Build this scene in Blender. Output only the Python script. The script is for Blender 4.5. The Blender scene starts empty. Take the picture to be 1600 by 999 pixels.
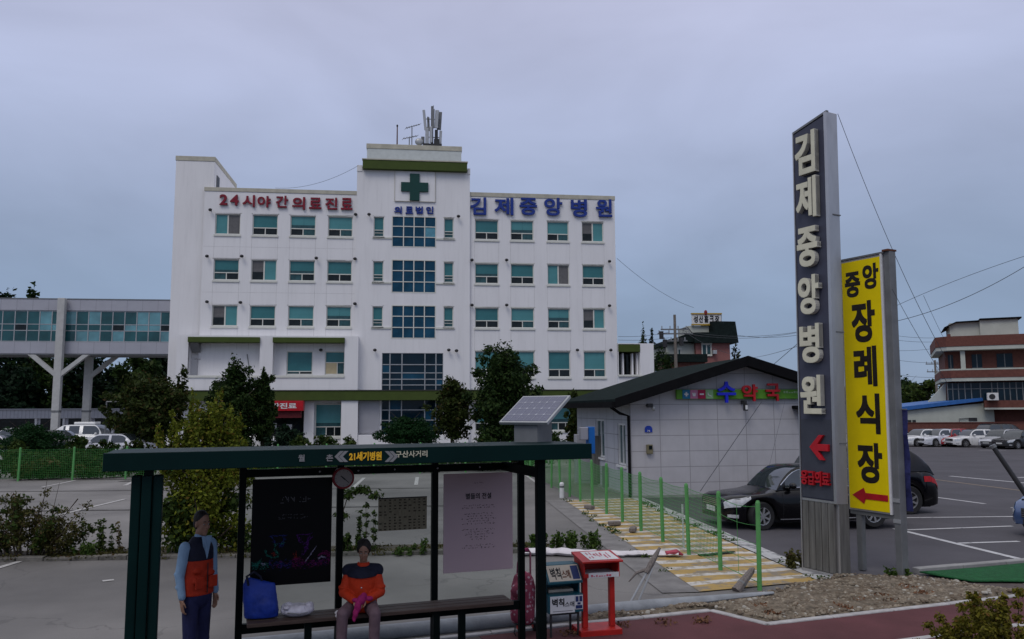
import bpy, bmesh, math, random
import numpy as np
from mathutils import Vector, Matrix, noise as mnoise

SC = bpy.context.scene
COL = SC.collection
R = math.radians

# ------------------------------------------------------------------ camera, world, sun, exposure
EYE, FOC, PITCH, ROLL = 2.65, 1270.0, math.atan((640 - 499.5) / 1270.0), 0.005
cam_d = bpy.data.cameras.new('camera'); cam = bpy.data.objects.new('camera', cam_d); COL.objects.link(cam)
cam_d.sensor_width = 36; cam_d.lens = FOC / 1600 * 36; cam_d.clip_end = 3000; cam_d.clip_start = .05
f_ = Vector((0, math.cos(PITCH), math.sin(PITCH))); u_ = Vector((0, -math.sin(PITCH), math.cos(PITCH))); r_ = Vector((1, 0, 0))
rr = r_ * math.cos(ROLL) - u_ * math.sin(ROLL); uu = u_ * math.cos(ROLL) + r_ * math.sin(ROLL)
cam.matrix_world = Matrix(((rr.x, uu.x, -f_.x, 0), (rr.y, uu.y, -f_.y, 0), (rr.z, uu.z, -f_.z, EYE), (0, 0, 0, 1)))
SC.camera = cam

SUN_EL, SUN_AZ = 52, 205          # azimuth clockwise from +Y (north): behind the camera, a little left
W = bpy.data.worlds.new('World'); SC.world = W; W.use_nodes = True
nt = W.node_tree; nt.nodes.clear()
def N(t, **k):
    n = nt.nodes.new(t)
    for a, b in k.items(): setattr(n, a, b)
    return n
out = N('ShaderNodeOutputWorld')
sky = N('ShaderNodeTexSky', sky_type='NISHITA', sun_disc=False, sun_elevation=R(SUN_EL), sun_rotation=R(SUN_AZ))
b1 = N('ShaderNodeBackground'); b1.inputs[1].default_value = .06; nt.links.new(sky.outputs[0], b1.inputs[0])
tc = N('ShaderNodeTexCoord'); sep = N('ShaderNodeSeparateXYZ'); nt.links.new(tc.outputs['Generated'], sep.inputs[0])
ramp = N('ShaderNodeValToRGB'); nt.links.new(sep.outputs[2], ramp.inputs[0])
cr = ramp.color_ramp
cr.elements[0].position = 0.0; cr.elements[0].color = (.24, .315, .45, 1)
cr.elements[1].position = 1.0; cr.elements[1].color = (.95, .95, 1.0, 1)
for p, c in ((.08, (.236, .318, .468)), (.15, (.272, .352, .505)), (.25, (.352, .416, .585)), (.36, (.452, .502, .695)), (.47, (.51, .535, .72)), (.60, (.66, .67, .78))):
    e = cr.elements.new(p); e.color = c + (1,)
mp = N('ShaderNodeMapping'); mp.inputs['Scale'].default_value = (1.2, 1.2, 3.2); nt.links.new(tc.outputs['Generated'], mp.inputs[0])
nz = N('ShaderNodeTexNoise'); nz.inputs['Scale'].default_value = 2.2; nz.inputs['Detail'].default_value = 5; nz.inputs['Roughness'].default_value = .5
nz.inputs['Distortion'].default_value = .4
nt.links.new(mp.outputs[0], nz.inputs['Vector'])
mr = N('ShaderNodeMapRange'); mr.inputs[1].default_value = .3; mr.inputs[2].default_value = .7; mr.inputs[3].default_value = .87; mr.inputs[4].default_value = 1.11
nt.links.new(nz.outputs[0], mr.inputs[0])
vm = N('ShaderNodeVectorMath', operation='SCALE'); nt.links.new(ramp.outputs[0], vm.inputs[0]); nt.links.new(mr.outputs[0], vm.inputs['Scale'])
b2 = N('ShaderNodeBackground'); b2.inputs[1].default_value = 1.0; nt.links.new(vm.outputs[0], b2.inputs[0])
mx = N('ShaderNodeMixShader'); mx.inputs[0].default_value = .88
nt.links.new(b1.outputs[0], mx.inputs[1]); nt.links.new(b2.outputs[0], mx.inputs[2]); nt.links.new(mx.outputs[0], out.inputs[0])

sl = bpy.data.lights.new('sun', 'SUN'); sun = bpy.data.objects.new('sun', sl); COL.objects.link(sun)
sl.energy = .8; sl.angle = R(25); sl.color = (1, .96, .9)
az = R(SUN_AZ); sd = Vector((math.sin(az) * math.cos(R(SUN_EL)), math.cos(az) * math.cos(R(SUN_EL)), math.sin(R(SUN_EL))))
sun.rotation_euler = sd.to_track_quat('Z', 'Y').to_euler()
sun.location = (0, 0, 60)
SC.view_settings.view_transform = 'Standard'; SC.view_settings.look = 'None'
SC.view_settings.exposure = 0.12; SC.view_settings.gamma = 1; SC.view_settings.use_curve_mapping = False
SC.render.engine = 'CYCLES'
SC.cycles.max_bounces = 6; SC.cycles.transparent_max_bounces = 12

# ------------------------------------------------------------------ helpers
def ray(px, py):
    a = (px - 800) / FOC; b = (499.5 - py) / FOC
    return rr * a + uu * b + f_
def frame_pt(px, py, loc, th, y=0.0):
    """pixel -> (x, z) in the vertical plane local y = const of a thing standing at loc turned by th (radians)"""
    n = (math.sin(th), -math.cos(th)); P = (loc[0] - n[0] * y, loc[1] - n[1] * y)
    d = ray(px, py); k = (P[0] * n[0] + P[1] * n[1]) / (d.x * n[0] + d.y * n[1])
    X, Y = d.x * k, d.y * k
    return ((X - loc[0]) * math.cos(th) + (Y - loc[1]) * math.sin(th), EYE + d.z * k - loc[2])
def gz(x, y):
    if y <= 12: return 0.0
    q = max(0, min(1, (x / y - .15) / .3)); q = q * q * (3 - 2 * q)
    return -min(.8, .0125 * (y - 12)) * q
def gp(px, py, z0=None):
    d = ray(px, py); z = 0.0 if z0 is None else z0
    for i in range(30):
        k = (z - EYE) / d.z; x, y = d.x * k, d.y * k
        if z0 is None: z = gz(x, y)
    return (x, y, z)
def at(px, py, Y):
    d = ray(px, py); k = Y / d.y
    return Vector((d.x * k, Y, EYE + d.z * k))

def tag(o, label=None, cat=None, group=None, kind=None):
    if label: o['label'] = label
    if cat: o['category'] = cat
    if group: o['group'] = group
    if kind: o['kind'] = kind
    return o
def thing(name, label, cat, loc=(0, 0, 0), th=0.0, group=None):
    o = bpy.data.objects.new(name, None); COL.objects.link(o)
    o.location = loc; o.rotation_euler = (0, 0, th); o.empty_display_size = .2
    return tag(o, label, cat, group)
def link(name, me, parent=None, mats=None, smooth=False):
    o = bpy.data.objects.new(name, me); COL.objects.link(o)
    if parent: o.parent = parent
    if mats:
        for m in (mats if isinstance(mats, (list, tuple)) else [mats]): me.materials.append(m)
    return o
def copy_tree(o, parent=None):
    c = o.copy(); COL.objects.link(c)
    if parent: c.parent = parent
    for ch in [x for x in KIDS.get(o.name, [])]: copy_tree(ch, c)
    return c
KIDS = {}
def kids_index():
    KIDS.clear()
    for o in COL.objects:
        if o.parent: KIDS.setdefault(o.parent.name, []).append(o)

_txt = {}
def text_arr(body, bold):
    k = (body, bold)
    if k not in _txt:
        c = bpy.data.curves.new('t', 'FONT'); c.body = body; c.extrude = .5; c.offset = bold; c.resolution_u = 4
        o = bpy.data.objects.new('t', c); COL.objects.link(o)
        dg = bpy.context.evaluated_depsgraph_get(); dg.update()
        m = bpy.data.meshes.new_from_object(o.evaluated_get(dg))
        v = [tuple(p.co) for p in m.vertices]; f = [tuple(p.vertices) for p in m.polygons]
        bpy.data.objects.remove(o); bpy.data.curves.remove(c); bpy.data.meshes.remove(m)
        xs = [p[0] for p in v]; ys = [p[1] for p in v]
        cx, cy = (min(xs) + max(xs)) / 2, (min(ys) + max(ys)) / 2
        v = [(p[0] - cx, p[1] - cy, p[2]) for p in v]
        _txt[k] = (v, f, max(xs) - min(xs), max(ys) - min(ys))
    return _txt[k]

class G:
    def __init__(s): s.v = []; s.f = []; s.m = []; s.mi = 0
    def add(s, vs, fs, mi=None):
        b = len(s.v); s.v += [tuple(p) for p in vs]; s.f += [tuple(i + b for i in q) for q in fs]
        s.m += [s.mi if mi is None else mi] * len(fs); return s
    def box(s, x0, x1, y0, y1, z0, z1, mi=None):
        v = [(x, y, z) for z in (z0, z1) for y in (y0, y1) for x in (x0, x1)]
        return s.add(v, [(0, 2, 3, 1), (4, 5, 7, 6), (0, 1, 5, 4), (2, 6, 7, 3), (0, 4, 6, 2), (1, 3, 7, 5)], mi)
    def bx(s, c, d, rot=None, mi=None):
        M = rot if rot is not None else Matrix.Identity(3)
        v = [Vector(c) + M @ Vector((x * d[0] / 2, y * d[1] / 2, z * d[2] / 2)) for z in (-1, 1) for y in (-1, 1) for x in (-1, 1)]
        return s.add(v, [(0, 2, 3, 1), (4, 5, 7, 6), (0, 1, 5, 4), (2, 6, 7, 3), (0, 4, 6, 2), (1, 3, 7, 5)], mi)
    def prism(s, poly, a, b, axis='y', mi=None):
        n = len(poly)
        f = {'y': lambda p, t: (p[0], t, p[1]), 'x': lambda p, t: (t, p[0], p[1]), 'z': lambda p, t: (p[0], p[1], t)}[axis]
        v = [f(p, a) for p in poly] + [f(p, b) for p in poly]
        return s.add(v, [tuple(range(n)), tuple(range(2 * n - 1, n - 1, -1))] + [((i + 1) % n, i, i + n, (i + 1) % n + n) for i in range(n)], mi)
    def tube(s, pts, rad, n=8, mi=None, cap=True, sq=None):
        pts = [Vector(p) for p in pts]; k = len(pts)
        rad = rad if isinstance(rad, (list, tuple)) else [rad] * k
        vs = []; prev = None
        for i, p in enumerate(pts):
            t = (pts[min(i + 1, k - 1)] - pts[max(i - 1, 0)]).normalized()
            if prev is None:
                a = Vector((0, 0, 1)) if abs(t.z) < .9 else Vector((0, 1, 0)); a = (a - t * a.dot(t)).normalized()
            else:
                a = prev - t * prev.dot(t); a = a.normalized() if a.length > 1e-6 else prev
            prev = a; b = t.cross(a)
            r = rad[i]; ra, rb = r if isinstance(r, (list, tuple)) else (r, r)
            for j in range(n):
                w = 2 * math.pi * (j + .5) / n
                vs.append(p + a * (ra * math.cos(w)) + b * (rb * math.sin(w)))
        fs = [(i * n + j, i * n + (j + 1) % n, (i + 1) * n + (j + 1) % n, (i + 1) * n + j) for i in range(k - 1) for j in range(n)]
        if cap: fs += [tuple(range(n - 1, -1, -1)), tuple(range((k - 1) * n, k * n))]
        return s.add(vs, fs, mi)
    def ell(s, c, r, nu=14, nv=9, rot=None, mi=None, fn=None):
        M = rot if rot is not None else Matrix.Identity(3); vs = []
        for i in range(1, nv):
            a = math.pi * i / nv
            for j in range(nu):
                w = 2 * math.pi * j / nu
                p = Vector((r[0] * math.sin(a) * math.cos(w), r[1] * math.sin(a) * math.sin(w), r[2] * math.cos(a)))
                if fn: p = fn(p)
                vs.append(Vector(c) + M @ p)
        top = Vector((0, 0, r[2])); bot = Vector((0, 0, -r[2]))
        if fn: top, bot = fn(top), fn(bot)
        vs += [Vector(c) + M @ top, Vector(c) + M @ bot]; T = len(vs) - 2
        fs = [(i * nu + j, (i + 1) * nu + j, (i + 1) * nu + (j + 1) % nu, i * nu + (j + 1) % nu) for i in range(nv - 2) for j in range(nu)]
        fs += [(T, j, (j + 1) % nu) for j in range(nu)] + [(T + 1, (nv - 2) * nu + (j + 1) % nu, (nv - 2) * nu + j) for j in range(nu)]
        return s.add(vs, fs, mi)
    def cap(s, a, b, ra, rb, n=12, mi=None):
        """tapered capsule"""
        a, b = Vector(a), Vector(b); t = (b - a).normalized(); P = []; Q = []
        for k in range(4, 0, -1):
            w = k * math.pi / 8.4; P.append(a - t * ra * math.sin(w)); Q.append(ra * math.cos(w))
        P += [a, b]; Q += [ra, rb]
        for k in range(1, 5):
            w = k * math.pi / 8.4; P.append(b + t * rb * math.sin(w)); Q.append(rb * math.cos(w))
        return s.tube(P, Q, n, mi)
    def text(s, body, cx, cz, y, w=None, h=None, ex=.02, bold=.02, mi=None):
        v, f, tw, th = text_arr(body, min(bold, .018)); e = max(0, bold - .018)   # heavy strokes: a few shifted copies of the clean outline
        sx = w / (tw + 2 * e) if w else (h / (th + 2 * e)); sz = h / (th + 2 * e) if h else sx
        for k, (a, b) in enumerate([(0, 0)] if e < .004 else [(-1, -1), (1, -1), (-1, 1), (1, 1), (0, 0)]):
            s.add([(cx + (p[0] + a * e) * sx, y - p[2] * ex - k * .0004, cz + (p[1] + b * e) * sz) for p in v], f, mi)
        return s
    def mesh(s, name):
        me = bpy.data.meshes.new(name); me.from_pydata(s.v, [], s.f); me.update()
        if any(s.m): me.polygons.foreach_set('material_index', s.m)
        return me
    def build(s, name, mats, parent=None, smooth=False, bevel=0, seg=2, fix=True, ang=40, split=False):
        if split:                                  # one object per separate piece
            par = list(range(len(s.v)))
            def fd(i):
                while par[i] != i: par[i] = par[par[i]]; i = par[i]
                return i
            for f in s.f:
                for i in f[1:]: par[fd(i)] = fd(f[0])
            grp = {}
            for f, m_ in zip(s.f, s.m): grp.setdefault(fd(f[0]), []).append((f, m_))
            for fs in grp.values():
                q = G(); ix = {}
                for f, m_ in fs:
                    for i in f: ix.setdefault(i, len(ix))
                    q.f.append(tuple(ix[i] for i in f)); q.m.append(m_)
                q.v = [s.v[i] for i in ix]; o = q.build(name, mats, parent, smooth, bevel, seg, fix, ang)
            return o
        me = s.mesh(name)
        if fix:
            bm = bmesh.new(); bm.from_mesh(me); bmesh.ops.recalc_face_normals(bm, faces=bm.faces); bm.to_mesh(me); bm.free()
        if smooth:
            me.polygons.foreach_set('use_smooth', [True] * len(me.polygons))
            me.set_sharp_from_angle(angle=R(ang))
        o = link(name, me, parent, mats)
        if bevel:
            b = o.modifiers.new('bevel', 'BEVEL'); b.width = bevel; b.segments = seg; b.limit_method = 'ANGLE'; b.angle_limit = R(35)
        return o

def remeshed(g, name, mats, parent, voxel=.012, smooth=4, fac=.5):
    """union of overlapping solids -> one continuous smooth skin"""
    me = g.mesh(name)
    bm = bmesh.new(); bm.from_mesh(me); bmesh.ops.recalc_face_normals(bm, faces=bm.faces); bm.to_mesh(me); bm.free()
    o = bpy.data.objects.new(name, me); COL.objects.link(o)
    m = o.modifiers.new('r', 'REMESH'); m.mode = 'VOXEL'; m.voxel_size = voxel
    if smooth:
        q = o.modifiers.new('s', 'SMOOTH'); q.factor = fac; q.iterations = smooth
    dg = bpy.context.evaluated_depsgraph_get(); dg.update()
    m2 = bpy.data.meshes.new_from_object(o.evaluated_get(dg)); m2.name = name
    bpy.data.objects.remove(o); bpy.data.meshes.remove(me)
    m2.polygons.foreach_set('use_smooth', [True] * len(m2.polygons))
    m2.materials.clear()
    return link(name, m2, parent, mats)

# ------------------------------------------------------------------ materials
MAT = {}
def mat(name, col, rough=.7, metal=0.0, var=.12, scale=3.0, bump=0.0, bscale=40.0, spec=.28, coat=0.0, col2=None, stretch=(1, 1, 1), detail=5, dirt=0.0):
    """paint / stone / metal with an uneven tone (two octaves of noise) and an optional fine bump"""
    m = bpy.data.materials.new(name); m.use_nodes = True; t = m.node_tree; b = t.nodes['Principled BSDF']
    b.inputs['Roughness'].default_value = rough; b.inputs['Metallic'].default_value = metal
    b.inputs['Specular IOR Level'].default_value = spec; b.inputs['Coat Weight'].default_value = coat; b.inputs['Coat Roughness'].default_value = .06
    c = t.nodes.new('ShaderNodeTexCoord'); mpn = t.nodes.new('ShaderNodeMapping'); mpn.inputs['Scale'].default_value = stretch
    t.links.new(c.outputs['Object'], mpn.inputs[0])
    n = t.nodes.new('ShaderNodeTexNoise'); n.inputs['Scale'].default_value = scale; n.inputs['Detail'].default_value = detail; n.inputs['Roughness'].default_value = .6
    t.links.new(mpn.outputs[0], n.inputs['Vector'])
    r = t.nodes.new('ShaderNodeMapRange'); r.inputs[1].default_value = .32; r.inputs[2].default_value = .68; t.links.new(n.outputs[0], r.inputs[0])
    x = t.nodes.new('ShaderNodeMix'); x.data_type = 'RGBA'
    a = col; e = col2 if col2 else tuple(min(1, q * (1 + var)) for q in col)
    if not col2: a = tuple(q * (1 - var) for q in col)
    x.inputs[6].default_value = a + (1,); x.inputs[7].default_value = e + (1,)
    t.links.new(r.outputs[0], x.inputs[0]); t.links.new(x.outputs[2], b.inputs['Base Color'])
    if bump:
        n2 = t.nodes.new('ShaderNodeTexNoise'); n2.inputs['Scale'].default_value = bscale; n2.inputs['Detail'].default_value = 4
        t.links.new(c.outputs['Object'], n2.inputs['Vector'])
        bp = t.nodes.new('ShaderNodeBump'); bp.inputs['Strength'].default_value = bump; bp.inputs['Distance'].default_value = .02
        t.links.new(n2.outputs[0], bp.inputs['Height']); t.links.new(bp.outputs[0], b.inputs['Normal'])
    MAT[name] = m; return m
def nodes_of(m): return m.node_tree, m.node_tree.nodes['Principled BSDF']
def leafmat(name, c1, c2, c3=None, tr=.25):
    m = bpy.data.materials.new(name); m.use_nodes = True; t, b = nodes_of(m)
    g = t.nodes.new('ShaderNodeNewGeometry'); rp = t.nodes.new('ShaderNodeValToRGB')
    rp.color_ramp.elements[0].color = c1 + (1,); rp.color_ramp.elements[1].color = c2 + (1,)
    if c3:
        rp.color_ramp.elements[1].position = .86; e = rp.color_ramp.elements.new(1.0); e.color = c3 + (1,)
    t.links.new(g.outputs['Random Per Island'], rp.inputs[0]); t.links.new(rp.outputs[0], b.inputs['Base Color'])
    b.inputs['Roughness'].default_value = .6; b.inputs['Specular IOR Level'].default_value = .08
    tl = t.nodes.new('ShaderNodeBsdfTranslucent'); t.links.new(rp.outputs[0], tl.inputs[0])
    ms = t.nodes.new('ShaderNodeMixShader'); ms.inputs[0].default_value = tr
    o = t.nodes['Material Output']; t.links.new(b.outputs[0], ms.inputs[1]); t.links.new(tl.outputs[0], ms.inputs[2]); t.links.new(ms.outputs[0], o.inputs[0])
    MAT[name] = m; return m
def streaks(m, amt=.06):
    """rain streaks and grime: tall thin stains on a wall"""
    t, b = nodes_of(m); c = t.nodes.new('ShaderNodeTexCoord'); mpn = t.nodes.new('ShaderNodeMapping'); mpn.inputs['Scale'].default_value = (2.2, 2.2, .16); t.links.new(c.outputs['Object'], mpn.inputs[0])
    n = t.nodes.new('ShaderNodeTexNoise'); n.inputs['Scale'].default_value = 1.6; n.inputs['Detail'].default_value = 7; n.inputs['Roughness'].default_value = .65; t.links.new(mpn.outputs[0], n.inputs['Vector'])
    r = t.nodes.new('ShaderNodeMapRange'); r.inputs[1].default_value = .50; r.inputs[2].default_value = .78; r.inputs[3].default_value = 1.0; r.inputs[4].default_value = 1 - amt * 1.6; t.links.new(n.outputs[0], r.inputs[0])
    v = t.nodes.new('ShaderNodeVectorMath'); v.operation = 'SCALE'; old = b.inputs['Base Color'].links[0].from_socket
    t.links.new(old, v.inputs[0]); t.links.new(r.outputs[0], v.inputs['Scale']); t.links.new(v.outputs[0], b.inputs['Base Color'])
def glassmat(name, col, rough=.06, spec=.6, var=.15, scale=1.2):
    return mat(name, col, rough, 0, var, scale, spec=spec)

mat('white_paint', (.72, .71, .72), .75, var=.035, scale=.7, stretch=(1, 1, .25), bump=.12, bscale=25)
streaks(MAT['white_paint'])
mat('white_paint_side', (.66, .66, .68), .75, var=.05, scale=.5, bump=.1, bscale=25)
mat('cream_coping', (.42, .40, .33), .8, var=.15, scale=1.5)
mat('ivory_frame', (.60, .60, .55), .5, var=.06)
mat('green_band', (.048, .072, .012), .75, var=.10, scale=2)
mat('green_sign', (.10, .28, .02), .45, var=.06)
mat('cross_green', (.004, .044, .036), .4, var=.08)
mat('letter_red', (.19, .008, .022), .45, var=.15)
mat('letter_blue', (.012, .035, .22), .45, var=.12)
mat('blind_teal', (.072, .235, .25), .15, spec=.35, var=.12, scale=.8)
mat('blind_teal_deep', (.04, .16, .175), .15, spec=.3, var=.15, scale=.8)
mat('pane_gray', (.12, .115, .115), .12, var=.15)
mat('pane_dark', (.010, .014, .016), .06, var=.3)
mat('pane_slate', (.028, .075, .085), .06, var=.3)
mat('curtain_blue', (.011, .058, .105), .08, spec=.12, var=.35, scale=.6)
mat('curtain_dark', (.004, .016, .028), .04, spec=.22, var=.4, scale=.5)
mat('cream_board', (.45, .38, .24), .7, var=.08)
mat('dark_metal', (.03, .03, .032), .45, var=.2)
mat('gray_metal', (.16, .165, .17), .45, .2, var=.15)
mat('light_metal', (.36, .37, .38), .4, .4, var=.12)
mat('panel_metal', (.33, .33, .36), .45, .1, var=.06, scale=1)
mat('bridge_pillar', (.42, .42, .41), .6, var=.08)
mat('bridge_glass', (.016, .075, .085), .05, spec=.5, var=.4, scale=.5)
mat('asphalt_old', (.142, .134, .128), .8, var=.26, scale=.35, bump=.35, bscale=60, detail=9, spec=.6)
mat('concrete', (.26, .255, .25), .85, var=.2, scale=2, bump=.25, bscale=30)
mat('kerb_stone', (.25, .265, .285), .8, var=.2, scale=3, bump=.3, bscale=40)
mat('path_edge', (.36, .35, .35), .85, var=.22, scale=6, bump=.2)
mat('paver_brown', (.085, .068, .062), .9, var=.25, scale=5, bump=.3, bscale=50)
mat('road_white', (.52, .51, .50), .8, var=.25, scale=9)
mat('shelter_green', (.0018, .0135, .0130), .45, var=.15, scale=2, spec=.09)
mat('shelter_dark', (.0015, .004, .004), .45, var=.2, spec=.08)
mat('bench_wood', (.055, .036, .030), .6, var=.3, scale=4, stretch=(1, 8, 8))
mat('fence_green', (.095, .29, .088), .6, var=.12, scale=6)
mat('mesh_green', (.06, .25, .06), .5, var=.1)
mat('roof_charcoal', (.013, .0195, .019), .95, var=.25, scale=4, bump=.4, bscale=18, spec=.03)
mat('eave_dark', (.007, .007, .008), .8, var=.2, spec=.05)
mat('brick_red', (.135, .050, .038), .8, var=.2, scale=5, bump=.2, bscale=30)
mat('brick_pink', (.26, .11, .10), .8, var=.12, scale=4)
mat('wall_offwhite', (.44, .46, .41), .8, var=.08, scale=1)
mat('roof_blue', (.03, .12, .36), .5, var=.12)
mat('yellow_sign', (.80, .62, .003), .6, var=.05, spec=.1)
mat('sign_black', (.016, .012, .010), .5, var=.2)
mat('sign_navy', (.052, .055, .082), .42, var=.14, scale=2)
mat('sign_slate', (.046, .050, .066), .45, var=.12, scale=3)
mat('steel_side', (.45, .44, .44), .34, .8, var=.15, scale=2, stretch=(1, 1, .3))
mat('steel_worn', (.15, .145, .135), .42, .35, var=.3, scale=2.5, stretch=(6, 6, .5))
mat('letter_cream', (.60, .575, .44), .5, var=.1, scale=4)
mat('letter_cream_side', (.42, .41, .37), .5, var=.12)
mat('rust', (.10, .035, .018), .8, var=.4, scale=12)
mat('arrow_red', (.40, .010, .018), .4, var=.18)
mat('box_red', (.40, .018, .014), .4, var=.18, scale=5)
mat('box_teal', (.012, .085, .115), .4, var=.15, scale=5)
mat('paper_white', (.62, .62, .62), .7, var=.06, scale=8)
mat('paper_beige', (.48, .42, .34), .7, var=.08, scale=8)
mat('ink_black', (.012, .012, .014), .6, var=.1)
mat('ink_pink', (.55, .08, .13), .6, var=.2)
mat('ink_gray', (.20, .20, .21), .6, var=.1)
mat('ink_navy', (.02, .035, .12), .6, var=.2)
mat('ink_cream', (.48, .46, .36), .6, var=.1)
mat('ink_amber', (.75, .42, .02), .5, var=.1)
mat('poster_pink', (.46, .345, .365), .45, var=.04, scale=1.2)
mat('clock_face', (.33, .30, .29), .4, var=.05)
mat('blue_bag', (.010, .035, .26), .55, var=.25, scale=7, bump=.5, bscale=14)
mat('plastic_white', (.55, .53, .60), .4, var=.12, scale=10, bump=.8, bscale=28)
mat('cloth_white', (.60, .57, .59), .8, var=.12, scale=8, bump=.5, bscale=20)
mat('skin', (.28, .155, .105), .55, var=.08, scale=12)
mat('hair_dark', (.018, .015, .014), .6, var=.3, scale=30, bump=.4, bscale=80)
mat('vest_red', (.33, .022, .006), .75, var=.16, scale=9, bump=.45, bscale=16)
mat('jacket_orange', (.44, .030, .005), .7, var=.14, scale=9, bump=.45, bscale=16)
mat('navy_cloth', (.008, .010, .024), .8, var=.25, scale=9, bump=.4, bscale=18)
mat('shirt_blue', (.19, .30, .44), .8, var=.12, scale=9, bump=.4, bscale=18)
mat('trousers_navy', (.012, .014, .055), .85, var=.22, scale=7, bump=.5, bscale=14)
mat('trousers_mauve', (.115, .075, .092), .85, var=.2, scale=7, bump=.5, bscale=14)
mat('scarf_pink', (.26, .010, .10), .8, var=.25, scale=12, bump=.6, bscale=22)
mat('shoe_dark', (.02, .02, .022), .6, var=.2)
mat('wood_gray', (.16, .14, .13), .9, var=.35, scale=8, stretch=(8, 8, 1), bump=.4)
mat('turf_mat', (.012, .10, .030), .9, var=.3, scale=14, bump=.9, bscale=160)
mat('tyre', (.018, .018, .019), .8, var=.2)
mat('rim', (.42, .42, .43), .3, .7, var=.1)
mat('chrome', (.55, .55, .56), .12, .9, var=.05)
mat('head_glass', (.50, .51, .52), .08, .2, spec=.8, var=.2, scale=14)
mat('tail_glass', (.38, .008, .012), .12, var=.2, scale=14)
mat('car_glass', (.028, .036, .041), .03, spec=1.0, var=.2)
mat('plate_white', (.55, .56, .55), .5, var=.05)
for nm, c in dict(black=(.0015, .0013, .0022), white=(.66, .66, .66), pearl=(.56, .57, .62), red=(.30, .014, .02), silver=(.42, .43, .46), dark=(.025, .027, .03), blue=(.06, .10, .21)).items():
    mat('car_' + nm, c, .25, .15 if nm in ('silver', 'blue') else 0, var=.04, coat=.45 if nm in ('black', 'dark') else .6, spec=.15 if nm == 'black' else .3)
mat('trunk_bark', (.055, .042, .032), .9, var=.35, scale=6, stretch=(3, 3, 1), bump=.6, bscale=20)
leafmat('leaf_dark', (.008, .020, .006), (.030, .058, .013), (.045, .060, .018))
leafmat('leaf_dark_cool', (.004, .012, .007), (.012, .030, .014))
leafmat('leaf_brown', (.013, .022, .005), (.040, .058, .012), (.058, .034, .013))
leafmat('leaf_yellow', (.052, .074, .009), (.165, .19, .020), (.14, .085, .02))
leafmat('leaf_mid', (.016, .034, .008), (.050, .080, .016), (.07, .075, .022))
leafmat('leaf_hedge', (.009, .024, .006), (.032, .062, .011), (.05, .045, .013))
leafmat('leaf_topiary', (.004, .020, .006), (.012, .044, .011))
leafmat('leaf_dry', (.034, .036, .010), (.085, .080, .024), (.085, .042, .022))
leafmat('leaf_bush', (.060, .060, .008), (.165, .145, .018), (.17, .08, .025))
leafmat('leaf_grass', (.028, .062, .012), (.075, .115, .025))

def add_tiles(m, sx, sz, dark, w=.02, axis='X'):
    """thin panel joints in the plane of a wall (object X/Y and Z)"""
    t, b = nodes_of(m); c = t.nodes.new('ShaderNodeTexCoord'); s = t.nodes.new('ShaderNodeSeparateXYZ'); t.links.new(c.outputs['Object'], s.inputs[0])
    fac = None
    for ax, size in ((axis, sx), ('Z', sz)):
        d = t.nodes.new('ShaderNodeMath'); d.operation = 'DIVIDE'; d.inputs[1].default_value = size; t.links.new(s.outputs[ax], d.inputs[0])
        fr = t.nodes.new('ShaderNodeMath'); fr.operation = 'FRACT'; t.links.new(d.outputs[0], fr.inputs[0])
        l = t.nodes.new('ShaderNodeMath'); l.operation = 'LESS_THAN'; l.inputs[1].default_value = w / size; t.links.new(fr.outputs[0], l.inputs[0])
        if fac is None: fac = l
        else:
            mm = t.nodes.new('ShaderNodeMath'); mm.operation = 'MAXIMUM'; t.links.new(fac.outputs[0], mm.inputs[0]); t.links.new(l.outputs[0], mm.inputs[1]); fac = mm
    x = t.nodes.new('ShaderNodeMix'); x.data_type = 'RGBA'; old = b.inputs['Base Color'].links[0].from_socket
    t.links.new(old, x.inputs[6]); x.inputs[7].default_value = dark + (1,); t.links.new(fac.outputs[0], x.inputs[0]); t.links.new(x.outputs[2], b.inputs['Base Color'])
mat('pharmacy_tile', (.43, .42, .44), .55, var=.06, scale=2); add_tiles(MAT['pharmacy_tile'], .92, .47, (.25, .245, .25), .02)
mat('pharmacy_side', (.42, .425, .46), .55, var=.06, scale=2); add_tiles(MAT['pharmacy_side'], .92, .47, (.19, .19, .2), .02, 'Y')
mat('bridge_panel', (.37, .37, .41), .4, .15, var=.05, scale=1); add_tiles(MAT['bridge_panel'], 1.15, 9.0, (.24, .24, .27), .03)
streaks(MAT['pharmacy_tile'], .05); streaks(MAT['pharmacy_side'], .05)
mat('shed_white', (.50, .50, .54), .6, var=.06); add_tiles(MAT['shed_white'], .3, 9, (.36, .36, .40), .05)
# ------------------------------------------------------------------ ground and surfaces
TH = R(20)                                    # the street runs 20 degrees off the picture plane
U = (math.cos(TH), math.sin(TH)); V = (-math.sin(TH), math.cos(TH))
def st(u, v): return (u * U[0] + v * V[0], u * U[1] + v * V[1])     # street frame -> world
def su(x, y): return (x * U[0] + y * U[1], x * V[0] + y * V[1])

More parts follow.
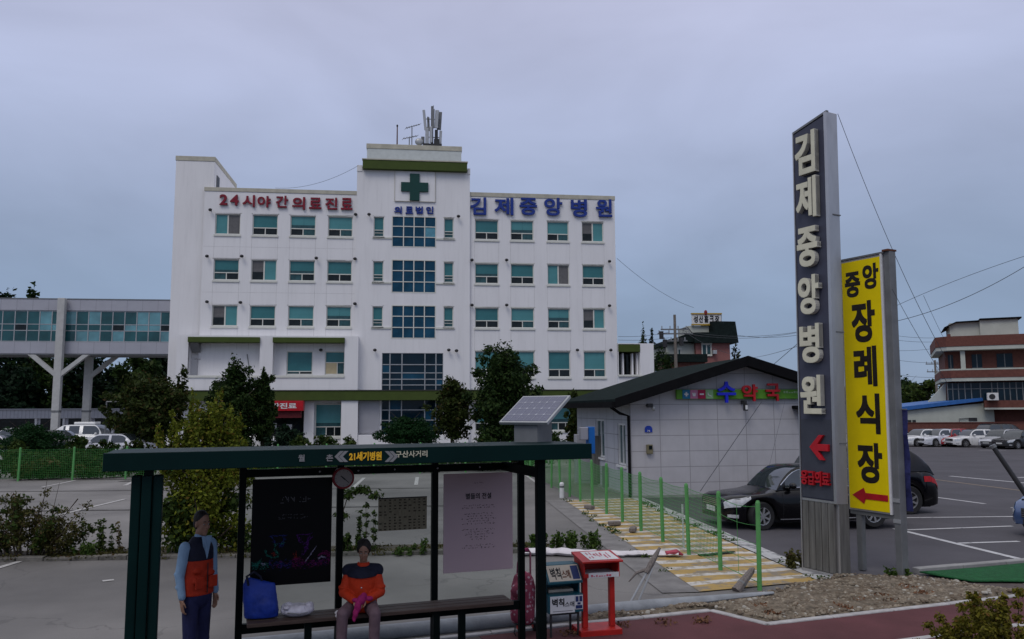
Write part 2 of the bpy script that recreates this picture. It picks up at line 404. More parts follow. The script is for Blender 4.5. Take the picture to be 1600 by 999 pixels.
def ground_mat():
    m = MAT['asphalt_old'].copy(); m.name = 'lot_asphalt'; t, b = nodes_of(m); MAT['lot_asphalt'] = m
    old = b.inputs['Base Color'].links[0].from_socket
    g = t.nodes.new('ShaderNodeNewGeometry'); s = t.nodes.new('ShaderNodeSeparateXYZ'); t.links.new(g.outputs['Position'], s.inputs[0])
    n = t.nodes.new('ShaderNodeTexNoise'); n.inputs['Scale'].default_value = .12; n.inputs['Detail'].default_value = 6; t.links.new(g.outputs['Position'], n.inputs['Vector'])
    # resurfacing patches: darker tracks and stains
    r = t.nodes.new('ShaderNodeMapRange'); r.inputs[1].default_value = .42; r.inputs[2].default_value = .60; r.inputs[3].default_value = .72; r.inputs[4].default_value = 1.14
    t.links.new(n.outputs[0], r.inputs[0])
    mu = t.nodes.new('ShaderNodeVectorMath'); mu.operation = 'SCALE'; t.links.new(old, mu.inputs[0]); t.links.new(r.outputs[0], mu.inputs['Scale'])
    far = t.nodes.new('ShaderNodeMapRange'); far.inputs[1].default_value = 95; far.inputs[2].default_value = 110; t.links.new(s.outputs[1], far.inputs[0])
    x = t.nodes.new('ShaderNodeMix'); x.data_type = 'RGBA'; x.inputs[7].default_value = (.05, .065, .03, 1)
    t.links.new(far.outputs[0], x.inputs[0]); t.links.new(mu.outputs[0], x.inputs[6]); t.links.new(x.outputs[2], b.inputs['Base Color'])
    # cracks
    v = t.nodes.new('ShaderNodeTexVoronoi'); v.feature = 'DISTANCE_TO_EDGE'; v.inputs['Scale'].default_value = .22
    nd = t.nodes.new('ShaderNodeTexNoise'); nd.inputs['Scale'].default_value = 1.3; nd.inputs['Detail'].default_value = 6
    t.links.new(g.outputs['Position'], nd.inputs['Vector'])
    ad = t.nodes.new('ShaderNodeVectorMath'); ad.operation = 'ADD'; sc = t.nodes.new('ShaderNodeVectorMath'); sc.operation = 'SCALE'; sc.inputs['Scale'].default_value = 1.1
    t.links.new(nd.outputs[1], sc.inputs[0]); t.links.new(g.outputs['Position'], ad.inputs[0]); t.links.new(sc.outputs[0], ad.inputs[1]); t.links.new(ad.outputs[0], v.inputs['Vector'])
    lt = t.nodes.new('ShaderNodeMath'); lt.operation = 'LESS_THAN'; lt.inputs[1].default_value = .004; t.links.new(v.outputs['Distance'], lt.inputs[0])
    mf = t.nodes.new('ShaderNodeMath'); mf.operation = 'MULTIPLY'; mf.inputs[1].default_value = .35; t.links.new(lt.outputs[0], mf.inputs[0])
    y = t.nodes.new('ShaderNodeMix'); y.data_type = 'RGBA'; y.inputs[7].default_value = (.045, .042, .04, 1)
    t.links.new(mf.outputs[0], y.inputs[0]); t.links.new(x.outputs[2], y.inputs[6]); t.links.new(y.outputs[2], b.inputs['Base Color'])
    return m
ground_mat()
def axis(lo, hi, step, far_lo, far_hi):
    a = [far_lo, far_lo * .5 + lo * .5] + [lo + i * step for i in range(int((hi - lo) / step) + 1)] + [hi + (far_hi - hi) * .15, hi + (far_hi - hi) * .5, far_hi]
    return a
xs = axis(-70, 90, 2, -900, 900); ys = axis(-12, 100, 2, -200, 1500)
g = G(); nx = len(xs)
g.add([(x, y, gz(x, y) - .004) for y in ys for x in xs], [(j * nx + i, j * nx + i + 1, (j + 1) * nx + i + 1, (j + 1) * nx + i) for j in range(len(ys) - 1) for i in range(nx - 1)])
tag(g.build('ground', MAT['lot_asphalt'], fix=False), kind='structure')

def rows(name, ysl, xl, xr, nx, dz, m, kind='structure'):
    g = G(); n = nx + 1
    g.add([(xl(y) + (xr(y) - xl(y)) * i / nx, y, 0) for y in ysl for i in range(n)], [(j * n + i, j * n + i + 1, (j + 1) * n + i + 1, (j + 1) * n + i) for j in range(len(ysl) - 1) for i in range(nx)])
    g.v = [(x, y, gz(x, y) + dz) for x, y, z in g.v]
    return tag(g.build(name, m, fix=False), kind=kind)
# the darker parking lot on the right
md = mat('asphalt_dark', (.072, .068, .077), .9, var=.16, scale=.5, bump=.3, bscale=70, detail=8)
rows('parking_lot', [12.3 + i * 1.0 for i in range(64)], lambda y: max(4.2 - .13 * (y - 12.3), 2.2) + (.9 if y > 14 else 0), lambda y: 88, 60, .008, md)

def strip(pa, pb, w, dz, m, name='parking_line', n=10, w2=None):
    """painted line between two ground points, following the ground"""
    a = Vector(pa[:2]); b = Vector(pb[:2]); t = (b - a).normalized(); s = Vector((-t.y, t.x)); g = G(); P = []
    for i in range(n + 1):
        c = a.lerp(b, i / n); ww = w + ((w2 or w) - w) * i / n
        for k in (-1, 1):
            q = c + s * (k * ww / 2); P.append((q.x, q.y, gz(q.x, q.y) + dz))
    g.add(P, [(2 * i, 2 * i + 1, 2 * i + 3, 2 * i + 2) for i in range(n)])
    return tag(g.build(name, m, fix=False), kind='structure')
def worn(name, col, under, amt=.5, scale=7):
    m = mat(name, col, .85, var=.12, scale=4); t, b = nodes_of(m)
    n = t.nodes.new('ShaderNodeTexNoise'); n.inputs['Scale'].default_value = scale; n.inputs['Detail'].default_value = 8; n.inputs['Roughness'].default_value = .7
    c = t.nodes.new('ShaderNodeTexCoord'); t.links.new(c.outputs['Object'], n.inputs['Vector'])
    r = t.nodes.new('ShaderNodeMapRange'); r.inputs[1].default_value = amt; r.inputs[2].default_value = amt + .08; t.links.new(n.outputs[0], r.inputs[0])
    x = t.nodes.new('ShaderNodeMix'); x.data_type = 'RGBA'; old = b.inputs['Base Color'].links[0].from_socket
    t.links.new(old, x.inputs[6]); x.inputs[7].default_value = under + (1,); t.links.new(r.outputs[0], x.inputs[0]); t.links.new(x.outputs[2], b.inputs['Base Color'])
    return m
pw = worn('line_white', (.40, .39, .38), (.15, .145, .145), .55)
pw2 = worn('line_white_lot', (.44, .44, .45), (.12, .118, .125), .58)
pt = worn('joint_tan', (.20, .16, .12), (.09, .085, .085), .6)
for a, b, w in (((1398, 827), (1640, 886), .14), ((1406, 810), (1590, 808), .12), ((1417, 829), (1582, 823), .12), ((1496, 850), (1592, 847), .12),
                ((1449, 776), (1539, 788), .14), ((1484, 744.5), (1640, 759), .2), ((1590, 747), (1640, 745), .2), ((1579, 794), (1640, 798), .12), ((1530, 704), (1572, 704), .2)):
    strip(gp(*a), gp(*b), w, .013, pw2)
strip(gp(1446, 748), gp(1640, 773), .16, .013, pt, 'joint_line')
for a, b, w in (((92, 805), (196, 780), .12), ((64, 762), (118, 751), .12), ((-20, 893), (46, 873), .12), ((160, 908.5), (178, 906.5), .12), ((552, 762), (569, 747), .13),
                ((650, 758), (652, 746), .14), ((819, 741), (842, 757), .12), ((425, 762), (450, 748), .12), ((195, 759), (210, 752), .14), ((290, 758), (330, 748), .12), ((740, 775), (752, 752), .12)):
    strip(gp(*a), gp(*b), w, .006, pw)

seam = worn('seam_dark', (.055, .052, .05), (.12, .115, .11), .55, 3)
for a, b, w in (((-60, 769), (760, 762), .16), ((-40, 800), (740, 790), .22), ((60, 750), (330, 749), .25), ((190, 752), (300, 753), .5)):
    strip(gp(*a), gp(*b), w, .003, seam, 'asphalt_seam', 20)
# striped no-parking strip beside the green fence, with the concrete gutter along it
L0, L1, R0, R1 = [Vector(gp(*p)) for p in ((1093, 926), (882, 782), (1279, 909), (986, 779))]
yel = worn('stripe_yellow', (.37, .25, .085), (.22, .185, .14), .49, 3.2); whi = worn('stripe_white', (.50, .48, .45), (.28, .245, .19), .50, 3.2)
nst = 21; gy, gw = G(), G(); rg = random.Random(14); ed = [[0, 0, 0, 0]]
for i in range(nst):                                   # hand painted: every edge wanders a little
    for fr in (.60, 1.0): ed.append([(i + fr) / nst + rg.uniform(-.0035, .0035) + .004 * math.sin(k * 2.1 + i) + (.012 * (1 - i / nst) * (1.5 - k) / 3) for k in range(4)])
ed[-1] = [1, 1, 1, 1]
for i in range(2 * nst):
    gg = gw if i % 2 else gy
    for k in range(3):
        P_ = []
        for kk, e_ in ((k, ed[i]), (k + 1, ed[i]), (k + 1, ed[i + 1]), (k, ed[i + 1])): P_.append(L0.lerp(L1, e_[kk]).lerp(R0.lerp(R1, e_[kk]), kk / 3))
        gg.add(P_, [(0, 1, 2, 3)])
for gg, m, nm in ((gy, yel, 'yellow_stripe'), (gw, whi, 'white_stripe')):
    gg.v = [(x, y, gz(x, y) + .014) for x, y, z in gg.v]; tag(gg.build(nm, m, fix=False), kind='structure')
g = G(); d = Vector((-.55, -.05, 0))
g.add([L0 + d, L0, L1, L1 + d], [(0, 1, 2, 3)]); g.v = [(x, y, .008) for x, y, z in g.v]
tag(g.build('gutter', mat('gutter_gray', (.175, .168, .165), .9, var=.22, scale=2.5, bump=.3), fix=False), kind='structure')
g = G(); d = Vector((.34, .12, 0)); g.add([R0, R0 + d, R1 + d, R1], [(0, 1, 2, 3)]); g.v = [(x, y, gz(x, y) + .018) for x, y, z in g.v]
tag(g.build('strip_edge', worn('edge_white', (.42, .42, .42), (.16, .16, .165), .5, 4), fix=False), kind='structure')

# pavement: brown floor by the shelter, red path, its pale edges, kerb, gravel bed
def slab(name, uv, z0, z1, m, bevel=0):
    g = G(); g.prism([st(*p) for p in uv], z0, z1, 'z'); return tag(g.build(name, m, bevel=bevel), kind='structure')
red = mat('path_red', (.092, .032, .036), .9, var=.2, scale=1.2, bump=.3, bscale=90, detail=8)
slab('pavement', [(-14, 5.2), (24, 5.2), (24, 9.55), (-14, 9.55)], -.2, .006, MAT['paver_brown'])
slab('red_path', [(3.0, 5.6), (24, 5.6), (24, 7.47), (3.0, 7.47)], -.1, .012, red)
slab('red_path', [(3.0, 7.58), (24, 7.58), (24, 8.60), (6.42, 8.60), (6.22, 9.42), (3.0, 9.42)], -.1, .012, red)
def kerbrun(name, pts, w, z0, z1, m, seg=1.0):
    """row of kerb stones with joints along a polyline given in the street frame"""
    g = G()
    for (a, b) in zip(pts[:-1], pts[1:]):
        A, B = Vector(st(*a)), Vector(st(*b)); L = (B - A).length; n = max(1, round(L / seg)); t = (B - A).normalized(); s = Vector((-t.y, t.x)) * w / 2
        for i in range(n):
            p, q = A + t * (L * i / n + .006), A + t * (L * (i + 1) / n - .006)
            g.prism([tuple(p - s), tuple(q - s), tuple(q + s), tuple(p + s)], z0, z1 + random.uniform(-.004, .004), 'z')
    return tag(g.build(name, m, bevel=.012), kind='structure')
random.seed(4)
kerbrun('path_edging', [(3.0, 7.52), (24, 7.52)], .10, -.1, .022, MAT['path_edge'])
kerbrun('path_edging', [(-14, 9.48), (6.20, 9.48), (6.46, 8.64), (24, 8.64)], .10, -.1, .03, MAT['path_edge'])
# rounded back kerb (a grey pipe-like edge)
g = G(); P = [st(u, 9.80 + (.06 * ((u - 3) / 4) ** 2 if u > 3 else 0)) for u in [-14 + i * .5 for i in range(44)]]
g.tube([(x, y, .055) for x, y in P], [(.09, .10)] * (len(P) - 5) + [(.085, .095), (.07, .085), (.055, .07), (.04, .06), (.02, .03)], 10); tag(g.build('back_kerb', MAT['kerb_stone'], smooth=True), kind='structure')
slab('road', [(-40, -12), (40, -12), (40, 4.9), (-40, 4.9)], -.3, .000, MAT['asphalt_dark'])
kerbrun('road_kerb', [(-14, 5.05), (24, 5.05)], .18, -.2, .04, MAT['kerb_stone'])
# gravel bed around the tower signs
gb = mat('gravel_earth', (.150, .122, .090), .95, var=.4, scale=9, bump=1.0, bscale=60, detail=8)
poly = [(6.5, 8.72), (9.9, 8.72), (11.2, 8.78)] + [su(*gp(*q)[:2]) for q in ((1540, 921), (1500, 912), (1440, 905), (1405, 904), (1330, 902), (1282, 908), (1215, 924))] + [(6.2, 9.93), (4.4, 9.93), (4.4, 9.56), (6.22, 9.56)]
bm = bmesh.new(); fc = bm.faces.new([bm.verts.new((*st(*p), 0)) for p in poly]); bmesh.ops.triangulate(bm, faces=[fc])
for k in range(5): bmesh.ops.subdivide_edges(bm, edges=[e for e in bm.edges if e.calc_length() > .28], cuts=1, use_grid_fill=True)
bm.verts.ensure_lookup_table()
for v in bm.verts:
    edge = v.is_boundary
    v.co.z = (.012 if edge else .045 + .05 * mnoise.noise(v.co * 1.3) + .02 * mnoise.noise(v.co * 5))
me = bpy.data.meshes.new('gravel_bed'); bm.to_mesh(me); bm.free(); me.polygons.foreach_set('use_smooth', [True] * len(me.polygons))
tag(link('gravel_bed', me, None, gb), kind='structure')
def inpoly(p, poly):
    c = False; j = len(poly) - 1
    for i in range(len(poly)):
        if (poly[i][1] > p[1]) != (poly[j][1] > p[1]) and p[0] < (poly[j][0] - poly[i][0]) * (p[1] - poly[i][1]) / (poly[j][1] - poly[i][1]) + poly[i][0]: c = not c
        j = i
    return c
g = G(); rng = random.Random(7); stone_mats = [mat('stone_a', (.22, .185, .14), .9, var=.3, scale=9), mat('stone_b', (.13, .10, .072), .9, var=.3, scale=9), mat('stone_c', (.34, .32, .28), .9, var=.2, scale=9)]
cnt = 0
while cnt < 4200:
    p = (rng.uniform(4.4, 11.6), rng.uniform(8.7, 11.6))
    if not inpoly(p, poly): continue
    x, y = st(*p); r = rng.choice((.008, .012, .016, .022)) * rng.uniform(.7, 1.5)
    if rng.random() < .006: r = .04
    co = Vector((x, y, 0)); z = .04 + .05 * mnoise.noise(co * 1.3)
    g.ell((x, y, z), (r * rng.uniform(.8, 1.4), r * rng.uniform(.8, 1.3), r * .75), 5, 4, Matrix.Rotation(rng.uniform(0, 6), 3, 'Z'), mi=rng.choices((0, 1, 2), (6, 5, .9))[0]); cnt += 1
tag(g.build('gravel', stone_mats, fix=False), kind='stuff')
# green artificial turf mat beside the path, and the kerb stones behind it
e = [gp(1437, 900), gp(1640, 884), gp(1640, 914), gp(1520, 913)]
g = G(); nn = 14
for j in range(nn + 1):
    for i in range(nn + 1):
        a = Vector(e[0]).lerp(Vector(e[1]), i / nn); b = Vector(e[3]).lerp(Vector(e[2]), i / nn); p = a.lerp(b, j / nn)
        g.v.append((p.x, p.y, .03 + .012 * mnoise.noise(p * 1.8)))
g.f = [(j * (nn + 1) + i, j * (nn + 1) + i + 1, (j + 1) * (nn + 1) + i + 1, (j + 1) * (nn + 1) + i) for j in range(nn) for i in range(nn)]; g.m = [0] * len(g.f)
o = g.build('turf_mat', MAT['turf_mat'], smooth=True, fix=False); m_ = o.modifiers.new('thick', 'SOLIDIFY'); m_.thickness = .02; m_.offset = -1
tag(o, 'green artificial turf mat lying beside the red path at the lot entrance', 'turf mat')
a, b = su(*gp(1440, 899)[:2]), su(*gp(1640, 882)[:2]); kerbrun('lot_kerb', [(a[0], a[1] + .12), (b[0], b[1] + .1)], .15, -.1, .075, MAT['concrete'], .9)
slab('entrance_apron', [(10.9, 8.72), (24, 8.72), (24, 10.35), (11.3, 10.1), (11.75, 9.5), (11.3, 8.95)], -.1, .010, mat('apron', (.19, .17, .155), .9, var=.25, scale=2.5, bump=.3))
# weedy kerb strip between the two halves of the left lot
ka, kb = Vector(gp(-60, 878)), Vector(gp(860, 862))
g = G(); t = (kb - ka).normalized(); s = Vector((-t.y, t.x, 0))
for i in range(22):
    p, q = ka.lerp(kb, (i + .01) / 22), ka.lerp(kb, (i + .99) / 22)
    g.prism([tuple((p - s * .09)[:2]), tuple((q - s * .09)[:2]), tuple((q + s * .09)[:2]), tuple((p + s * .09)[:2])], -.05, .055 + .012 * (i % 3), 'z')
tag(g.build('lot_kerb', mat('kerb_dirty', (.12, .112, .10), .9, var=.45, scale=4, bump=.5), bevel=.015), kind='structure')
g = G(); s2 = s * .8
g.prism([tuple((ka + s * .1)[:2]), tuple((kb + s * .1)[:2]), tuple((kb + s2)[:2]), tuple((ka + s2)[:2])], -.05, .045, 'z')
tag(g.build('weed_bed', mat('bed_earth', (.07, .06, .045), .95, var=.4, scale=6, bump=.8), ), kind='structure')
KA, KB, KS = ka, kb, s

# ------------------------------------------------------------------ hospital
HA = R(7); HO = (-.4255 * 62, 62.0, 0.0)
H = thing('hospital_building', 'white five storey hospital with green bands, a green cross and blue and red rooftop lettering', 'hospital', HO, HA)
def wall_holes(g, x0, x1, z0, z1, y, holes, depth=.22, mi=None):
    """a wall face at y with openings; every opening gets reveals going back by depth"""
    X = sorted({x0, x1, *[h[0] for h in holes], *[h[1] for h in holes]}); Z = sorted({z0, z1, *[h[2] for h in holes], *[h[3] for h in holes]})
    X = [q for q in X if x0 <= q <= x1]; Z = [q for q in Z if z0 <= q <= z1]
    for i in range(len(X) - 1):
        for j in range(len(Z) - 1):
            cx, cz = (X[i] + X[i + 1]) / 2, (Z[j] + Z[j + 1]) / 2
            if any(h[0] < cx < h[1] and h[2] < cz < h[3] for h in holes): continue
            g.add([(X[i], y, Z[j]), (X[i + 1], y, Z[j]), (X[i + 1], y, Z[j + 1]), (X[i], y, Z[j + 1])], [(0, 1, 2, 3)], mi)
    for a, b, c, d in holes:
        for q in ([(a, c), (a, d)], [(b, d), (b, c)], [(a, d), (b, d)], [(b, c), (a, c)]):
            g.add([(q[0][0], y, q[0][1]), (q[1][0], y, q[1][1]), (q[1][0], y + depth, q[1][1]), (q[0][0], y + depth, q[0][1])], [(0, 1, 2, 3)], mi)
ROWS = [(16.40, 18.03), (12.78, 14.42), (9.18, 10.80)]
CL = [(3.2, 5.12), (6.04, 7.98), (8.94, 10.91), (11.87, 13.8)]; CR = [(23.58, 25.5), (26.5, 28.4), (29.52, 31.33), (32.43, 34.25)]
STY = [['B', 'A', 'A', 'A', 'A', 'A', 'A', 'C'], ['A', 'C', 'A', 'A', 'A', 'A', 'B', 'A'], ['C', 'A', 'A', 'A', 'A', 'A', 'A', 'C']]
wins = []
for ri, (z0, z1) in enumerate(ROWS):
    for ci, (x0, x1) in enumerate(CL + CR): wins.append((x0, x1, z0, z1, STY[ri][ci], 0.0, (ri * 5 + ci * 2 + ri * ci) % 6))
for ci, (x0, x1) in enumerate(CR): wins.append((x0, x1, 5.22, 7.3, 'A', 0.0, ci % 3))
wins += [(29.5, 31.4, .95, 3.05, 'A', 0.0, 1), (32.4, 34.2, .95, 3.05, 'A', 0.0, 2), (23.6, 25.5, .95, 3.05, 'A', 0.0, 0)]
low = [(8.92, 10.9, 5.42, 7.24, 'D', 0.0, 0), (11.84, 13.36, 5.42, 7.24, 'E', 0.0, 0), (11.18, 13.2, .62, 3.15, 'A', 0.0, 1)]
nar = [(a, b, z0, z1, 'N', -.25, k) for k, (z0, z1) in enumerate(ROWS) for a, b in ((15.46, 16.28), (21.06, 21.84))]
cur = [(16.93, 20.4, 15.6, 18.1), (16.95, 20.4, 11.92, 14.55), (16.98, 20.41, 8.27, 10.89)]
big = (16.25, 21.05, .35, 7.11)
gw = G()
wall_holes(gw, 2.33, 14.1, 0, 20.1, 0, [w[:4] for w in wins if w[0] < 14] + [(8.92, 10.9, 5.42, 7.24), (11.84, 13.36, 5.42, 7.24), (11.18, 13.2, .62, 3.15)])
wall_holes(gw, 23.15, 35.24, 0, 20.25, 0, [w[:4] for w in wins if w[0] > 23])
wall_holes(gw, 14.1, 23.15, 0, 22.1, -.25, [w[:4] for w in nar] + cur + [big], .4)
gw.add([(14.1, -.25, 0), (14.1, 16, 0), (14.1, 16, 22.1), (14.1, -.25, 22.1)], [(0, 1, 2, 3)])
gw.add([(23.15, -.25, 0), (23.15, 16, 0), (23.15, 16, 22.1), (23.15, -.25, 22.1)], [(0, 1, 2, 3)])
gw.add([(14.1, -.25, 22.1), (23.15, -.25, 22.1), (23.15, 16, 22.1), (14.1, 16, 22.1)], [(0, 1, 2, 3)])
gw.add([(2.33, 0, 19.7), (14.1, 0, 19.7), (14.1, 16, 19.7), (2.33, 16, 19.7)], [(0, 1, 2, 3)])
gw.add([(23.15, 0, 19.8), (35.24, 0, 19.8), (35.24, 16, 19.8), (23.15, 16, 19.8)], [(0, 1, 2, 3)])
gw.add([(35.24, 0, 0), (35.24, 16, 0), (35.24, 16, 20.25), (35.24, 0, 20.25)], [(0, 1, 2, 3)])
gw.add([(2.33, 16, 0), (35.24, 16, 0), (35.24, 16, 20.2), (2.33, 16, 20.2)], [(0, 1, 2, 3)])
# shallow joints in the render below and beside the window columns
for x0, x1 in CL + CR:
    for za, zb_j in ((14.42, 16.2), (10.8, 12.58), (7.35, 8.98)):
        for x in (x0 - .03, x1 + .01): gw.add([(x, -.004, za), (x + .022, -.004, za), (x + .022, -.004, zb_j), (x, -.004, zb_j)], [(0, 1, 2, 3)], 2)
for z in (14.5, 10.9):
    gw.add([(2.4, -.003, z + .9), (14.05, -.003, z + .9), (14.05, -.003, z + .918), (2.4, -.003, z + .918)], [(0, 1, 2, 3)], 2)
# dark room behind the openings
gw.add([(2.4, .5, .1), (14.0, .5, .1), (14.0, .5, 19.6), (2.4, .5, 19.6)], [(0, 1, 2, 3)], 1)
gw.add([(23.25, .5, .1), (35.1, .5, .1), (35.1, .5, 19.6), (23.25, .5, 19.6)], [(0, 1, 2, 3)], 1)
gw.add([(14.2, .45, .1), (23.0, .45, .1), (23.0, .45, 19.6), (14.2, .45, 19.6)], [(0, 1, 2, 3)], 1)
gw.build('wall', [MAT['white_paint'], MAT['pane_dark'], mat('joint_gray', (.50, .49, .49), .8, var=.2)], H, fix=False)
# stair tower at the left end, set back 0.3 m
g = G(); g.box(0, 2.95, .3, 8.2, 0, 22.3); g.build('stair_tower', MAT['white_paint'], H, bevel=.02)
g = G(); g.box(-.04, 2.99, .26, 8.24, 22.3, 22.68); g.build('coping', MAT['cream_coping'], H, bevel=.02)
g = G(); g.box(2.955, 2.99, 1.0, 1.9, 20.0, 21.4); g.build('roof_door', MAT['dark_metal'], H)
g = G(); g.box(2.30, 14.1, -.05, .25, 19.82, 20.13); g.box(23.16, 35.28, -.05, .25, 19.95, 20.3); g.box(35.0, 35.28, .25, 16, 19.95, 20.3); g.build('coping', MAT['cream_coping'], H, bevel=.015, split=True)
g = G(); g.box(14.08, 14.5, -.3, .3, 21.7, 22.2); g.box(22.95, 23.18, -.3, .3, 21.7, 22.2); g.build('corner_pier', MAT['white_paint'], H, bevel=.01, split=True)
g = G(); g.box(14.55, 22.9, -.7, -.252, 21.82, 22.55); g.build('green_band', MAT['green_band'], H, bevel=.02)
g = G(); g.box(14.5, 22.95, -.74, -.21, 22.555, 22.64); g.build('coping', MAT['cream_coping'], H)
g = G(); g.box(14.8, 22.5, .6, 7, 22.1, 23.9); g.build('roof_house', mat('plant_white', (.50, .53, .52), .7, var=.06), H)
g = G(); g.box(14.75, 22.55, .55, 7.05, 23.9, 24.3); g.build('coping', MAT['cream_coping'], H, bevel=.02)
# cross board
g = G(); g.box(17.08, 20.36, -.34, -.25, 19.3, 21.8); g.build('cross_board', MAT['white_paint'], H)
g = G()
for a in ((17.08, 17.12, 19.3, 21.8), (20.32, 20.36, 19.3, 21.8), (17.12, 20.32, 19.3, 19.34)): g.box(a[0], a[1], -.37, -.342, a[2], a[3])
g.build('cross_board_trim', MAT['cream_coping'], H)
g = G(); a, c, e, f0 = 17.6, 18.3, 19.08, 19.78; b0, b1_, b2_, b3 = 19.36, 20.1, 20.86, 21.58
g.prism([(a, b1_), (c, b1_), (c, b0), (e, b0), (e, b1_), (f0, b1_), (f0, b2_), (e, b2_), (e, b3), (c, b3), (c, b2_), (a, b2_)], -.5, -.35); g.build('cross', MAT['cross_green'], H, bevel=.02)
# lettering: each raised letter is a part
for ch, px, py, w, h in [('2', 350, 313, 12, 17), ('4', 367, 313.5, 13, 17), ('시', 389, 315, 19, 19), ('야', 413, 316, 20, 18), ('간', 441, 316, 19, 19), ('의', 467, 318.5, 20, 20), ('료', 493, 318.5, 19, 18), ('진', 518, 319, 19, 19), ('료', 542, 319.5, 18, 19)]:
    x, z = frame_pt(px, py, HO, HA); g = G(); g.text(ch, x, z, -.12, w * .0505, h * .0505, .12, .026); g.build('red_letter', MAT['letter_red'], H, fix=False)
for ch, px, py, w, h in [('김', 747, 323, 25, 28), ('제', 787, 323.5, 30, 28), ('중', 825, 323.5, 28, 28), ('앙', 864, 324, 29, 29), ('병', 904, 326, 26, 29), ('원', 943, 326, 26, 29)]:
    x, z = frame_pt(px, py, HO, HA); g = G(); g.text(ch, x, z, -.14, w * .052, h * .0515, .14, .024); g.build('blue_letter', MAT['letter_blue'], H, fix=False)
for ch, px in (('의', 622), ('료', 639.5), ('법', 655), ('인', 671.5)):
    x, z = frame_pt(px, 329, HO, HA, -.25); g = G(); g.text(ch, x, z, -.33, .60, .60, .1, .035); g.build('blue_letter', MAT['letter_blue'], H, fix=False)
# windows: one frame per window, with panes and sill as sub-parts (meshes shared by size and style)
_wc = {}
def window(x0, x1, z0, z1, sty, y, var):
    w, h = round(x1 - x0, 2), round(z1 - z0, 2); k = (w, h, sty, var if sty in 'A' else 0)
    if k not in _wc:
        F, P = G(), G(); b = .07
        def pane(a, c, d, e, mi, yy=.05): P.box(a, c, yy, yy + .02, d, e, mi)
        F.box(0, w, .0, .10, 0, b); F.box(0, w, .0, .10, h - b, h); F.box(0, b, .0, .10, b, h - b); F.box(w - b, w, .0, .10, b, h - b)
        if sty in 'AD':
            t = h * .36 if h < 2 else h * .30
            if sty == 'D': t = h * .14
            F.box(b, w - b, .0, .09, t - .035, t + .035)
            pane(b, w - b, t + .035, h - b, (0 if var not in (2, 5) else 1) if sty == 'A' else 1)
            if var in (1, 4, 5): P.box(b, w - b, .044, .0495, t + .035, t + (.18, .30, .24)[var % 3], 3)          # blind not quite down
            if var == 4: P.box(w * .52, w * .53, .040, .0435, t + .3, h - b, 1)
            ms = [(2, 3), (3, 2), (2, 2), (3, 3)][var % 4] if sty == 'A' else (3, 2)
            cut = w * (.5 if var != 1 else .42); F.box(cut - .035, cut + .035, .01, .08, b, t - .035)
            pane(b, cut - .035, b, t - .035, ms[0], .06); pane(cut + .035, w - b, b, t - .035, ms[1], .04)
            if var == 1: F.box(w * .72, w * .72 + .05, .02, .09, b, t - .035)
            if var == 2: P.box(b + .1, cut - .1, .035, .055, b + .05, t - .1, 2)
        elif sty in 'BC':
            m = w * .5; F.box(m - .05, m + .05, .0, .09, b, h - b); l, r_ = (0, 4) if sty == 'B' else (4, 0)
            pane(b, m - .05, b, h - b, l, .06); pane(m + .05, w - b, b, h - b, r_, .04)
            (P.box(b, m - .05, .048, .058, b, h * .42, 2) if sty == 'C' else P.box(m + .05, w - b, .03, .038, b, h * .3, 4))
        elif sty == 'N':
            t = h * .34; F.box(b, w - b, .0, .09, t - .03, t + .03); pane(b, w - b, t + .03, h - b, 1); pane(b, w - b, b, t - .03, 3); F.box(b, w - b, .01, .07, t * .55, t * .55 + .04)
        elif sty == 'E':
            t = h * .52; F.box(b, w - b, .0, .09, t - .03, t + .03); m = w * .62; F.box(m - .03, m + .03, .0, .09, b, t - .03)
            pane(b, w - b, t + .03, h - b, 1); P.box(b, m - .03, .02, .05, b, t - .03, 5); pane(m + .03, w - b, b, t - .03, 3)
        S = G(); S.box(-.06, w + .06, -.30, -.02, -.17, -.02)
        LT = G(); LT.box(-.08, w + .08, -.27, -.16, h + .005, h + .09)
        _wc[k] = (F.mesh('window'), P.mesh('pane'), S.mesh('sill'), LT.mesh('lintel'))
        _wc[k][0].materials.append(MAT['ivory_frame'])
        for q in ('blind_teal', 'blind_teal_deep', 'pane_dark', 'pane_slate', 'pane_gray', 'cream_board'): _wc[k][1].materials.append(MAT[q])
        _wc[k][2].materials.append(MAT['ivory_frame']); _wc[k][3].materials.append(MAT['ivory_frame'])
    a, b_, c, d_ = _wc[k]
    o = link('window', a, H); o.location = (x0, y + .12, z0)
    link('pane', b_, o); link('sill', c, o).location = (0, .10, 0)
    if sty != 'D' and sty != 'E': link('lintel', d_, o).location = (0, .15, 0)
for w in wins + low: window(*w)
for w in nar: window(*w)
for (x0, x1, z0, z1) in cur:
    F, P = G(), G(); w, h = x1 - x0, z1 - z0
    xsq = [0, w * .255, w * .275, w * .5, w * .74, w * .76, w]; yb = [0, h * .33, h * .67, h]
    for q in (0, w * .26, w * .5, w * .745, w): F.box(q - .04, q + .04, 0, .12, 0, h)
    for q in (h * .33, h * .67): F.box(.0, w, .01, .11, q - .035, q + .035)
    F.box(0, w, 0.005, .115, -.03, .05); F.box(0, w, .005, .115, h - .05, h + .03)
    rg = random.Random(int(z0 * 10))
    for i, (a, b) in enumerate(((0, .26), (.26, .5), (.5, .745), (.745, 1))):
        for j in range(3): P.box(a * w + .041, b * w - .041, .055, .07, yb[j] + .04, yb[j + 1] - .04, 1 if (i == 3 and j == 1 and z0 > 15) else 0)
    o = F.build('curtain_window', MAT['ivory_frame'], H); o.location = (x0, -.27, z0)
    P.build('pane', [MAT['curtain_blue'], mat('curtain_lit', (.09, .26, .34), .05, var=.2)], o)
x0, x1, z0, z1 = big; F, P = G(), G(); w, h = x1 - x0, z1 - z0
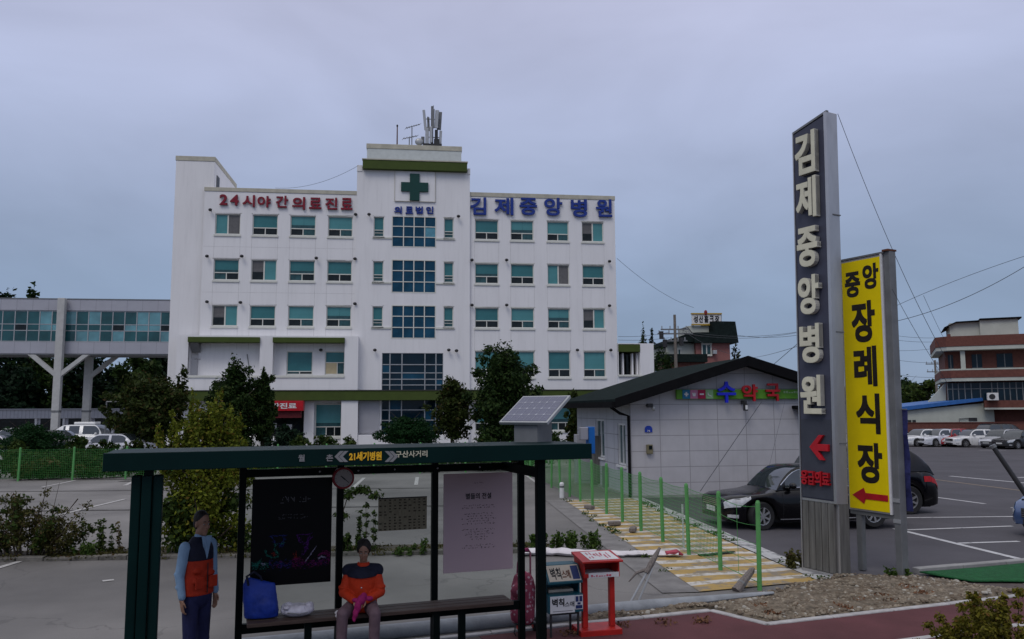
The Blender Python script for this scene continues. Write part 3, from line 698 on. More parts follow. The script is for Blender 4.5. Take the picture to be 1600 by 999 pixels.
cols_ = [0, .13, .325, .70, .88, 1]; zr = [0, .7, 1.5, 2.3, 3.2, 4.25, 4.7, 5.2, 5.85, h]
for q in cols_: F.box(q * w - .04, q * w + .04, 0, .12, 0, h)
for q in zr: F.box(0, w, .012, .108, q - .035, q + .035)
for i in range(5):
    for j in range(9): P.box(cols_[i] * w + .041, cols_[i + 1] * w - .041, .055, .07, zr[j] + .036, zr[j + 1] - .036, 1 if (i + j * 2) % 7 == 0 else 0)
o = F.build('entrance_glazing', MAT['light_metal'], H); o.location = (x0, -.22, z0); P.build('pane', [MAT['curtain_dark'], MAT['curtain_blue']], o)
# sills that join the narrow windows to the curtain windows
g = G()
for z0, z1 in ROWS:
    g.box(15.38, 16.93, -.33, -.252, z0 - .16, z0 - .02); g.box(20.42, 21.94, -.33, -.252, z0 - .16, z0 - .02)
g.build('ledge', MAT['ivory_frame'], H, split=True)
# first-floor balcony frame with two openings, green canopies, and its right face
g = G(); hs = [(1.8, 7.06, 5.25, 8.2), (8.03, 13.42, 5.25, 8.2)]
wall_holes(g, .95, 14.45, 4.15, 8.35, -.95, hs, .3)
g.box(1.0, 14.4, -.65, -.004, 4.15, 5.25); g.box(7.06, 8.03, -.94, -.002, 5.25, 8.2)
for q in (.95, 14.45): g.add([(q, -.95, 4.15), (q, 0, 4.15), (q, 0, 8.35), (q, -.95, 8.35)], [(0, 1, 2, 3)])
g.add([(.95, -.95, 8.35), (14.45, -.95, 8.35), (14.45, 0, 8.35), (.95, 0, 8.35)], [(0, 1, 2, 3)])
g.box(.95, 1.8, -.93, -.003, 5.3, 8.1); g.box(13.42, 14.44, -.93, -.003, 5.3, 8.1)
g.build('balcony', MAT['white_paint'], H, fix=False)
for a, b in ((1.8, 7.06), (8.03, 13.42)):
    g = G(); g.box(a + .0, b - .0, -1.2, -.2, 7.82, 8.22); g.build('canopy', MAT['green_band'], H, bevel=.02)
    g = G(); g.box(a - .02, b + .02, -1.02, -.88, 5.14, 5.32); g.build('ledge', MAT['ivory_frame'], H, bevel=.01)
g = G(); g.prism([(-.9, 7.8), (-.1, 7.8), (-.1, 7.1)], 1.85, 2.5, 'x'); g.build('bracket', MAT['gray_metal'], H)
g = G(); g.tube([(5.95, -.05, 7.0), (6.2, -.05, 5.5)], .03, 6); g.tube([(2.05, -.04, 6.6), (2.5, -.04, 6.6)], .02, 6); g.build('drain_pipe', MAT['gray_metal'], H, split=True)
# long green band over the ground floor
g = G(); g.box(-.05, 35.4, -1.15, -.26, 3.4, 4.13); g.build('green_band', MAT['green_band'], H, bevel=.025)
g = G(); g.box(-.08, 35.43, -1.2, -.25, 4.135, 4.2); g.build('coping', mat('soffit_dark', (.05, .05, .045), .8), H)
# ground floor: wall piers, entrance, red sign
g = G(); g.box(13.25, 14.5, -1.0, -.02, 0, 3.39); g.box(10.4, 11.15, -.5, -.02, 0, 3.39); g.build('pier', MAT['white_paint'], H, bevel=.015, split=True)
g = G(); g.box(14.55, 16.1, -.45, -.255, .9, 3.38); g.build('gray_panel', MAT['panel_metal'], H)
g = G(); g.box(14.5, 23.0, -.9, -.26, 0, .75); g.build('plinth', MAT['white_paint'], H, bevel=.02)
g = G(); g.box(6.6, 10.35, -.3, -.01, 0, 3.2); g.build('entrance', MAT['pane_dark'], H)
g = G(); g.box(9.0, 9.5, -.33, -.305, 1.2, 1.6); g.box(8.1, 8.35, -.33, -.305, 1.3, 1.7); g.build('notice', MAT['paper_white'], H, split=True)
g = G(); g.box(6.0, 10.5, -1.75, -.95, 2.62, 3.38); so = g.build('red_sign', MAT['arrow_red'], H, bevel=.02)
g = G(); g.text('야간진료', 8.75, 3.0, -1.755, 2.5, .44, .02, .03); g.build('sign_text', MAT['paper_white'], so, fix=False)
g = G(); g.box(6.3, 10.3, -1.5, -.9, 2.1, 2.58); g.build('awning', mat('awning_red', (.10, .008, .012), .6), H)
# white shed-like side wing on the right with its own green canopy
g = G(); wall_holes(g, 35.25, 38.28, 0, 7.98, -.05, [(35.32, 37.12, 5.42, 7.92)], 1.8)
for q in (38.28,): g.add([(q, -.05, 0), (q, 9, 0), (q, 9, 7.98), (q, -.05, 7.98)], [(0, 1, 2, 3)])
g.add([(35.25, -.05, 7.98), (38.28, -.05, 7.98), (38.28, 9, 7.98), (35.25, 9, 7.98)], [(0, 1, 2, 3)])
for a in (35.75, 36.55, 36.95): g.box(a, a + .12, .4, .9, 5.42, 7.2)
g.add([(35.3, 1.75, 5.4), (37.15, 1.75, 5.4), (37.15, 1.75, 7.9), (35.3, 1.75, 7.9)], [(0, 1, 2, 3)], 1)
g.build('side_wing', [MAT['white_paint'], MAT['pane_dark']], H, fix=False)
g = G(); g.box(35.3, 37.12, -.12, .9, 7.3, 7.88); g.build('canopy', MAT['green_band'], H)
g = G(); g.box(35.25, 37.2, -.2, -.06, 5.27, 5.42); g.build('ledge', MAT['ivory_frame'], H)
# small flood lamps between the windows
LG = G(); LG.tube([(0, 0, 0), (0, -.25, .03)], .035, 6); LG.ell((0, -.33, .02), (.15, .14, .12), 10, 6); lm = LG.mesh('lamp'); lm.materials.append(MAT['dark_metal']); lm.polygons.foreach_set('use_smooth', [True] * len(lm.polygons))
for px, py in ((330, 330), (556, 337), (577, 337), (716, 340), (325, 402), (379, 402), (495, 405), (555, 406), (737, 408), (791, 408), (951, 410), (325, 473), (377, 474), (555, 476), (737, 478), (791, 478), (951, 479), (502, 548), (586, 548), (701, 548), (713, 549), (793, 549), (901, 548), (953, 548)):
    yy = -.25 if 560 < px < 720 else (-.0)
    x, z = frame_pt(px, py, HO, HA, yy); link('flood_lamp', lm, H).location = (x, yy, z)

# ------------------------------------------------------------------ roof antennas
def hp(px, py, y): x, z = frame_pt(px, py, HO, HA, y); return x, z
A0 = (18.95, 3.0); hx = lambda x, y: (HO[0] + x * math.cos(HA) - y * math.sin(HA), HO[1] + x * math.sin(HA) + y * math.cos(HA))
px_, pz_ = hp(675, 224, 1.15)
AS = 1.12
an = thing('cell_antenna', 'cluster of white cellular antenna panels on a short mast on the penthouse roof', 'antenna', (*hx(px_, 1.15), 24.28), HA); an.scale = (1.0, 1.0, AS * .82)
g = G(); g.tube([(0, 0, 0), (0, 0, 3.9)], .11, 8); g.tube([(0.1, 0, 3.4), (0.1, 0, 4.0)], .03, 6); g.tube([(-.35, .2, 0), (-.35, .2, 3.0)], .05, 6); g.tube([(.45, .2, 0), (.45, .2, 3.2)], .05, 6)
for z in (1.0, 1.9, 2.7): g.tube([(-.55, 0, z), (.6, 0, z)], .04, 6); g.tube([(0, -.4, z), (0, .4, z)], .04, 6)
g.build('mast', MAT['gray_metal'], an)
for k, (x, y, z, w, h, tl, mt) in enumerate(((-.62, 0, 2.6, .22, 1.9, -.09, 'light_metal'), (-.42, -.3, .9, .3, 1.7, 0, 'light_metal'), (.08, -.4, 2.6, .2, 1.8, .02, 'gray_metal'), (.36, -.3, 2.6, .30, 1.7, .05, 'light_metal'), (.66, .1, 2.6, .26, 1.7, .05, 'gray_metal'), (-.3, .2, 2.3, .2, 1.3, -.04, 'gray_metal'), (.45, .25, 2.9, .24, 1.5, .03, 'light_metal'), (-.1, -.4, 1.1, .24, 1.5, 0, 'light_metal'), (.7, .0, .95, .22, 1.4, .04, 'light_metal'), (.32, -.2, 1.0, .2, 1.3, 0, 'dark_metal'))):
    g = G(); g.bx((x, y, z), (w, .12, h), Matrix.Rotation(tl, 3, 'Y')); g.build('antenna_panel', MAT[mt], an, bevel=.03)
g = G(); g.box(-.75, .8, -.5, .5, 0, .25); g.box(.15, .6, -.5, -.1, .2, .7); g.build('base_frame', MAT['dark_metal'], an)
g = G(); g.ell((-1.05, -.1, .5), (.36, .12, .34), 16, 8); g.build('dish', MAT['light_metal'], an, smooth=True)
g = G(); g.box(-.9, -.62, 0, .3, .4, 1.05); g.build('equipment_box', MAT['gray_metal'], an, bevel=.02)
for nm, lab, px, h in (('lightning_rod', 'thin lightning rod with a knob on the left of the penthouse roof', 620.5, 1.65),):
    x, z = hp(px, 224, .8); t = thing(nm, lab, 'rod', (*hx(x, .8), 24.3), HA)
    g = G(); g.tube([(0, 0, 0), (0, 0, h)], [.06, .045], 8); g.build('rod', MAT['rust'], t); g = G(); g.ell((0, 0, h), (.08, .08, .12), 8, 6); g.build('knob', MAT['dark_metal'], t)
def yagi(px, h, lab, n, ang, mesh=None):
    x, z = hp(px, 224, .9); t = thing('tv_antenna', lab, 'tv antenna', (*hx(x, .9), 24.3), HA, 'tv antennas on the penthouse roof')
    g = G(); g.tube([(0, 0, 0), (0, 0, h)], .04, 6); g.build('pole', MAT['gray_metal'], t)
    g = G(); a = Vector((-.5, -.1, h - .12)); b = Vector((.65, .1, h - .12 + ang)); g.tube([a, b], .03, 6)
    for i in range(n):
        c = a.lerp(b, i / (n - 1)); g.tube([c + Vector((.1, -.35 + .02 * i, 0)), c + Vector((-.1, .35 - .02 * i, 0))], .016, 5)
    g.build('boom', MAT['gray_metal'], t)
yagi(643.5, 1.6, 'taller television antenna beside the cellular mast on the penthouse roof', 7, .45)
yagi(639.5, .7, 'lower television antenna standing left of the taller one on the penthouse roof', 6, .35)

# ------------------------------------------------------------------ footbridge on the left
BO = hx(-.02, 1.2); B = thing('footbridge', 'enclosed glazed footbridge with grey panels joining the hospital on the left', 'footbridge', (*BO, 0), HA)
bz0, bz1, bz2, bz3 = [frame_pt(180, py, (*BO, 0), HA)[1] for py in (553, 535, 486, 469)]
g = G(); g.box(-24, 0, 0, 3.2, bz0, bz1); g.box(-24, 0, 0, 3.2, bz2, bz3); g.build('cladding', MAT['bridge_panel'], B)
g = G(); g.box(-24, 0, -.03, 3.23, bz3 + .003, bz3 + .08); g.box(-24, 0, .05, 3.15, bz0 - .1, bz0 - .004); g.build('trim', MAT['gray_metal'], B)
F, P = G(), G(); n = 27; hh = bz2 - bz1
for i in range(n + 1): x = -.02 - i * .89; F.box(x - .035, x + .035, .06, .14, bz1, bz2)
for q in (.02, .36, .56, .98): F.box(-24, 0, .07, .135, bz1 + hh * q - .03, bz1 + hh * q + .03)
F.build('mullion', MAT['light_metal'], B)
rg = random.Random(3)
for i in range(n):
    x = -.02 - i * .89
    for a, b in ((.02, .36), (.36, .56), (.56, .98)):
        P.box(x - .85, x - .04, .09, .11, bz1 + hh * a + .03, bz1 + hh * b - .03, 1 if (rg.random() < (.5 if i < 11 else .12)) else (2 if a == .36 and rg.random() < .4 else 0))
P.build('pane', [MAT['bridge_glass'], mat('bridge_glass_pale', (.10, .25, .29), .05, spec=.8, var=.4, scale=.5), MAT['pane_dark']], B)
g = G(); g.box(-24, 0, 2.9, 3.0, bz1, bz2); g.build('rear_wall', MAT['pane_slate'], B)
x_, z_ = frame_pt(97, 500, (*BO, 0), HA, -.5); zt = frame_pt(97, 466, (*BO, 0), HA, -.5)[1]
def pillar(x, y, top, brace, nm='pillar'):
    g = G(); g.box(x - .27, x + .27, y - .22, y + .22, 0, top); p = g.build(nm, MAT['bridge_pillar'], B, bevel=.03)
    g = G()
    for s in brace:
        g.prism([(x + s * .27, bz0 - 1.75), (x + s * .27, bz0 - 1.35), (x + s * 1.75, bz0 - .12), (x + s * 2.2, bz0 - .12)], y - .18, y + .18)
    if brace: g.build('brace', MAT['bridge_pillar'], p)
    g = G(); g.box(x - .29, x + .29, y - .24, y + .24, 2.6, 2.75); g.build('collar', MAT['gray_metal'], p)
pillar(x_ - .1, -.40, zt, (-1, 1)); pillar(x_ + .95, 2.6, bz0 - .1, (1,))
pillar(x_ - 14, -.52, zt, (-1, 1))

# ------------------------------------------------------------------ low annex under the bridge
AO = at(-60, 690, 67); AO = (AO.x, AO.y, 0); AN = thing('annex', 'long low white annex with dark windows behind the parked vehicles on the left', 'annex', AO, R(6))
ztop = frame_pt(60, 641, AO, R(6))[1]; zf = frame_pt(60, 654, AO, R(6))[1]
g = G(); g.box(0, 16.5, 0, 6, zf, ztop); g.box(0, 16.5, .3, 6, 0, zf); g.build('wall', MAT['shed_white'], AN)
g = G(); g.box(-.1, 16.6, -.15, 6.1, ztop + .003, ztop + .12); g.build('roof', MAT['panel_metal'], AN)
for a, b in ((.2, 5.5), (5.9, 7.7), (8.1, 9.8), (10.2, 11.6), (11.9, 13.4), (13.8, 16)):
    g = G(); g.box(a, b, .24, .29, .6, zf - .03); o = g.build('window', MAT['pane_dark'], AN)
    g = G(); g.box(b + .0, b + .16, .12, .295, 0, zf); g.box(a, b, .2, .235, .5, .6); g.build('frame', MAT['white_paint'], o)

# ------------------------------------------------------------------ pharmacy
PA = R(8.3); c_ = gp(987, 772); PO = (c_[0] * .955, c_[1] * .955, -.05); PD = 7.2
PH = thing('pharmacy', 'small tiled pharmacy with a dark shingled gable roof and green sign board', 'pharmacy', PO, PA)
pf = lambda px, py, y=0: frame_pt(px, py, PO, PA, y)
exz = pf(987, 626)[1]; axx, axz = pf(1157, 571); W2 = axx * 2
g = G(); pl = [(0, 0), (W2, 0), (W2, exz), (axx, axz), (0, exz)]
g.add([(x, 0, z) for x, z in pl] + [(x, PD, z) for x, z in pl], [(0, 1, 2, 3, 4), (5, 6, 7, 8, 9)]); g.build('gable_wall', MAT['pharmacy_tile'], PH, fix=False, split=True)
g = G(); wall_holes(g, 0, PD, 0, exz, 0, [(.55, 1.45, .95, 2.25), (3.1, 4.3, 1.05, 2.35)], .12); g.v = [(y, PD - x, z) for x, y, z in g.v]
g.v = [(x, y, z) for x, y, z in g.v]
g.add([(W2, 0, 0), (W2, PD, 0), (W2, PD, exz), (W2, 0, exz)], [(0, 1, 2, 3)])
# flip so that x of the wall runs back from the front corner
g.v = [(x, PD - y, z) if x < 1 else (x, y, z) for x, y, z in g.v]
g.build('side_wall', MAT['pharmacy_side'], PH, fix=False, split=True)
ov, oe = .55, .55; sl_ = (axz - exz) / axx; rz = lambda x: exz + sl_ * x if x <= axx else exz + sl_ * (W2 - x)
g = G(); tk = .2
prof = [(-ov, rz(0) - sl_ * ov), (axx, axz), (W2 + ov, rz(W2) - sl_ * ov), (W2 + ov, rz(W2) - sl_ * ov + tk), (axx, axz + tk + .02), (-ov, rz(0) - sl_ * ov + tk)]
g.prism([(x, z + .004) for x, z in prof], -oe + .04, PD + .4, 'y'); g.build('roof', MAT['roof_charcoal'], PH)
g = G(); pr2 = [(-ov - .05, prof[0][1] - .06), (axx, axz - .05), (W2 + ov + .05, prof[0][1] - .06), (W2 + ov + .05, prof[3][1] + .03), (axx, axz + tk + .06), (-ov - .05, prof[5][1] + .03)]
g.prism(pr2, -oe - .05, -oe + .038, 'y'); g.build('bargeboard', MAT['eave_dark'], PH)
g = G(); g.box(-ov - .16, -ov - .052, -oe, PD + .4, prof[0][1] - .05, prof[0][1] + .13); g.build('gutter', MAT['eave_dark'], PH)
g = G(); g.tube([(-ov - .1, -.2, prof[0][1] - .03), (-.35, -.12, prof[0][1] - .22), (-.07, -.07, prof[0][1] - .3), (-.07, -.07, .05)], .045, 8); g.build('downpipe', MAT['eave_dark'], PH)
for a, b, c, d in ((.55, 1.45, .95, 2.25), (3.1, 4.3, 1.05, 2.35)):
    g = G(); g.box(.04, .1, a, b, c, c + .06); g.box(.04, .1, a, b, d - .06, d); g.box(.04, .1, a, a + .06, c + .06, d - .06); g.box(.04, .1, b - .06, b, c + .06, d - .06); g.box(.045, .1, (a + b) / 2 - .02, (a + b) / 2 + .03, c + .06, d - .06)
    o = g.build('window', MAT['paper_white'], PH); g = G(); g.box(.085, .095, a + .06, b - .06, c + .06, d - .06); g.build('pane', MAT['pane_slate'], o)
    g = G(); g.box(-.05, .038, a - .06, b + .06, c - .07, c); g.build('sill', MAT['paper_white'], o)
x0, z0 = pf(1055, 624); x1, z1 = pf(1249, 604); zz = (z0 - .0, pf(1055, 609)[1])
SG = G(); SG.box(x0, x0 + 6.0, -.14, -.03, zz[0], zz[1]); sg = SG.build('sign_board', MAT['green_sign'], PH, bevel=.012)
zc = (zz[0] + zz[1]) / 2
cols4 = [mat('icon_blue', (.02, .16, .30), .5), mat('icon_pink', (.50, .18, .30), .5), mat('icon_crimson', (.36, .01, .06), .5), mat('icon_green', (.22, .40, .20), .5)]
wh = MAT['paper_white']; xi = [pf(px, 616)[0] for px in (1069.5, 1081.5, 1093.5, 1105.5)]
for k, x in enumerate(xi):
    g = G(); q = .118; g.box(x - q, x + q, -.16, -.142, zc - q * 1.15, zc + q * 1.15); o = g.build('icon', cols4[k], sg)
    g = G()
    if k == 0: g.box(x - .065, x + .065, -.168, -.161, zc - .024, zc + .024); g.box(x - .024, x + .024, -.168, -.161, zc + .0245, zc + .065); g.box(x - .024, x + .024, -.168, -.161, zc - .065, zc - .0245)
    elif k == 1: g.prism([(x - .06, zc + .05), (x - .04, zc - .06), (x + .04, zc - .06), (x + .06, zc + .05), (x + .02, zc + .02), (x, zc + .06), (x - .02, zc + .02)], -.168, -.161)
    elif k == 2: g.box(x - .065, x + .065, -.168, -.161, zc - .022, zc + .022)
    else: g.tube([(x - .055, -.164, zc + .05), (x - .045, -.164, zc - .01), (x, -.164, zc - .05), (x + .055, -.164, zc - .06)], .018, 6)
    g.build('symbol', wh, o)
for ch, px, py, w, h, mm in (('수', 1134.5, 613, 32, 35, 'letter_blue'), ('약', 1171, 614, 27, 28, 'arrow_red'), ('국', 1207, 613, 25, 29, 'arrow_red')):
    x, z = pf(px, py, -.2); g = G(); g.text(ch, x, z, -.215, w / 54, h / 54, .08, .024)
    if ch == '수':
        m_ = mat('pharmacy_blue', (.012, .02, .52), .4, var=.1); g.build('blue_letter', m_, PH, fix=False)
    else: g.build('red_letter', MAT[mm], PH, fix=False)
x, z = pf(1236, 613, -.14); g = G(); rg = random.Random(2)
for k in range(6): g.box(x - .25 + k * .085, x - .19 + k * .085, -.147, -.141, z - .03, z + rg.uniform(.0, .04))
g.build('small_text', mat('pale_green_ink', (.30, .45, .22), .6), sg)
x, z = pf(1013, 671); g = G(); g.box(x - .115, x + .115, -.03, -.002, z - .09, z + .02)
g.tube([(x, -.016, z + .02), (x, -.0161, z + .0201)], .01, 4)
g.prism([(x - .115 + .0, z + .021), (x + .115, z + .021), (x + .09, z + .075), (x + .045, z + .105), (x - .045, z + .105), (x - .09, z + .075)], -.03, -.002); o = g.build('house_number', mat('plate_blue', (.015, .045, .33), .4), PH)
g = G(); g.text('76', x, z - .045, -.032, .09, .05, .004, .02); g.build('number_text', wh, o, fix=False)
x, z = pf(1014, 702); g = G(); g.box(x - .09, x + .09, -.12, -.002, z - .14, z + .14); o = g.build('meter_box', mat('box_tan', (.17, .15, .09), .6), PH, bevel=.015); g = G(); g.box(x - .04, x + .06, -.135, -.122, z + .0, z + .11); g.build('meter_glass', MAT['pane_dark'], o)
x, z = pf(1159, 637); g = G(); g.box(x - .04, x + .04, -.3, -.02, z + .1, z + .22); g.box(x - .05, x + .05, -.34, -.2, z - .1, z + .1); o = g.build('wall_lamp', MAT['dark_metal'], PH, bevel=.01); g = G(); g.box(x - .035, x + .035, -.352, -.342, z - .06, z + .07); g.build('lens', MAT['paper_white'], o)
x, z = pf(1014, 636); g = G(); g.tube([(x - .1, -.02, z + .04), (x - .1, -.22, z + .04)], .025, 6); g.box(x - .14, x + .02, -.34, -.16, z - .02, z + .1); o = g.build('camera', MAT['dark_metal'], PH, bevel=.02); g = G(); g.ell((x + .06, -.25, z - .04), (.07, .07, .09), 10, 7); g.build('dome', MAT['light_metal'], o, smooth=True)
x, z = pf(1242, 640); g = G(); g.prism([(0, z + .12), (-.5, z + .02), (-.5, z - .12), (-.42, z - .12), (-.42, z), (0, z + .02)], x - .1, x + 1.0, 'x'); g.build('awning', MAT['eave_dark'], PH)
g = G(); g.box(-.07, W2 + .07, -.07, PD, -.4, .12); g.build('plinth', MAT['concrete'], PH)
def boxthing(nm, lab, cat, px, py, w, d, h, m, th=PA, door=True, Y=None):
    p = gp(px, py); t = thing(nm, lab, cat, p, th); g = G(); g.box(-w / 2, w / 2, 0, d, .04, h); g.build('cabinet', MAT[m], t, bevel=.015)
    g = G(); g.box(-w / 2 + .05, w / 2 - .05, -.014, -.002, .14, h - .06); o = g.build('door', MAT[m], t, bevel=.006)
    g = G(); g.box(w * .28, w * .34, -.04, -.016, h * .5, h * .58); g.build('handle', MAT['dark_metal'], o)
    g = G(); g.box(-w / 2 - .03, w / 2 + .03, -.03, d + .03, 0, .038); g.build('base', MAT['concrete'], t); return t
boxthing('utility_cabinet', 'tall pale grey utility cabinet standing by the side wall of the pharmacy', 'cabinet', 917, 757, .72, .4, 1.75, 'panel_metal')
boxthing('utility_cabinet', 'slim taupe utility cabinet next to the pale grey one by the pharmacy', 'cabinet', 940, 760, .55, .4, 1.72, 'steel_worn')
boxthing('equipment_box', 'small dark equipment box on the ground behind the green fence', 'box', 955, 765, .4, .4, .75, 'gray_metal')
# ------------------------------------------------------------------ vegetation
def leaf_mesh(name, clumps, n, size, seed, shell=2.4, flat=.35, mi=None, aspect=.55):
    """n leaf-sized faces spread through a set of ellipsoid clumps (cx,cy,cz,rx,ry,rz)"""
    r = np.random.default_rng(seed); C = np.array(clumps, float)
    wgt = np.prod(C[:, 3:], axis=1) ** .72; wgt /= wgt.sum(); k = r.choice(len(C), n, p=wgt)
    d = r.normal(size=(n, 3)); d /= np.linalg.norm(d, axis=1)[:, None]; rad = r.random(n) ** (1 / shell) * (1 + .16 * r.normal(size=n))
    p = C[k, :3] + d * C[k, 3:] * rad[:, None]
    nn = d * .6 + r.normal(size=(n, 3)) * .7 + np.array([0, 0, flat]); nn /= np.linalg.norm(nn, axis=1)[:, None]
    a = np.cross(nn, r.normal(size=(n, 3))); a /= np.linalg.norm(a, axis=1)[:, None]; b = np.cross(nn, a)
    s = size * r.uniform(.55, 1.35, n)[:, None]; a *= s; b *= s * aspect
    v = np.stack([p - a, p + b - a * .1, p + a, p - b - a * .1], 1).reshape(-1, 3)
    v[:, 2] = np.maximum(v[:, 2], .01)
    me = bpy.data.meshes.new(name); me.vertices.add(4 * n); me.vertices.foreach_set('co', v.ravel())
    me.loops.add(4 * n); me.loops.foreach_set('vertex_index', np.arange(4 * n)); me.polygons.add(n); me.polygons.foreach_set('loop_start', np.arange(n) * 4)
    me.update(calc_edges=True); me.validate(); return me
def trunk_mesh(h, r, seed, limbs, spread, split=.35, top=.8, lean=0):
    rg = random.Random(seed); g = G(); pts = []; rad = []
    for i in range(7):
        t = i / 6; pts.append((lean * t + rg.uniform(-.06, .06) * h * .3 * t, rg.uniform(-.06, .06) * h * .3 * t, h * top * t)); rad.append(r * (1.25 if i == 0 else 1) * (1 - .72 * t))
    g.tube(pts, rad, 8)
    for k in range(limbs):
        t = split + (1 - split) * (k + .5) / limbs; i = min(5, int(t * 6)); q = t * 6 - i
        a = Vector(pts[i]).lerp(Vector(pts[i + 1]), q); w = k * 2.4 + rg.uniform(-.4, .4); L = spread * (1.1 - .5 * t) * rg.uniform(.7, 1.1)
        b = a + Vector((math.cos(w) * L * .55, math.sin(w) * L * .55, L * .35)); c = a + Vector((math.cos(w) * L, math.sin(w) * L, L * .75))
        rr_ = r * (1 - .7 * t) * .55; g.tube([a, b, c], [rr_, rr_ * .6, rr_ * .2], 6)
    return g
def tree(nm, lab, cat, loc, h, w, n, size, lm, seed, group=None, trunk=.12, base=.25, form='round', limbs=9, shell=2.4, lean=0.0, depth=None, nclump=16, flat=.35, rs=1.0):
    """tapered trunk with limbs; the crown is many small leaves gathered in uneven clumps"""
    t = thing(nm, lab, cat, loc, 0, group); rg = random.Random(seed); cl = []; dp = depth or w
    for k in range(nclump):
        u = (k + .5) / nclump; z = h * (base + (1 - base) * u)
        prof = {'round': math.sin(math.pi * min(1, .12 + .80 * u)) ** .7, 'cone': (1 - u) ** .85 + .08, 'column': .75 * math.sin(math.pi * (.18 + .72 * u)) ** .5, 'dome': (1 - u ** 2.2) ** .5, 'vase': .45 + .55 * math.sin(math.pi * (.1 + .65 * u)), 'upright': (.62 + .38 * math.sin(math.pi * u)) * (1 - .45 * u)}[form]
        a = k * 2.399 + rg.uniform(-.5, .5); d = prof * .58 * rg.uniform(.35, 1.05); rr_ = max(.18, prof) * rg.uniform(.32, .55) * rs
        cl.append((lean * u + math.cos(a) * d * w / 2, math.sin(a) * d * dp / 2, z, rr_ * w / 2, rr_ * dp / 2, h * (1 - base) * rg.uniform(.10, .19)))
        if rg.random() < .6:   # an outlying twig clump that breaks the outline
            a2 = a + rg.uniform(-.6, .6); cl.append((lean * u + math.cos(a2) * prof * w * .47, math.sin(a2) * prof * dp * .47, z + rg.uniform(0, .06) * h, w * .09, dp * .09, h * .06))
    cl.append((lean, 0, h * .95, w * .07, dp * .07, h * .07))
    trunk_mesh(h, trunk, seed, limbs, w * .42, base * .8, .93, lean).build('trunk', MAT['trunk_bark'], t, smooth=True)
    link('crown', leaf_mesh('crown', cl, n, size, seed, shell, flat), t, MAT[lm]); return t
def base_at(px, Y): p = at(px, 640, Y); return (p.x, Y, gz(p.x, Y))
def htop(py, Y, px=800): return at(px, py, Y).z
# dark woods under and behind the footbridge
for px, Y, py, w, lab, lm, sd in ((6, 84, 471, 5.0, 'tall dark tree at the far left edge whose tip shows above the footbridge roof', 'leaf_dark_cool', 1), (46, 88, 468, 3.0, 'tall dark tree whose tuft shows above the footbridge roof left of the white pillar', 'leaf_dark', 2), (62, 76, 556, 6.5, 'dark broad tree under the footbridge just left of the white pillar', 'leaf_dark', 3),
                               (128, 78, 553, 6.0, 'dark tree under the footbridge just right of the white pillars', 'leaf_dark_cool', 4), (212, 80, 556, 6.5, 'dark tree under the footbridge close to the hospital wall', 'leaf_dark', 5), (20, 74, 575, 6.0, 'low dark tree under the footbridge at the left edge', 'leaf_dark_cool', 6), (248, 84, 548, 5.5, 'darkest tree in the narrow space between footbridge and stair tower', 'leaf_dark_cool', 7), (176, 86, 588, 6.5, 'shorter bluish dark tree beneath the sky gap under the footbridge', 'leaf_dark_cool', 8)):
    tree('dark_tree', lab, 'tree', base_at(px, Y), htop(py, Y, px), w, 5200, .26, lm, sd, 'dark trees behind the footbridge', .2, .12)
# trees in the hospital forecourt
tree('broadleaf_tree', 'large dark olive tree left of the stair tower behind the yellow green shrub', 'tree', base_at(228, 46), htop(597, 46, 228), 4.4, 15000, .12, 'leaf_brown', 11, None, .14, .02, 'vase', nclump=34)
tree('sapling', 'thin leafy sapling tip rising in front of the white stair tower', 'tree', base_at(283, 47), htop(572, 47, 283), .9, 420, .13, 'leaf_brown', 12, None, .04, .35, 'column', 5)
tree('pine_tree', 'dark spreading pine in front of the balcony openings', 'tree', base_at(366, 50), htop(577, 50, 368), 4.3, 14500, .11, 'leaf_dark', 13, None, .14, .03, 'upright', nclump=32)
tree('conifer', 'dark cone shaped conifer left of the red sign', 'tree', base_at(412, 51), htop(588, 51, 417), 2.1, 8000, .12, 'leaf_dark', 14, None, .10, .2, 'upright', nclump=24)
tree('bushy_tree', 'small dark bush beneath the red entrance sign', 'shrub', base_at(448, 46), htop(668, 46, 448), 2.6, 4200, .10, 'leaf_dark_cool', 15, None, .06, .02, 'dome')
tree('maple_tree', 'thin reddish brown tree in front of the entrance glazing', 'tree', base_at(706, 49), htop(596, 49, 706), 3.3, 5200, .12, 'leaf_brown', 16, None, .09, .24, 'round', 12, 2.0, nclump=26)
tree('broadleaf_tree', 'large dense dark green tree before the right wing windows', 'tree', base_at(788, 47), htop(552, 47, 788), 4.4, 20000, .11, 'leaf_dark', 17, None, .16, .08, 'round', 12, nclump=34)
tree('broadleaf_tree', 'small russet tree squeezed between hospital and pharmacy eave', 'tree', base_at(897, 44), htop(618, 44, 897), 1.3, 1500, .13, 'leaf_brown', 18, None, .07, .2, 'column')
t = tree('topiary_shrub', 'clipped flat domed evergreen in front of the hospital entrance', 'shrub', base_at(634, 44), htop(655, 44, 634), 3.3, 15000, .06, 'leaf_topiary', 19, None, .09, .42, 'dome', 10, 5, nclump=34)
tree('topiary_shrub', 'broad flat dark evergreen in front of the parked vehicles on the left', 'shrub', base_at(50, 41), htop(666, 41, 50), 3.5, 15000, .06, 'leaf_topiary', 20, None, .10, .3, 'dome', 10, 5, nclump=34)
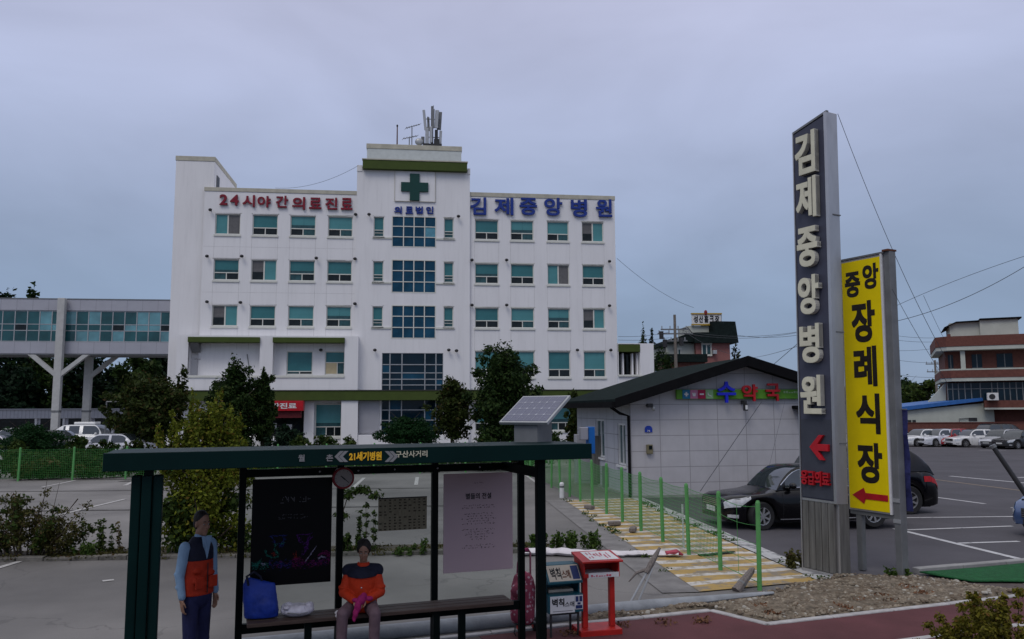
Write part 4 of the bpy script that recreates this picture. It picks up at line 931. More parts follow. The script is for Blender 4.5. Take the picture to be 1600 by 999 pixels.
for px, Y, py, w, n, lm, lab in ((505, 43, 682, 2.4, 1800, 'leaf_hedge', 'low rounded shrub below the ground floor window left of the white pier'), (548, 42, 684, 1.6, 1200, 'leaf_mid', 'low pale shrub at the foot of the white pier'), (470, 41, 684, 1.5, 1100, 'leaf_mid', 'low bright shrub under the red entrance sign'), (760, 43, 680, 2.2, 1700, 'leaf_hedge', 'low shrub under the large dense tree'),
                             (125, 39, 684, 2.0, 1700, 'leaf_hedge', 'round green shrub below the white van'), (165, 38, 690, 2.2, 1700, 'leaf_hedge', 'round green shrub by the pale saloon car'), (215, 37, 690, 2.0, 1600, 'leaf_brown', 'olive brown shrub under the large olive tree'), (28, 37, 690, 1.8, 1400, 'leaf_mid', 'bright green shrub in front of the white car at the left edge'), (860, 45, 672, 1.8, 1300, 'leaf_hedge', 'shrub behind the solar panel box')):
    tree('low_shrub', lab, 'shrub', base_at(px, Y), max(.7, htop(py, Y, px)), w, n, .10, lm, int(px) + 30, 'low shrubs in the hospital forecourt', .03, .0, 'dome', 5)
# overgrown bank behind the far fence
F0, F1 = Vector(gp(28, 752)), Vector(gp(846, 736)); Fd = (F1 - F0).normalized(); Fn = Vector((-Fd.y, Fd.x, 0))
cl = []; rg = random.Random(5)
for k in range(120):
    s_ = rg.uniform(-9, (F1 - F0).length + .5); d_ = rg.uniform(.35, 3.0); p = F0 + Fd * s_ + Fn * d_; hh = .25 + .34 * min(d_, 2) + rg.uniform(-.1, .15)
    cl.append((p.x, p.y, hh * .55, rg.uniform(.5, 1.1), rg.uniform(.35, .6), hh * .55))
tag(link('bank_undergrowth', leaf_mesh('bank_undergrowth', cl, 42000, .07, 77, 2.4), None, MAT['leaf_hedge']), kind='stuff')
cl = [(*((F0 + Fd * rg.uniform(-9, 19) + Fn * rg.uniform(.3, 1.6)).to_2d()), rg.uniform(.2, .6), rg.uniform(.2, .5), .2, .3) for k in range(26)]
tag(link('bank_weeds', leaf_mesh('bank_weeds', cl, 2600, .09, 78), None, MAT['leaf_dry']), kind='stuff')
# the big yellow-green shrub behind the shelter and the bush at the left edge
yb = gp(314, 866)
t = tree('yellow_shrub', 'tall yellow green shrub growing from the kerb behind the shelter', 'shrub', yb, htop(642, yb[1], 314) * .97, 2.35, 15000, .042, 'leaf_yellow', 41, None, .05, .0, 'upright', 14, 1.9, .0, 1.5, 48, .2, .8)
cl = []; rg = random.Random(9)
for k in range(26):
    a = -.80 + 1.65 * (k + rg.random()) / 26; top = htop(636, yb[1], 314) * rg.uniform(.90, 1.10) * (1 - .30 * max(0, abs(a) - .2))
    yy_ = rg.uniform(-.45, .35); [cl.append((a * (.8 + .05 * j) + rg.uniform(-.02, .02), yy_, top * (.70 + .075 * j), .085 - .012 * j, .085 - .012 * j, .13)) for j in range(5)]
link('shoots', leaf_mesh('shoots', cl, 6500, .04, 42, 2, .0), t, MAT['leaf_yellow'])
cl = [(rg.uniform(-.45, .45) * 1.3, rg.uniform(-.3, .3), rg.uniform(.25, .95), .30, .25, .25) for k in range(14)]
link('low_foliage', leaf_mesh('low_foliage', cl, 4200, .055, 43, 2), t, MAT['leaf_mid'])
lb = gp(42, 872)
t = thing('wild_bush', 'straggly dry green bush on the kerb strip at the left edge', 'shrub', lb)
cl = []; g = G(); rg = random.Random(12)
g.tube([(.3, 0, 0), (.42, 0, .8), (.52, 0, 1.35)], [.008, .006, .003], 5); g.tube([(.45, 0, 0), (.62, .05, .75), (.85, .05, 1.05)], [.008, .006, .012], 5); g.tube([(.2, 0, 0), (.22, 0, .8), (.3, 0, 1.5)], [.008, .006, .003], 5)
for k in range(46):
    x, y = rg.uniform(-.85, .85), rg.uniform(-.3, .3); hh = rg.uniform(.6, 1.35) * (1 - .35 * abs(x)); lx = x * 1.25 + rg.uniform(-.15, .15)
    g.tube([(x * .5, y * .5, 0), (x * .85, y, hh * .55), (lx, y, hh)], [.012, .008, .003], 5)
    for q in (.35, .55, .75, .95): cl.append((x * .5 + (lx - x * .5) * q, y, hh * q, .13, .13, .10))
g.build('stems', MAT['trunk_bark'], t); link('foliage', leaf_mesh('foliage', cl, 9000, .027, 44, 1.7), t, MAT['leaf_dry']); link('green_foliage', leaf_mesh('green_foliage', cl[:60], 1500, .045, 45, 2), t, MAT['leaf_mid'])
def weed(px, py, h, w, lab, lm, n, seed, cat='weed', nm='tall_weed', group='tall weeds on the kerb strip'):
    p = gp(px, py); t = thing(nm, lab, cat, p, 0, group); rg = random.Random(seed); g = G(); cl = []
    for k in range(max(3, int(w * 18))):
        x, y = rg.uniform(-w / 2, w / 2), rg.uniform(-.1, .1); hh = h * rg.uniform(.6, 1); x2 = x + rg.uniform(-.08, .08)
        g.tube([(x, y, 0), (x2, y, hh)], [.006, .003], 4)
        for q in (.2, .4, .6, .8, 1): cl.append((x + (x2 - x) * q, y, hh * q, .055, .055, .06))
    g.build('stem', MAT['trunk_bark'], t); link('leaves', leaf_mesh('leaves', cl, n, .035, seed, 2), t, MAT[lm])
weed(160, 868, .62, .26, 'upright green weed on the kerb strip right of the straggly bush', 'leaf_mid', 420, 51)
weed(184, 866, .58, .1, 'thin dry weed stalk between bush and shelter column', 'leaf_dry', 90, 52)
weed(125, 872, .28, .55, 'low clump of weeds right of the straggly bush', 'leaf_grass', 520, 53)
weed(572, 866, .92, .35, 'tall leafy weed seen through the shelter glass above the seated person', 'leaf_mid', 520, 54)
weed(548, 868, .4, .45, 'broad clump of weeds behind the seated person', 'leaf_mid', 700, 55)
weed(625, 868, .14, .4, 'small tuft of weeds below the timetable', 'leaf_grass', 260, 56)
weed(655, 866, .26, .2, 'small weed close to the third shelter post', 'leaf_grass', 160, 57)
weed(868, 862, .36, .9, 'leafy green clump of weeds beside the white cloth roll', 'leaf_grass', 1200, 58)
weed(912, 860, .32, .7, 'leafy green clump of weeds behind the red box', 'leaf_grass', 800, 59)
weed(398, 868, .5, .5, 'weeds right of the tall yellow green shrub', 'leaf_mid', 500, 60)
weed(1241, 890, .30, .35, 'yellowish grass tuft at the foot of the tower sign', 'leaf_dry', 420, 61, 'grass tuft', 'grass_tuft', 'grass at the sign feet')
weed(1405, 905, .14, .3, 'low grass tuft at the foot of the yellow sign post', 'leaf_grass', 220, 62, 'grass tuft', 'grass_tuft', 'grass at the sign feet')
# vine in front of the clock
p = gp(560, 866); t = thing('shrub_branch', 'leafy branch leaning out behind the clock post', 'shrub', (p[0], p[1], 0)); g = G()
pts = [(-.35, 0, 0), (-.32, 0, .7), (-.2, 0, 1.1), (.1, 0, 1.17), (.32, 0, 1.05)]; g.tube(pts, [.014, .012, .009, .006, .003], 5); g.build('stem', MAT['trunk_bark'], t)
link('leaves', leaf_mesh('leaves', [(x, 0, z, .14, .12, .10) for x, y, z in pts[1:]] + [(-.05, 0, 1.15, .2, .1, .08)], 420, .045, 63, 2), t, MAT['leaf_mid'])
# weeds, litter and dead grass along the kerbs
cl = [(*((KA.lerp(KB, rg.random()) + KS * rg.uniform(-.1, .7)).to_2d()), .05, rg.uniform(.1, .35), .12, rg.uniform(.03, .09)) for k in range(170)]
tag(link('kerb_weeds', leaf_mesh('kerb_weeds', cl, 5500, .030, 64), None, MAT['leaf_dry']), kind='stuff')
cl = [(*st(rg.uniform(4, 9.8), rg.uniform(8.9, 9.7)), .04, .15, .12, .03) for k in range(14)]
tag(link('dead_grass', leaf_mesh('dead_grass', cl, 700, .025, 65), None, mat('grass_rust', (.13, .06, .03), .9, var=.3, scale=20)), kind='stuff')
# weeds that creep over the edges of the striped paving
cl = []
for k in range(46):
    q = rg.random(); p = (L0.lerp(L1, q) if rg.random() < .4 else R0.lerp(R1, q)) + Vector((rg.uniform(-.12, .12), rg.uniform(-.1, .1), 0)); cl.append((p.x, p.y, gz(p.x, p.y) + .04, rg.uniform(.06, .2), .08, rg.uniform(.02, .07)))
tag(link('edge_weeds', leaf_mesh('edge_weeds', cl, 1200, .026, 66), None, MAT['leaf_grass']), kind='stuff')
# bush in the right foreground
def fbush(px, Y, h, w, n, seed, lab, lm):
    p = at(px, 640, Y); t = thing('street_bush', lab, 'bush', (p.x, Y, 0), 0, 'bushes along the street'); rg = random.Random(seed); g = G(); cl = []
    for k in range(46):
        a = rg.uniform(0, 6.28); d = rg.random() ** .6 * w / 2; hh = h * (1 - .5 * (2 * d / w) ** 2) * rg.uniform(.7, 1.0); x, y = math.cos(a) * d, math.sin(a) * d * .7
        g.tube([(x * .25, y * .25, 0), (x * .7, y * .7, hh * .55), (x, y, hh)], [.009, .006, .002], 5)
        for q in (.45, .6, .75, .88, 1.0): cl.append((x * (.25 + .75 * q), y * (.25 + .75 * q), hh * q, .055, .055, .05))
    g.build('stems', MAT['trunk_bark'], t); link('leaves', leaf_mesh('leaves', cl, n, .021, seed, 2, .5), t, MAT[lm]); return t
fbush(1548, 7.75, .98, 1.75, 17000, 71, 'olive and russet bush in the right foreground beside the red path', 'leaf_bush')
fbush(1495, 7.2, .60, 1.0, 7000, 72, 'low green bush in front of the taller russet bush at lower right', 'leaf_grass')
fbush(1625, 7.3, .7, 1.2, 9000, 73, 'olive bush cut by the right edge of the picture', 'leaf_bush')

# ------------------------------------------------------------------ green mesh fences
def wire_panel(L, h, nv, nh, r=.0022, sag=0.0):
    g = G()
    for j in range(nh + 1):
        z = .10 + (h - .12) * j / nh; g.tube([(L * k / 4, 0, z - sag * math.sin(math.pi * k / 4) * j / nh) for k in range(5)], r * (1.6 if j in (0, nh) else 1), 4, cap=False)
    for i in range(1, nv): g.tube([(L * i / nv, 0, .10), (L * i / nv, 0, h - .02 - sag * math.sin(math.pi * i / nv))], r, 4, cap=False)
    return g
def fence(nm, lab, pts, h, rad, r):
    t = thing(nm, lab, 'fence', (pts[0][0], pts[0][1], 0)); o0 = Vector(pts[0])
    g = G(); g.tube([(0, 0, -.05), (0, 0, h), (0, 0, h + .035)], [rad, rad, rad * .6], 10); pm = g.mesh('post'); pm.materials.append(MAT['fence_green'])
    pan = {}
    for i, p in enumerate(pts):
        o = link('post', pm, t); o.location = Vector(p) - o0
        o.rotation_euler = (random.uniform(-.02, .02), random.uniform(-.02, .02), 0)
        if i < len(pts) - 1:
            d = Vector(pts[i + 1]) - Vector(p); L = round(d.length, 2); k = (L, i == 0)
            if k not in pan:
                pan[k] = wire_panel(L, h - .03, max(6, int(L / .065)), 16, r, .03 if i else .05).mesh('mesh_panel') if i else wire_panel(L, h - .03, 2, 4, r * 1.2, .06).mesh('mesh_panel'); pan[k].materials.append(MAT['mesh_green'])
            m = link('mesh_panel', pan[k], t); m.location = Vector(p) - o0; m.rotation_euler = (0, 0, math.atan2(d.y, d.x))
    return t
near = Vector(gp(1187, 922)); dirn = Vector((-.146, 1, 0)).normalized(); fp = []
random.seed(8)
for k in range(17): fp.append(tuple(near + dirn * (1.45 * k)))
fence('mesh_fence', 'light green post and wire mesh fence running back along the striped paving', fp, 1.25, .036, .0031)
L_ = (F1 - F0).length; nn = int(L_ / 1.93)
fp2 = [tuple(F0 + Fd * (1.93 * k)) for k in range(-5, nn + 1)]
fp2 = [(x, y, 0) for x, y, z in fp2]
fence('mesh_fence', 'light green post and wire mesh fence along the overgrown bank across the left lot', fp2, 1.25, .04, .003)

# ------------------------------------------------------------------ bus shelter
ST = R(19.2); SO = (gp(378, 1000)[0], 8.55, 0)
_b = frame_pt(378, 700, (-2.77, 8.47, 0), ST); SO = (-2.80, 8.62, 0)
S = thing('bus_shelter', 'dark green bus shelter with glass back wall and lettered roof fascia', 'bus shelter', SO, ST)
sp = lambda px, py, y=0.0: frame_pt(px, py, SO, ST, y)
sx = lambda px, y=0.0: sp(px, 800, y)[0]
yF = -1.35
zt_b = sp(540, 737)[1]                                     # top rail height on the back wall
px4 = [sx(p) for p in (378, 531, 679, 814)]
for i, x in enumerate(px4):
    g = G(); g.box(x - .035, x + .035, -.04, .04, 0, zt_b + .16); g.build('post', MAT['shelter_dark'], S, bevel=.008)
g = G(); g.box(px4[0], px4[3], -.036, .036, zt_b - .03, zt_b + .05); g.build('top_rail', MAT['shelter_dark'], S)
zb = sp(480, 972)[1]
g = G(); g.box(px4[0], px4[3], -.03, .03, zb - .06, zb + .035); g.build('bottom_rail', MAT['shelter_dark'], S)
xr = sp(845, 850, yF + .22)[0]
g = G(); g.box(xr - .045, xr + .045, yF + .18, yF + .27, 0, zt_b + .2); g.build('post', MAT['shelter_dark'], S, bevel=.008)
g = G(); g.box(xr - .03, xr + .03, yF + .28, .03, zt_b - .04, zt_b + .06); g.build('side_rail', MAT['shelter_dark'], S)
# roof with fascia
xL, zF0 = sp(160, 729.5, yF); xR, _ = sp(925, 708, yF); zF1 = sp(540, 727.5, yF)[1]; zTop = zF1 + .155
g = G(); g.box(xL, xR, yF, yF + .05, zF1, zTop); fas = g.build('fascia', MAT['shelter_green'], S, bevel=.006)
g = G(); g.prism([(yF + .052, zF1 + .04), (yF + .052, zTop - .006), (yF + .6, zTop + .0), (.2, zTop - .03), (.26, zF1 + .03)], xL + .01, xR - .01, 'x'); g.build('roof', MAT['shelter_green'], S)
g = G(); g.box(xL, xR, .262, .30, zF1 - .02, zTop - .035); g.build('rear_fascia', MAT['shelter_green'], S)
# broad ribbed column at the left end
xc = sp(226, 860, yF + .15)[0]; zc0 = sp(226, 743, yF + .15)[1]; g = G()
for k in (-1, 0, 1): g.box(xc + k * .086 - .0405, xc + k * .086 + .0405, yF + .10 - (.03 if k == 0 else 0), yF + .22, 0, zc0 + (.0 if k else 0))
g.build('column', MAT['shelter_green'], S, bevel=.012)
g = G(); g.box(xc - .03, xc + .045, yF + .13, yF + .20, zc0 - .02, zF1 + .06); g.build('column_stem', MAT['shelter_green'], S)
# glass of the back wall
gl = bpy.data.materials.new('clear_glass'); gl.use_nodes = True; t_ = gl.node_tree; t_.nodes.clear()
tr_ = t_.nodes.new('ShaderNodeBsdfTransparent'); tr_.inputs[0].default_value = (.90, .93, .92, 1); gs = t_.nodes.new('ShaderNodeBsdfGlossy'); gs.inputs['Roughness'].default_value = .03
lw = t_.nodes.new('ShaderNodeLayerWeight'); lw.inputs[0].default_value = .25; ml = t_.nodes.new('ShaderNodeMath'); ml.operation = 'MULTIPLY'; ml.inputs[1].default_value = .30
t_.links.new(lw.outputs['Facing'], ml.inputs[0]); m3 = t_.nodes.new('ShaderNodeMixShader'); t_.links.new(ml.outputs[0], m3.inputs[0]); t_.links.new(tr_.outputs[0], m3.inputs[1]); t_.links.new(gs.outputs[0], m3.inputs[2])
o_ = t_.nodes.new('ShaderNodeOutputMaterial'); t_.links.new(m3.outputs[0], o_.inputs[0])
for a, b in zip(px4[:-1], px4[1:]):
    g = G(); g.box(a + .037, b - .037, .005, .012, zb + .037, zt_b - .032); g.build('glass_pane', gl, S)
# fascia lettering
def ftxt(body, px, py, w, h, m, nm='lettering', bold=.025):
    x, z = sp(px, py, yF); g = G(); s_ = (sp(px + w, py, yF)[0] - x); g.text(body, x, z, yF - .004, s_, h, .004, bold); g.build(nm, MAT[m], fas, fix=False)
ftxt('월', 471, 716, 10, .062, 'ink_gray'); ftxt('촌', 515, 715.5, 11, .062, 'ink_gray'); ftxt('21세기병원', 571, 713, 50, .082, 'ink_amber', bold=.04); ftxt('구산사거리', 643, 709.5, 49, .062, 'ink_cream', bold=.02)
for px, s_ in ((532, -1), (606, 1)):
    for dx in (0, 7):
        x, z = sp(px + dx, 713.5, yF); g = G(); g.prism([(x - s_ * .03, z + .05), (x + s_ * .02, z), (x - s_ * .03, z - .05), (x + s_ * .005, z - .05), (x + s_ * .055, z), (x + s_ * .005, z + .05)], yF - .006, yF - .002); g.build('arrow_mark', MAT['dark_metal' if 0 else 'ink_gray'], fas)
g = G()
for px in (500, 560, 617, 684, 750, 797): x, z = sp(px, 730, -.05); g.ell((x, -.045, zt_b + .01), (.012, .012, .012), 8, 5)
g.build('rail_bolts', MAT['light_metal'], S)
# stop flag at the right end of the roof
x0, z0 = sp(906, 668, -.4); x1, z1 = sp(928, 709, -.4)
FL = thing('stop_flag', 'grey sign box with a bright blue edge at the right end of the shelter roof', 'sign', (SO[0], SO[1], 0), ST)
g = G(); g.box(x0, x1 - .075, -.42, -.36, z1 + .16, z0); g.build('plate', MAT['panel_metal'], FL, bevel=.006); g = G(); g.box(x1 - .074, x1, -.44, -.34, z1, z0 + .005); g.build('blue_edge', mat('flag_blue', (.008, .11, .38), .4), FL, bevel=.006)
g = G(); g.box(xR + .002, x1 - .08, -.41, -.37, z1 + .04, z1 + .09); g.build('bracket', MAT['dark_metal'], FL)
# posters (flat sheets standing against the glass), timetable and clock
def sheet(nm, lab, cat, pts, m, y=-.05, th=.012, frame=None):
    x0 = (sp(*pts[0], y)[0] + sp(*pts[3], y)[0]) / 2; x1 = (sp(*pts[1], y)[0] + sp(*pts[2], y)[0]) / 2; z1 = (sp(*pts[0], y)[1] + sp(*pts[1], y)[1]) / 2; z0 = (sp(*pts[2], y)[1] + sp(*pts[3], y)[1]) / 2
    t = thing(nm, lab, cat, SO, ST); g = G(); g.box(x0, x1, y, y + th, z0, z1); g.build('board', m, t, bevel=.003); return t, x0, x1, z0, z1
pb = mat('poster_black', (.002, .002, .003), .35, var=.2, spec=.12)
t, x0, x1, z0, z1 = sheet('poster', 'black event poster with neon coloured ornaments on the shelter glass', 'poster', ((394, 749), (519, 746), (517, 910), (391, 917)), pb)
xm = (x0 + x1) / 2; wd = x1 - x0; ht = z1 - z0
g = G(); rg = random.Random(21)
def scribble(g, x, z, w, h, rg, y, r=.003):
    n = max(4, int(w / .05))
    for k in range(n):
        cx = x - w / 2 + w * (k + .5) / n; a = w / n * .40
        for q in range(2 + (rg.random() < .7)):
            p0 = (cx + rg.uniform(-a, a), z + rg.uniform(-h / 2, h / 2)); p1 = (cx + rg.uniform(-a, a), z + rg.uniform(-h / 2, h / 2)) if rg.random() < .35 else ((p0[0], z - (p0[1] - z)) if rg.random() < .5 else (cx + a, p0[1]))
            d = Vector((p1[0] - p0[0], p1[1] - p0[1])); L = max(d.length, .008); d = d.normalized() if d.length > 1e-5 else Vector((1, 0)); s = Vector((-d.y, d.x)) * r
            a0 = Vector(p0); b0 = a0 + d * min(L, h)
            g.add([(a0.x - s.x, y, a0.y - s.y), (b0.x - s.x, y, b0.y - s.y), (b0.x + s.x, y, b0.y + s.y), (a0.x + s.x, y, a0.y + s.y)], [(0, 1, 2, 3)])
scribble(g, xm + .03, z0 + ht * .80, wd * .42, .07, rg, -.0525, .004); scribble(g, xm, z0 + ht * .655, wd * .30, .018, rg, -.0525, .0018); scribble(g, xm, z0 + ht * .625, wd * .40, .020, rg, -.0525, .0018)
g.build('poster_text', mat('ink_dim', (.09, .09, .10), .6), t, fix=False)
neon = [mat('neon_' + n_, c, .6, var=.5, scale=60, spec=.1) for n_, c in (('teal', (.012, .13, .10)), ('blue', (.018, .03, .17)), ('violet', (.075, .012, .14)), ('magenta', (.15, .006, .085)), ('red', (.16, .018, .015)), ('pale', (.24, .22, .32)))]
G_ = [G() for _ in neon]
def fleck(k, u, v_, L, a, w):
    P = Vector((x0 + wd * u, -.0535, z0 + ht * v_)); d = Vector((math.cos(a), 0, math.sin(a))) * L; s = Vector((-math.sin(a), 0, math.cos(a))) * w
    if x0 < P.x - L and P.x + L < x1: G_[k].add([P - d, P - s, P + d, P + s], [(0, 1, 2, 3)])
def trail(k, pts, n, jit, w=.0022):
    for i in range(n):
        q = rg.random() * (len(pts) - 1.001); a, b = pts[int(q)], pts[int(q) + 1]; f = q - int(q); ang = math.atan2((b[1] - a[1]) * ht, (b[0] - a[0]) * wd)
        fleck(k, a[0] + (b[0] - a[0]) * f + rg.gauss(0, jit), a[1] + (b[1] - a[1]) * f + rg.gauss(0, jit * .7), rg.uniform(.006, .020), ang + rg.gauss(0, .35), w * rg.uniform(.5, 1.3))
# two glittering goblets over a bed of coloured sparks
for k, u in ((1, .33), (2, .64)):
    trail(k, [(u - .09, .46), (u + .10, .462)], 26, .004); trail(k, [(u - .07, .455), (u - .04, .40), (u + .05, .37), (u + .08, .45)], 46, .012)
trail(0, [(.40, .39), (.30, .385), (.29, .33), (.34, .29)], 44, .008); trail(0, [(.18, .335), (.20, .29), (.27, .255), (.34, .27)], 50, .007); trail(0, [(.02, .215), (.08, .20), (.14, .25)], 46, .010); trail(5, [(.13, .215), (.18, .20)], 14, .008)
trail(2, [(.74, .44), (.70, .38), (.68, .33), (.63, .26)], 60, .012); trail(4, [(.27, .30), (.29, .285)], 24, .010); trail(4, [(.55, .30), (.56, .24)], 36, .014); trail(5, [(.67, .20), (.74, .27), (.81, .345)], 40, .004, .003); trail(5, [(.84, .225), (.88, .245), (.93, .235)], 30, .006); trail(3, [(.84, .25), (.92, .28), (.98, .26), (.97, .20)], 70, .014); trail(3, [(.52, .22), (.62, .24)], 30, .014)
for q in range(420):
    u = rg.uniform(.02, .98); v_ = .19 + rg.gauss(0, .022); fleck(0 if u < .22 else (1 if u < .5 and rg.random() < .8 else rg.choice((3, 3, 2))), u, v_, rg.uniform(.004, .016), rg.gauss(0, .5), .0018)
for k, g in enumerate(G_): g.build('ornament', neon[k], t, fix=False)
t, x0, x1, z0, z1 = sheet('poster', 'pale pink poster with a printed poem on the shelter glass', 'poster', ((692, 741), (798, 738), (804, 889), (694, 896)), MAT['poster_pink'])
xm = (x0 + x1) / 2; wd = x1 - x0; ht = z1 - z0; g = G(); rg = random.Random(31)
g.text('별들의 전설', xm, z0 + ht * .765, -.0525, wd * .37, ht * .062, .002, .02)
for q, w in ((.67, .44), (.645, .5), (.585, .46), (.56, .38), (.535, .5), (.51, .32), (.482, .5), (.425, .52), (.40, .32), (.375, .44), (.35, .30), (.325, .22), (.265, .42), (.24, .5)): scribble(g, xm, z0 + ht * q, wd * w, .016, rg, -.0525, .0022)
scribble(g, xm, z0 + ht * .90, wd * .14, .016, rg, -.0525, .0018)
g.build('poster_text', MAT['ink_black'], t, fix=False)
t, x0, x1, z0, z1 = sheet('timetable', 'brownish bus timetable sheet stuck on the shelter glass', 'timetable', ((590, 778), (667, 776), (667, 827), (592, 830)), mat('timetable_olive', (.19, .165, .105), .5, var=.25, scale=18, stretch=(6, 1, 1)), -.004, .006)
g = G(); rg = random.Random(33)
for k in range(10):
    for j in range(11):
        if rg.random() < .8: x = x0 + (x1 - x0) * (k + .5) / 10; z = z0 + (z1 - z0) * (j + .5) / 11.4; g.box(x - .017, x + .017 * rg.random(), -.008, -.005, z - .007, z + .007)
o = g.build('timetable_rows', mat('ink_olive', (.045, .036, .02), .6), t)
g = G(); g.box(x0, x1, -.009, -.0045, z1 - .012, z1 - .0); g.build('header_bar', MAT['ink_black'], t)
xk, zk = sp(536, 747, -.16)
t = thing('clock', 'round red rimmed clock hanging under the shelter roof', 'clock', SO, ST)
g = G(); g.tube([(xk, -.20, zk), (xk, -.115, zk)], .115, 32); g.build('rim', mat('clock_red', (.22, .012, .02), .4), t, bevel=.01)
g = G(); g.tube([(xk, -.206, zk), (xk, -.202, zk)], .092, 32); g.build('face', MAT['clock_face'], t)
for a, L, w in ((-40, .075, .006), (140, .04, .008)):
    d = Vector((math.cos(R(a)), 0, math.sin(R(a)))); s = Vector((-d.z, 0, d.x)) * w; c = Vector((xk, -.2085, zk)); g = G(); g.add([c - s - d * .02, c + d * L - s * .5, c + d * L + s * .5, c + s - d * .02], [(0, 1, 2, 3)]); g.build('hand', MAT['ink_gray' if 0 else 'dark_metal'], t, fix=False)
g = G()
for k in range(12):
    a = R(30 * k); g.bx((xk + .08 * math.cos(a), -.2075, zk + .08 * math.sin(a)), (.012, .002, .004), Matrix.Rotation(-a, 3, 'Y'))
g.build('hour_marks', MAT['dark_metal'], t)
g = G(); g.box(xk - .012, xk + .012, -.165, -.14, zk + .10, zF1 + .045); g.build('hanger', MAT['shelter_dark'], t)
# bench
BN = thing('bench', 'long brown plank bench inside the bus shelter', 'bench', SO, ST)
yb0, yb1 = -.50, -.14
xb0, zb0 = sp(386, 975, yb0); xb1, zb1 = sp(803, 944, yb0); zS = (zb0 + zb1) / 2 + .01
nb = 3
for k in range(nb):
    g = G(); a = yb0 + (yb1 - yb0) * k / nb; g.box(xb0, xb1, a + .006, a + (yb1 - yb0) / nb - .006, zS - .038, zS); g.build('plank', MAT['bench_wood'], BN, bevel=.006)
for px in (481, 530, 681, 721):
    x = sp(px, 985, yb0 + .1)[0]; g = G(); g.box(x - .035, x + .035, yb0 + .06, yb0 + .12, 0, zS - .040); g.box(x - .03, x + .03, yb0 + .125, yb1 - .02, zS - .10, zS - .040); g.build('leg', MAT['shelter_dark'], BN)
# solar panel on the roof
pc = at(833, 690, 8.25); xs_, zs_ = sp(833, 692, -.55)
SP = thing('solar_panel', 'tilted solar panel on a grey box on the shelter roof', 'solar panel', (*[SO[0] + xs_ * math.cos(ST) + .55 * math.sin(ST), SO[1] + xs_ * math.sin(ST) - .55 * math.cos(ST)], zTop - .02), R(-38))
g = G(); g.box(-.16, .16, -.14, .14, 0, .235); g.build('battery_box', MAT['gray_metal'], SP, bevel=.008)
g = G(); g.tube([(0, 0, .23), (0, .03, .36)], .03, 8); g.build('neck', MAT['gray_metal'], SP)
M = Matrix.Rotation(R(33), 3, 'X'); c0 = Vector((0, .04, .365)); pwid, plen = .66, .54
g = G(); g.bx(c0, (pwid, plen, .035), M); fr = g.build('panel_frame', MAT['light_metal'], SP, bevel=.004)
g = G(); g.bx(c0 + M @ Vector((0, 0, .019)), (pwid - .05, plen - .05, .004), M); g.build('cells', mat('solar_cell', (.065, .07, .12), .18, var=.1, spec=.6), fr)
g = G()
for i in range(6):
    for j in range(4): g.bx(c0 + M @ Vector((-.305 + (i + .5) * .1017, -.245 + (j + .5) * .1225, .0225)), (.012 if j % 1 == 0 else .002, .004, .001), M); g.bx(c0 + M @ Vector((-.305 + (i) * .1017, -.245 + (j + .5) * .1225, .0222)), (.003, .12, .001), M)
for j in range(1, 4): g.bx(c0 + M @ Vector((0, -.245 + j * .1225, .0226)), (.60, .006, .001), M)
for i in range(1, 6):
    for j in range(1, 4): g.bx(c0 + M @ Vector((-.305 + i * .1017, -.245 + j * .1225, .0228)), (.022, .022, .001), M @ Matrix.Rotation(R(45), 3, 'Z'))
g.build('cell_lines', mat('cell_line', (.34, .35, .40), .4), fr)
# ------------------------------------------------------------------ tower sign
TA = math.atan2(-.89, .45); p0 = gp(1256, 893); TO = (p0[0], p0[1], 0)
tf = lambda px, py, y=0: frame_pt(px, py, TO, TA, y)
T = thing('tower_sign', 'tall steel tower sign with raised cream hangul letters on dark panel and red arrow', 'tower sign', TO, TA)
tw = tf(1312, 905)[0]; tt = (tf(1240, 205)[1] + tf(1290, 172)[1]) / 2; zb_ = tf(1285, 785)[1]; td = .24; T.rotation_mode = 'QUATERNION'; T.rotation_quaternion = (Matrix.Rotation(.0205, 3, 'Y') @ Matrix.Rotation(TA, 3, 'Z')).to_quaternion()
sl0, sl1 = tt - .05, tt + .11; zl_ = lambda x: sl0 + (sl1 - sl0) * x / tw
g = G(); g.prism([(0, 0), (tw, 0), (tw, sl1), (0, sl0)], .03, td); g.build('body', MAT['steel_side'], T, bevel=.008)
g = G(); g.prism([(.012, zb_ + .04), (tw - .05, zb_ + .04), (tw - .05, zl_(tw) - .05), (.012, zl_(0) - .03)], -.012, .028); g.build('face_panel', MAT['sign_navy'], T, bevel=.006)
zs = tf(1285, 655)[1]; g = G(); g.box(.03, tw - .06, -.022, -.0125, zb_ + .06, zs); g.build('lower_panel', MAT['sign_slate'], T)
g = G(); g.box(-.012, .010, -.03, td, 0, sl0); g.build('edge_trim', MAT['steel_side'], T, bevel=.004)
g = G(); g.box(tw - .048, tw + .012, -.03, .06, zb_, sl1 - .01); g.build('edge_trim', MAT['steel_side'], T, bevel=.004)
g = G(); g.prism([(-.012, sl0 - .025), (tw + .012, sl1 - .02), (tw + .012, sl1 + .015), (-.012, sl0 + .012)], -.025, .0285); g.build('edge_trim', MAT['gray_metal'], T)
g = G(); n = 5
for k in range(n): a = .012 + (tw - .07) * k / n; g.box(a + .006, a + (tw - .07) / n - .006, -.014, .029, .06, zb_)
g.build('base_cladding', MAT['steel_worn'], T, bevel=.004)
g = G(); g.box(.012, tw - .05, -.02, .029, zb_ + .002, zb_ + .038); g.build('band', MAT['steel_side'], T); g = G(); g.box(.0, tw + .01, -.03, td, -.02, .055); g.build('foot_band', MAT['steel_side'], T)
g = G(); g.box(tw + .002, tw + .008, .03, td - .0, 0, zb_ + .0); g.build('side_cladding', MAT['steel_worn'], T)
g = G()
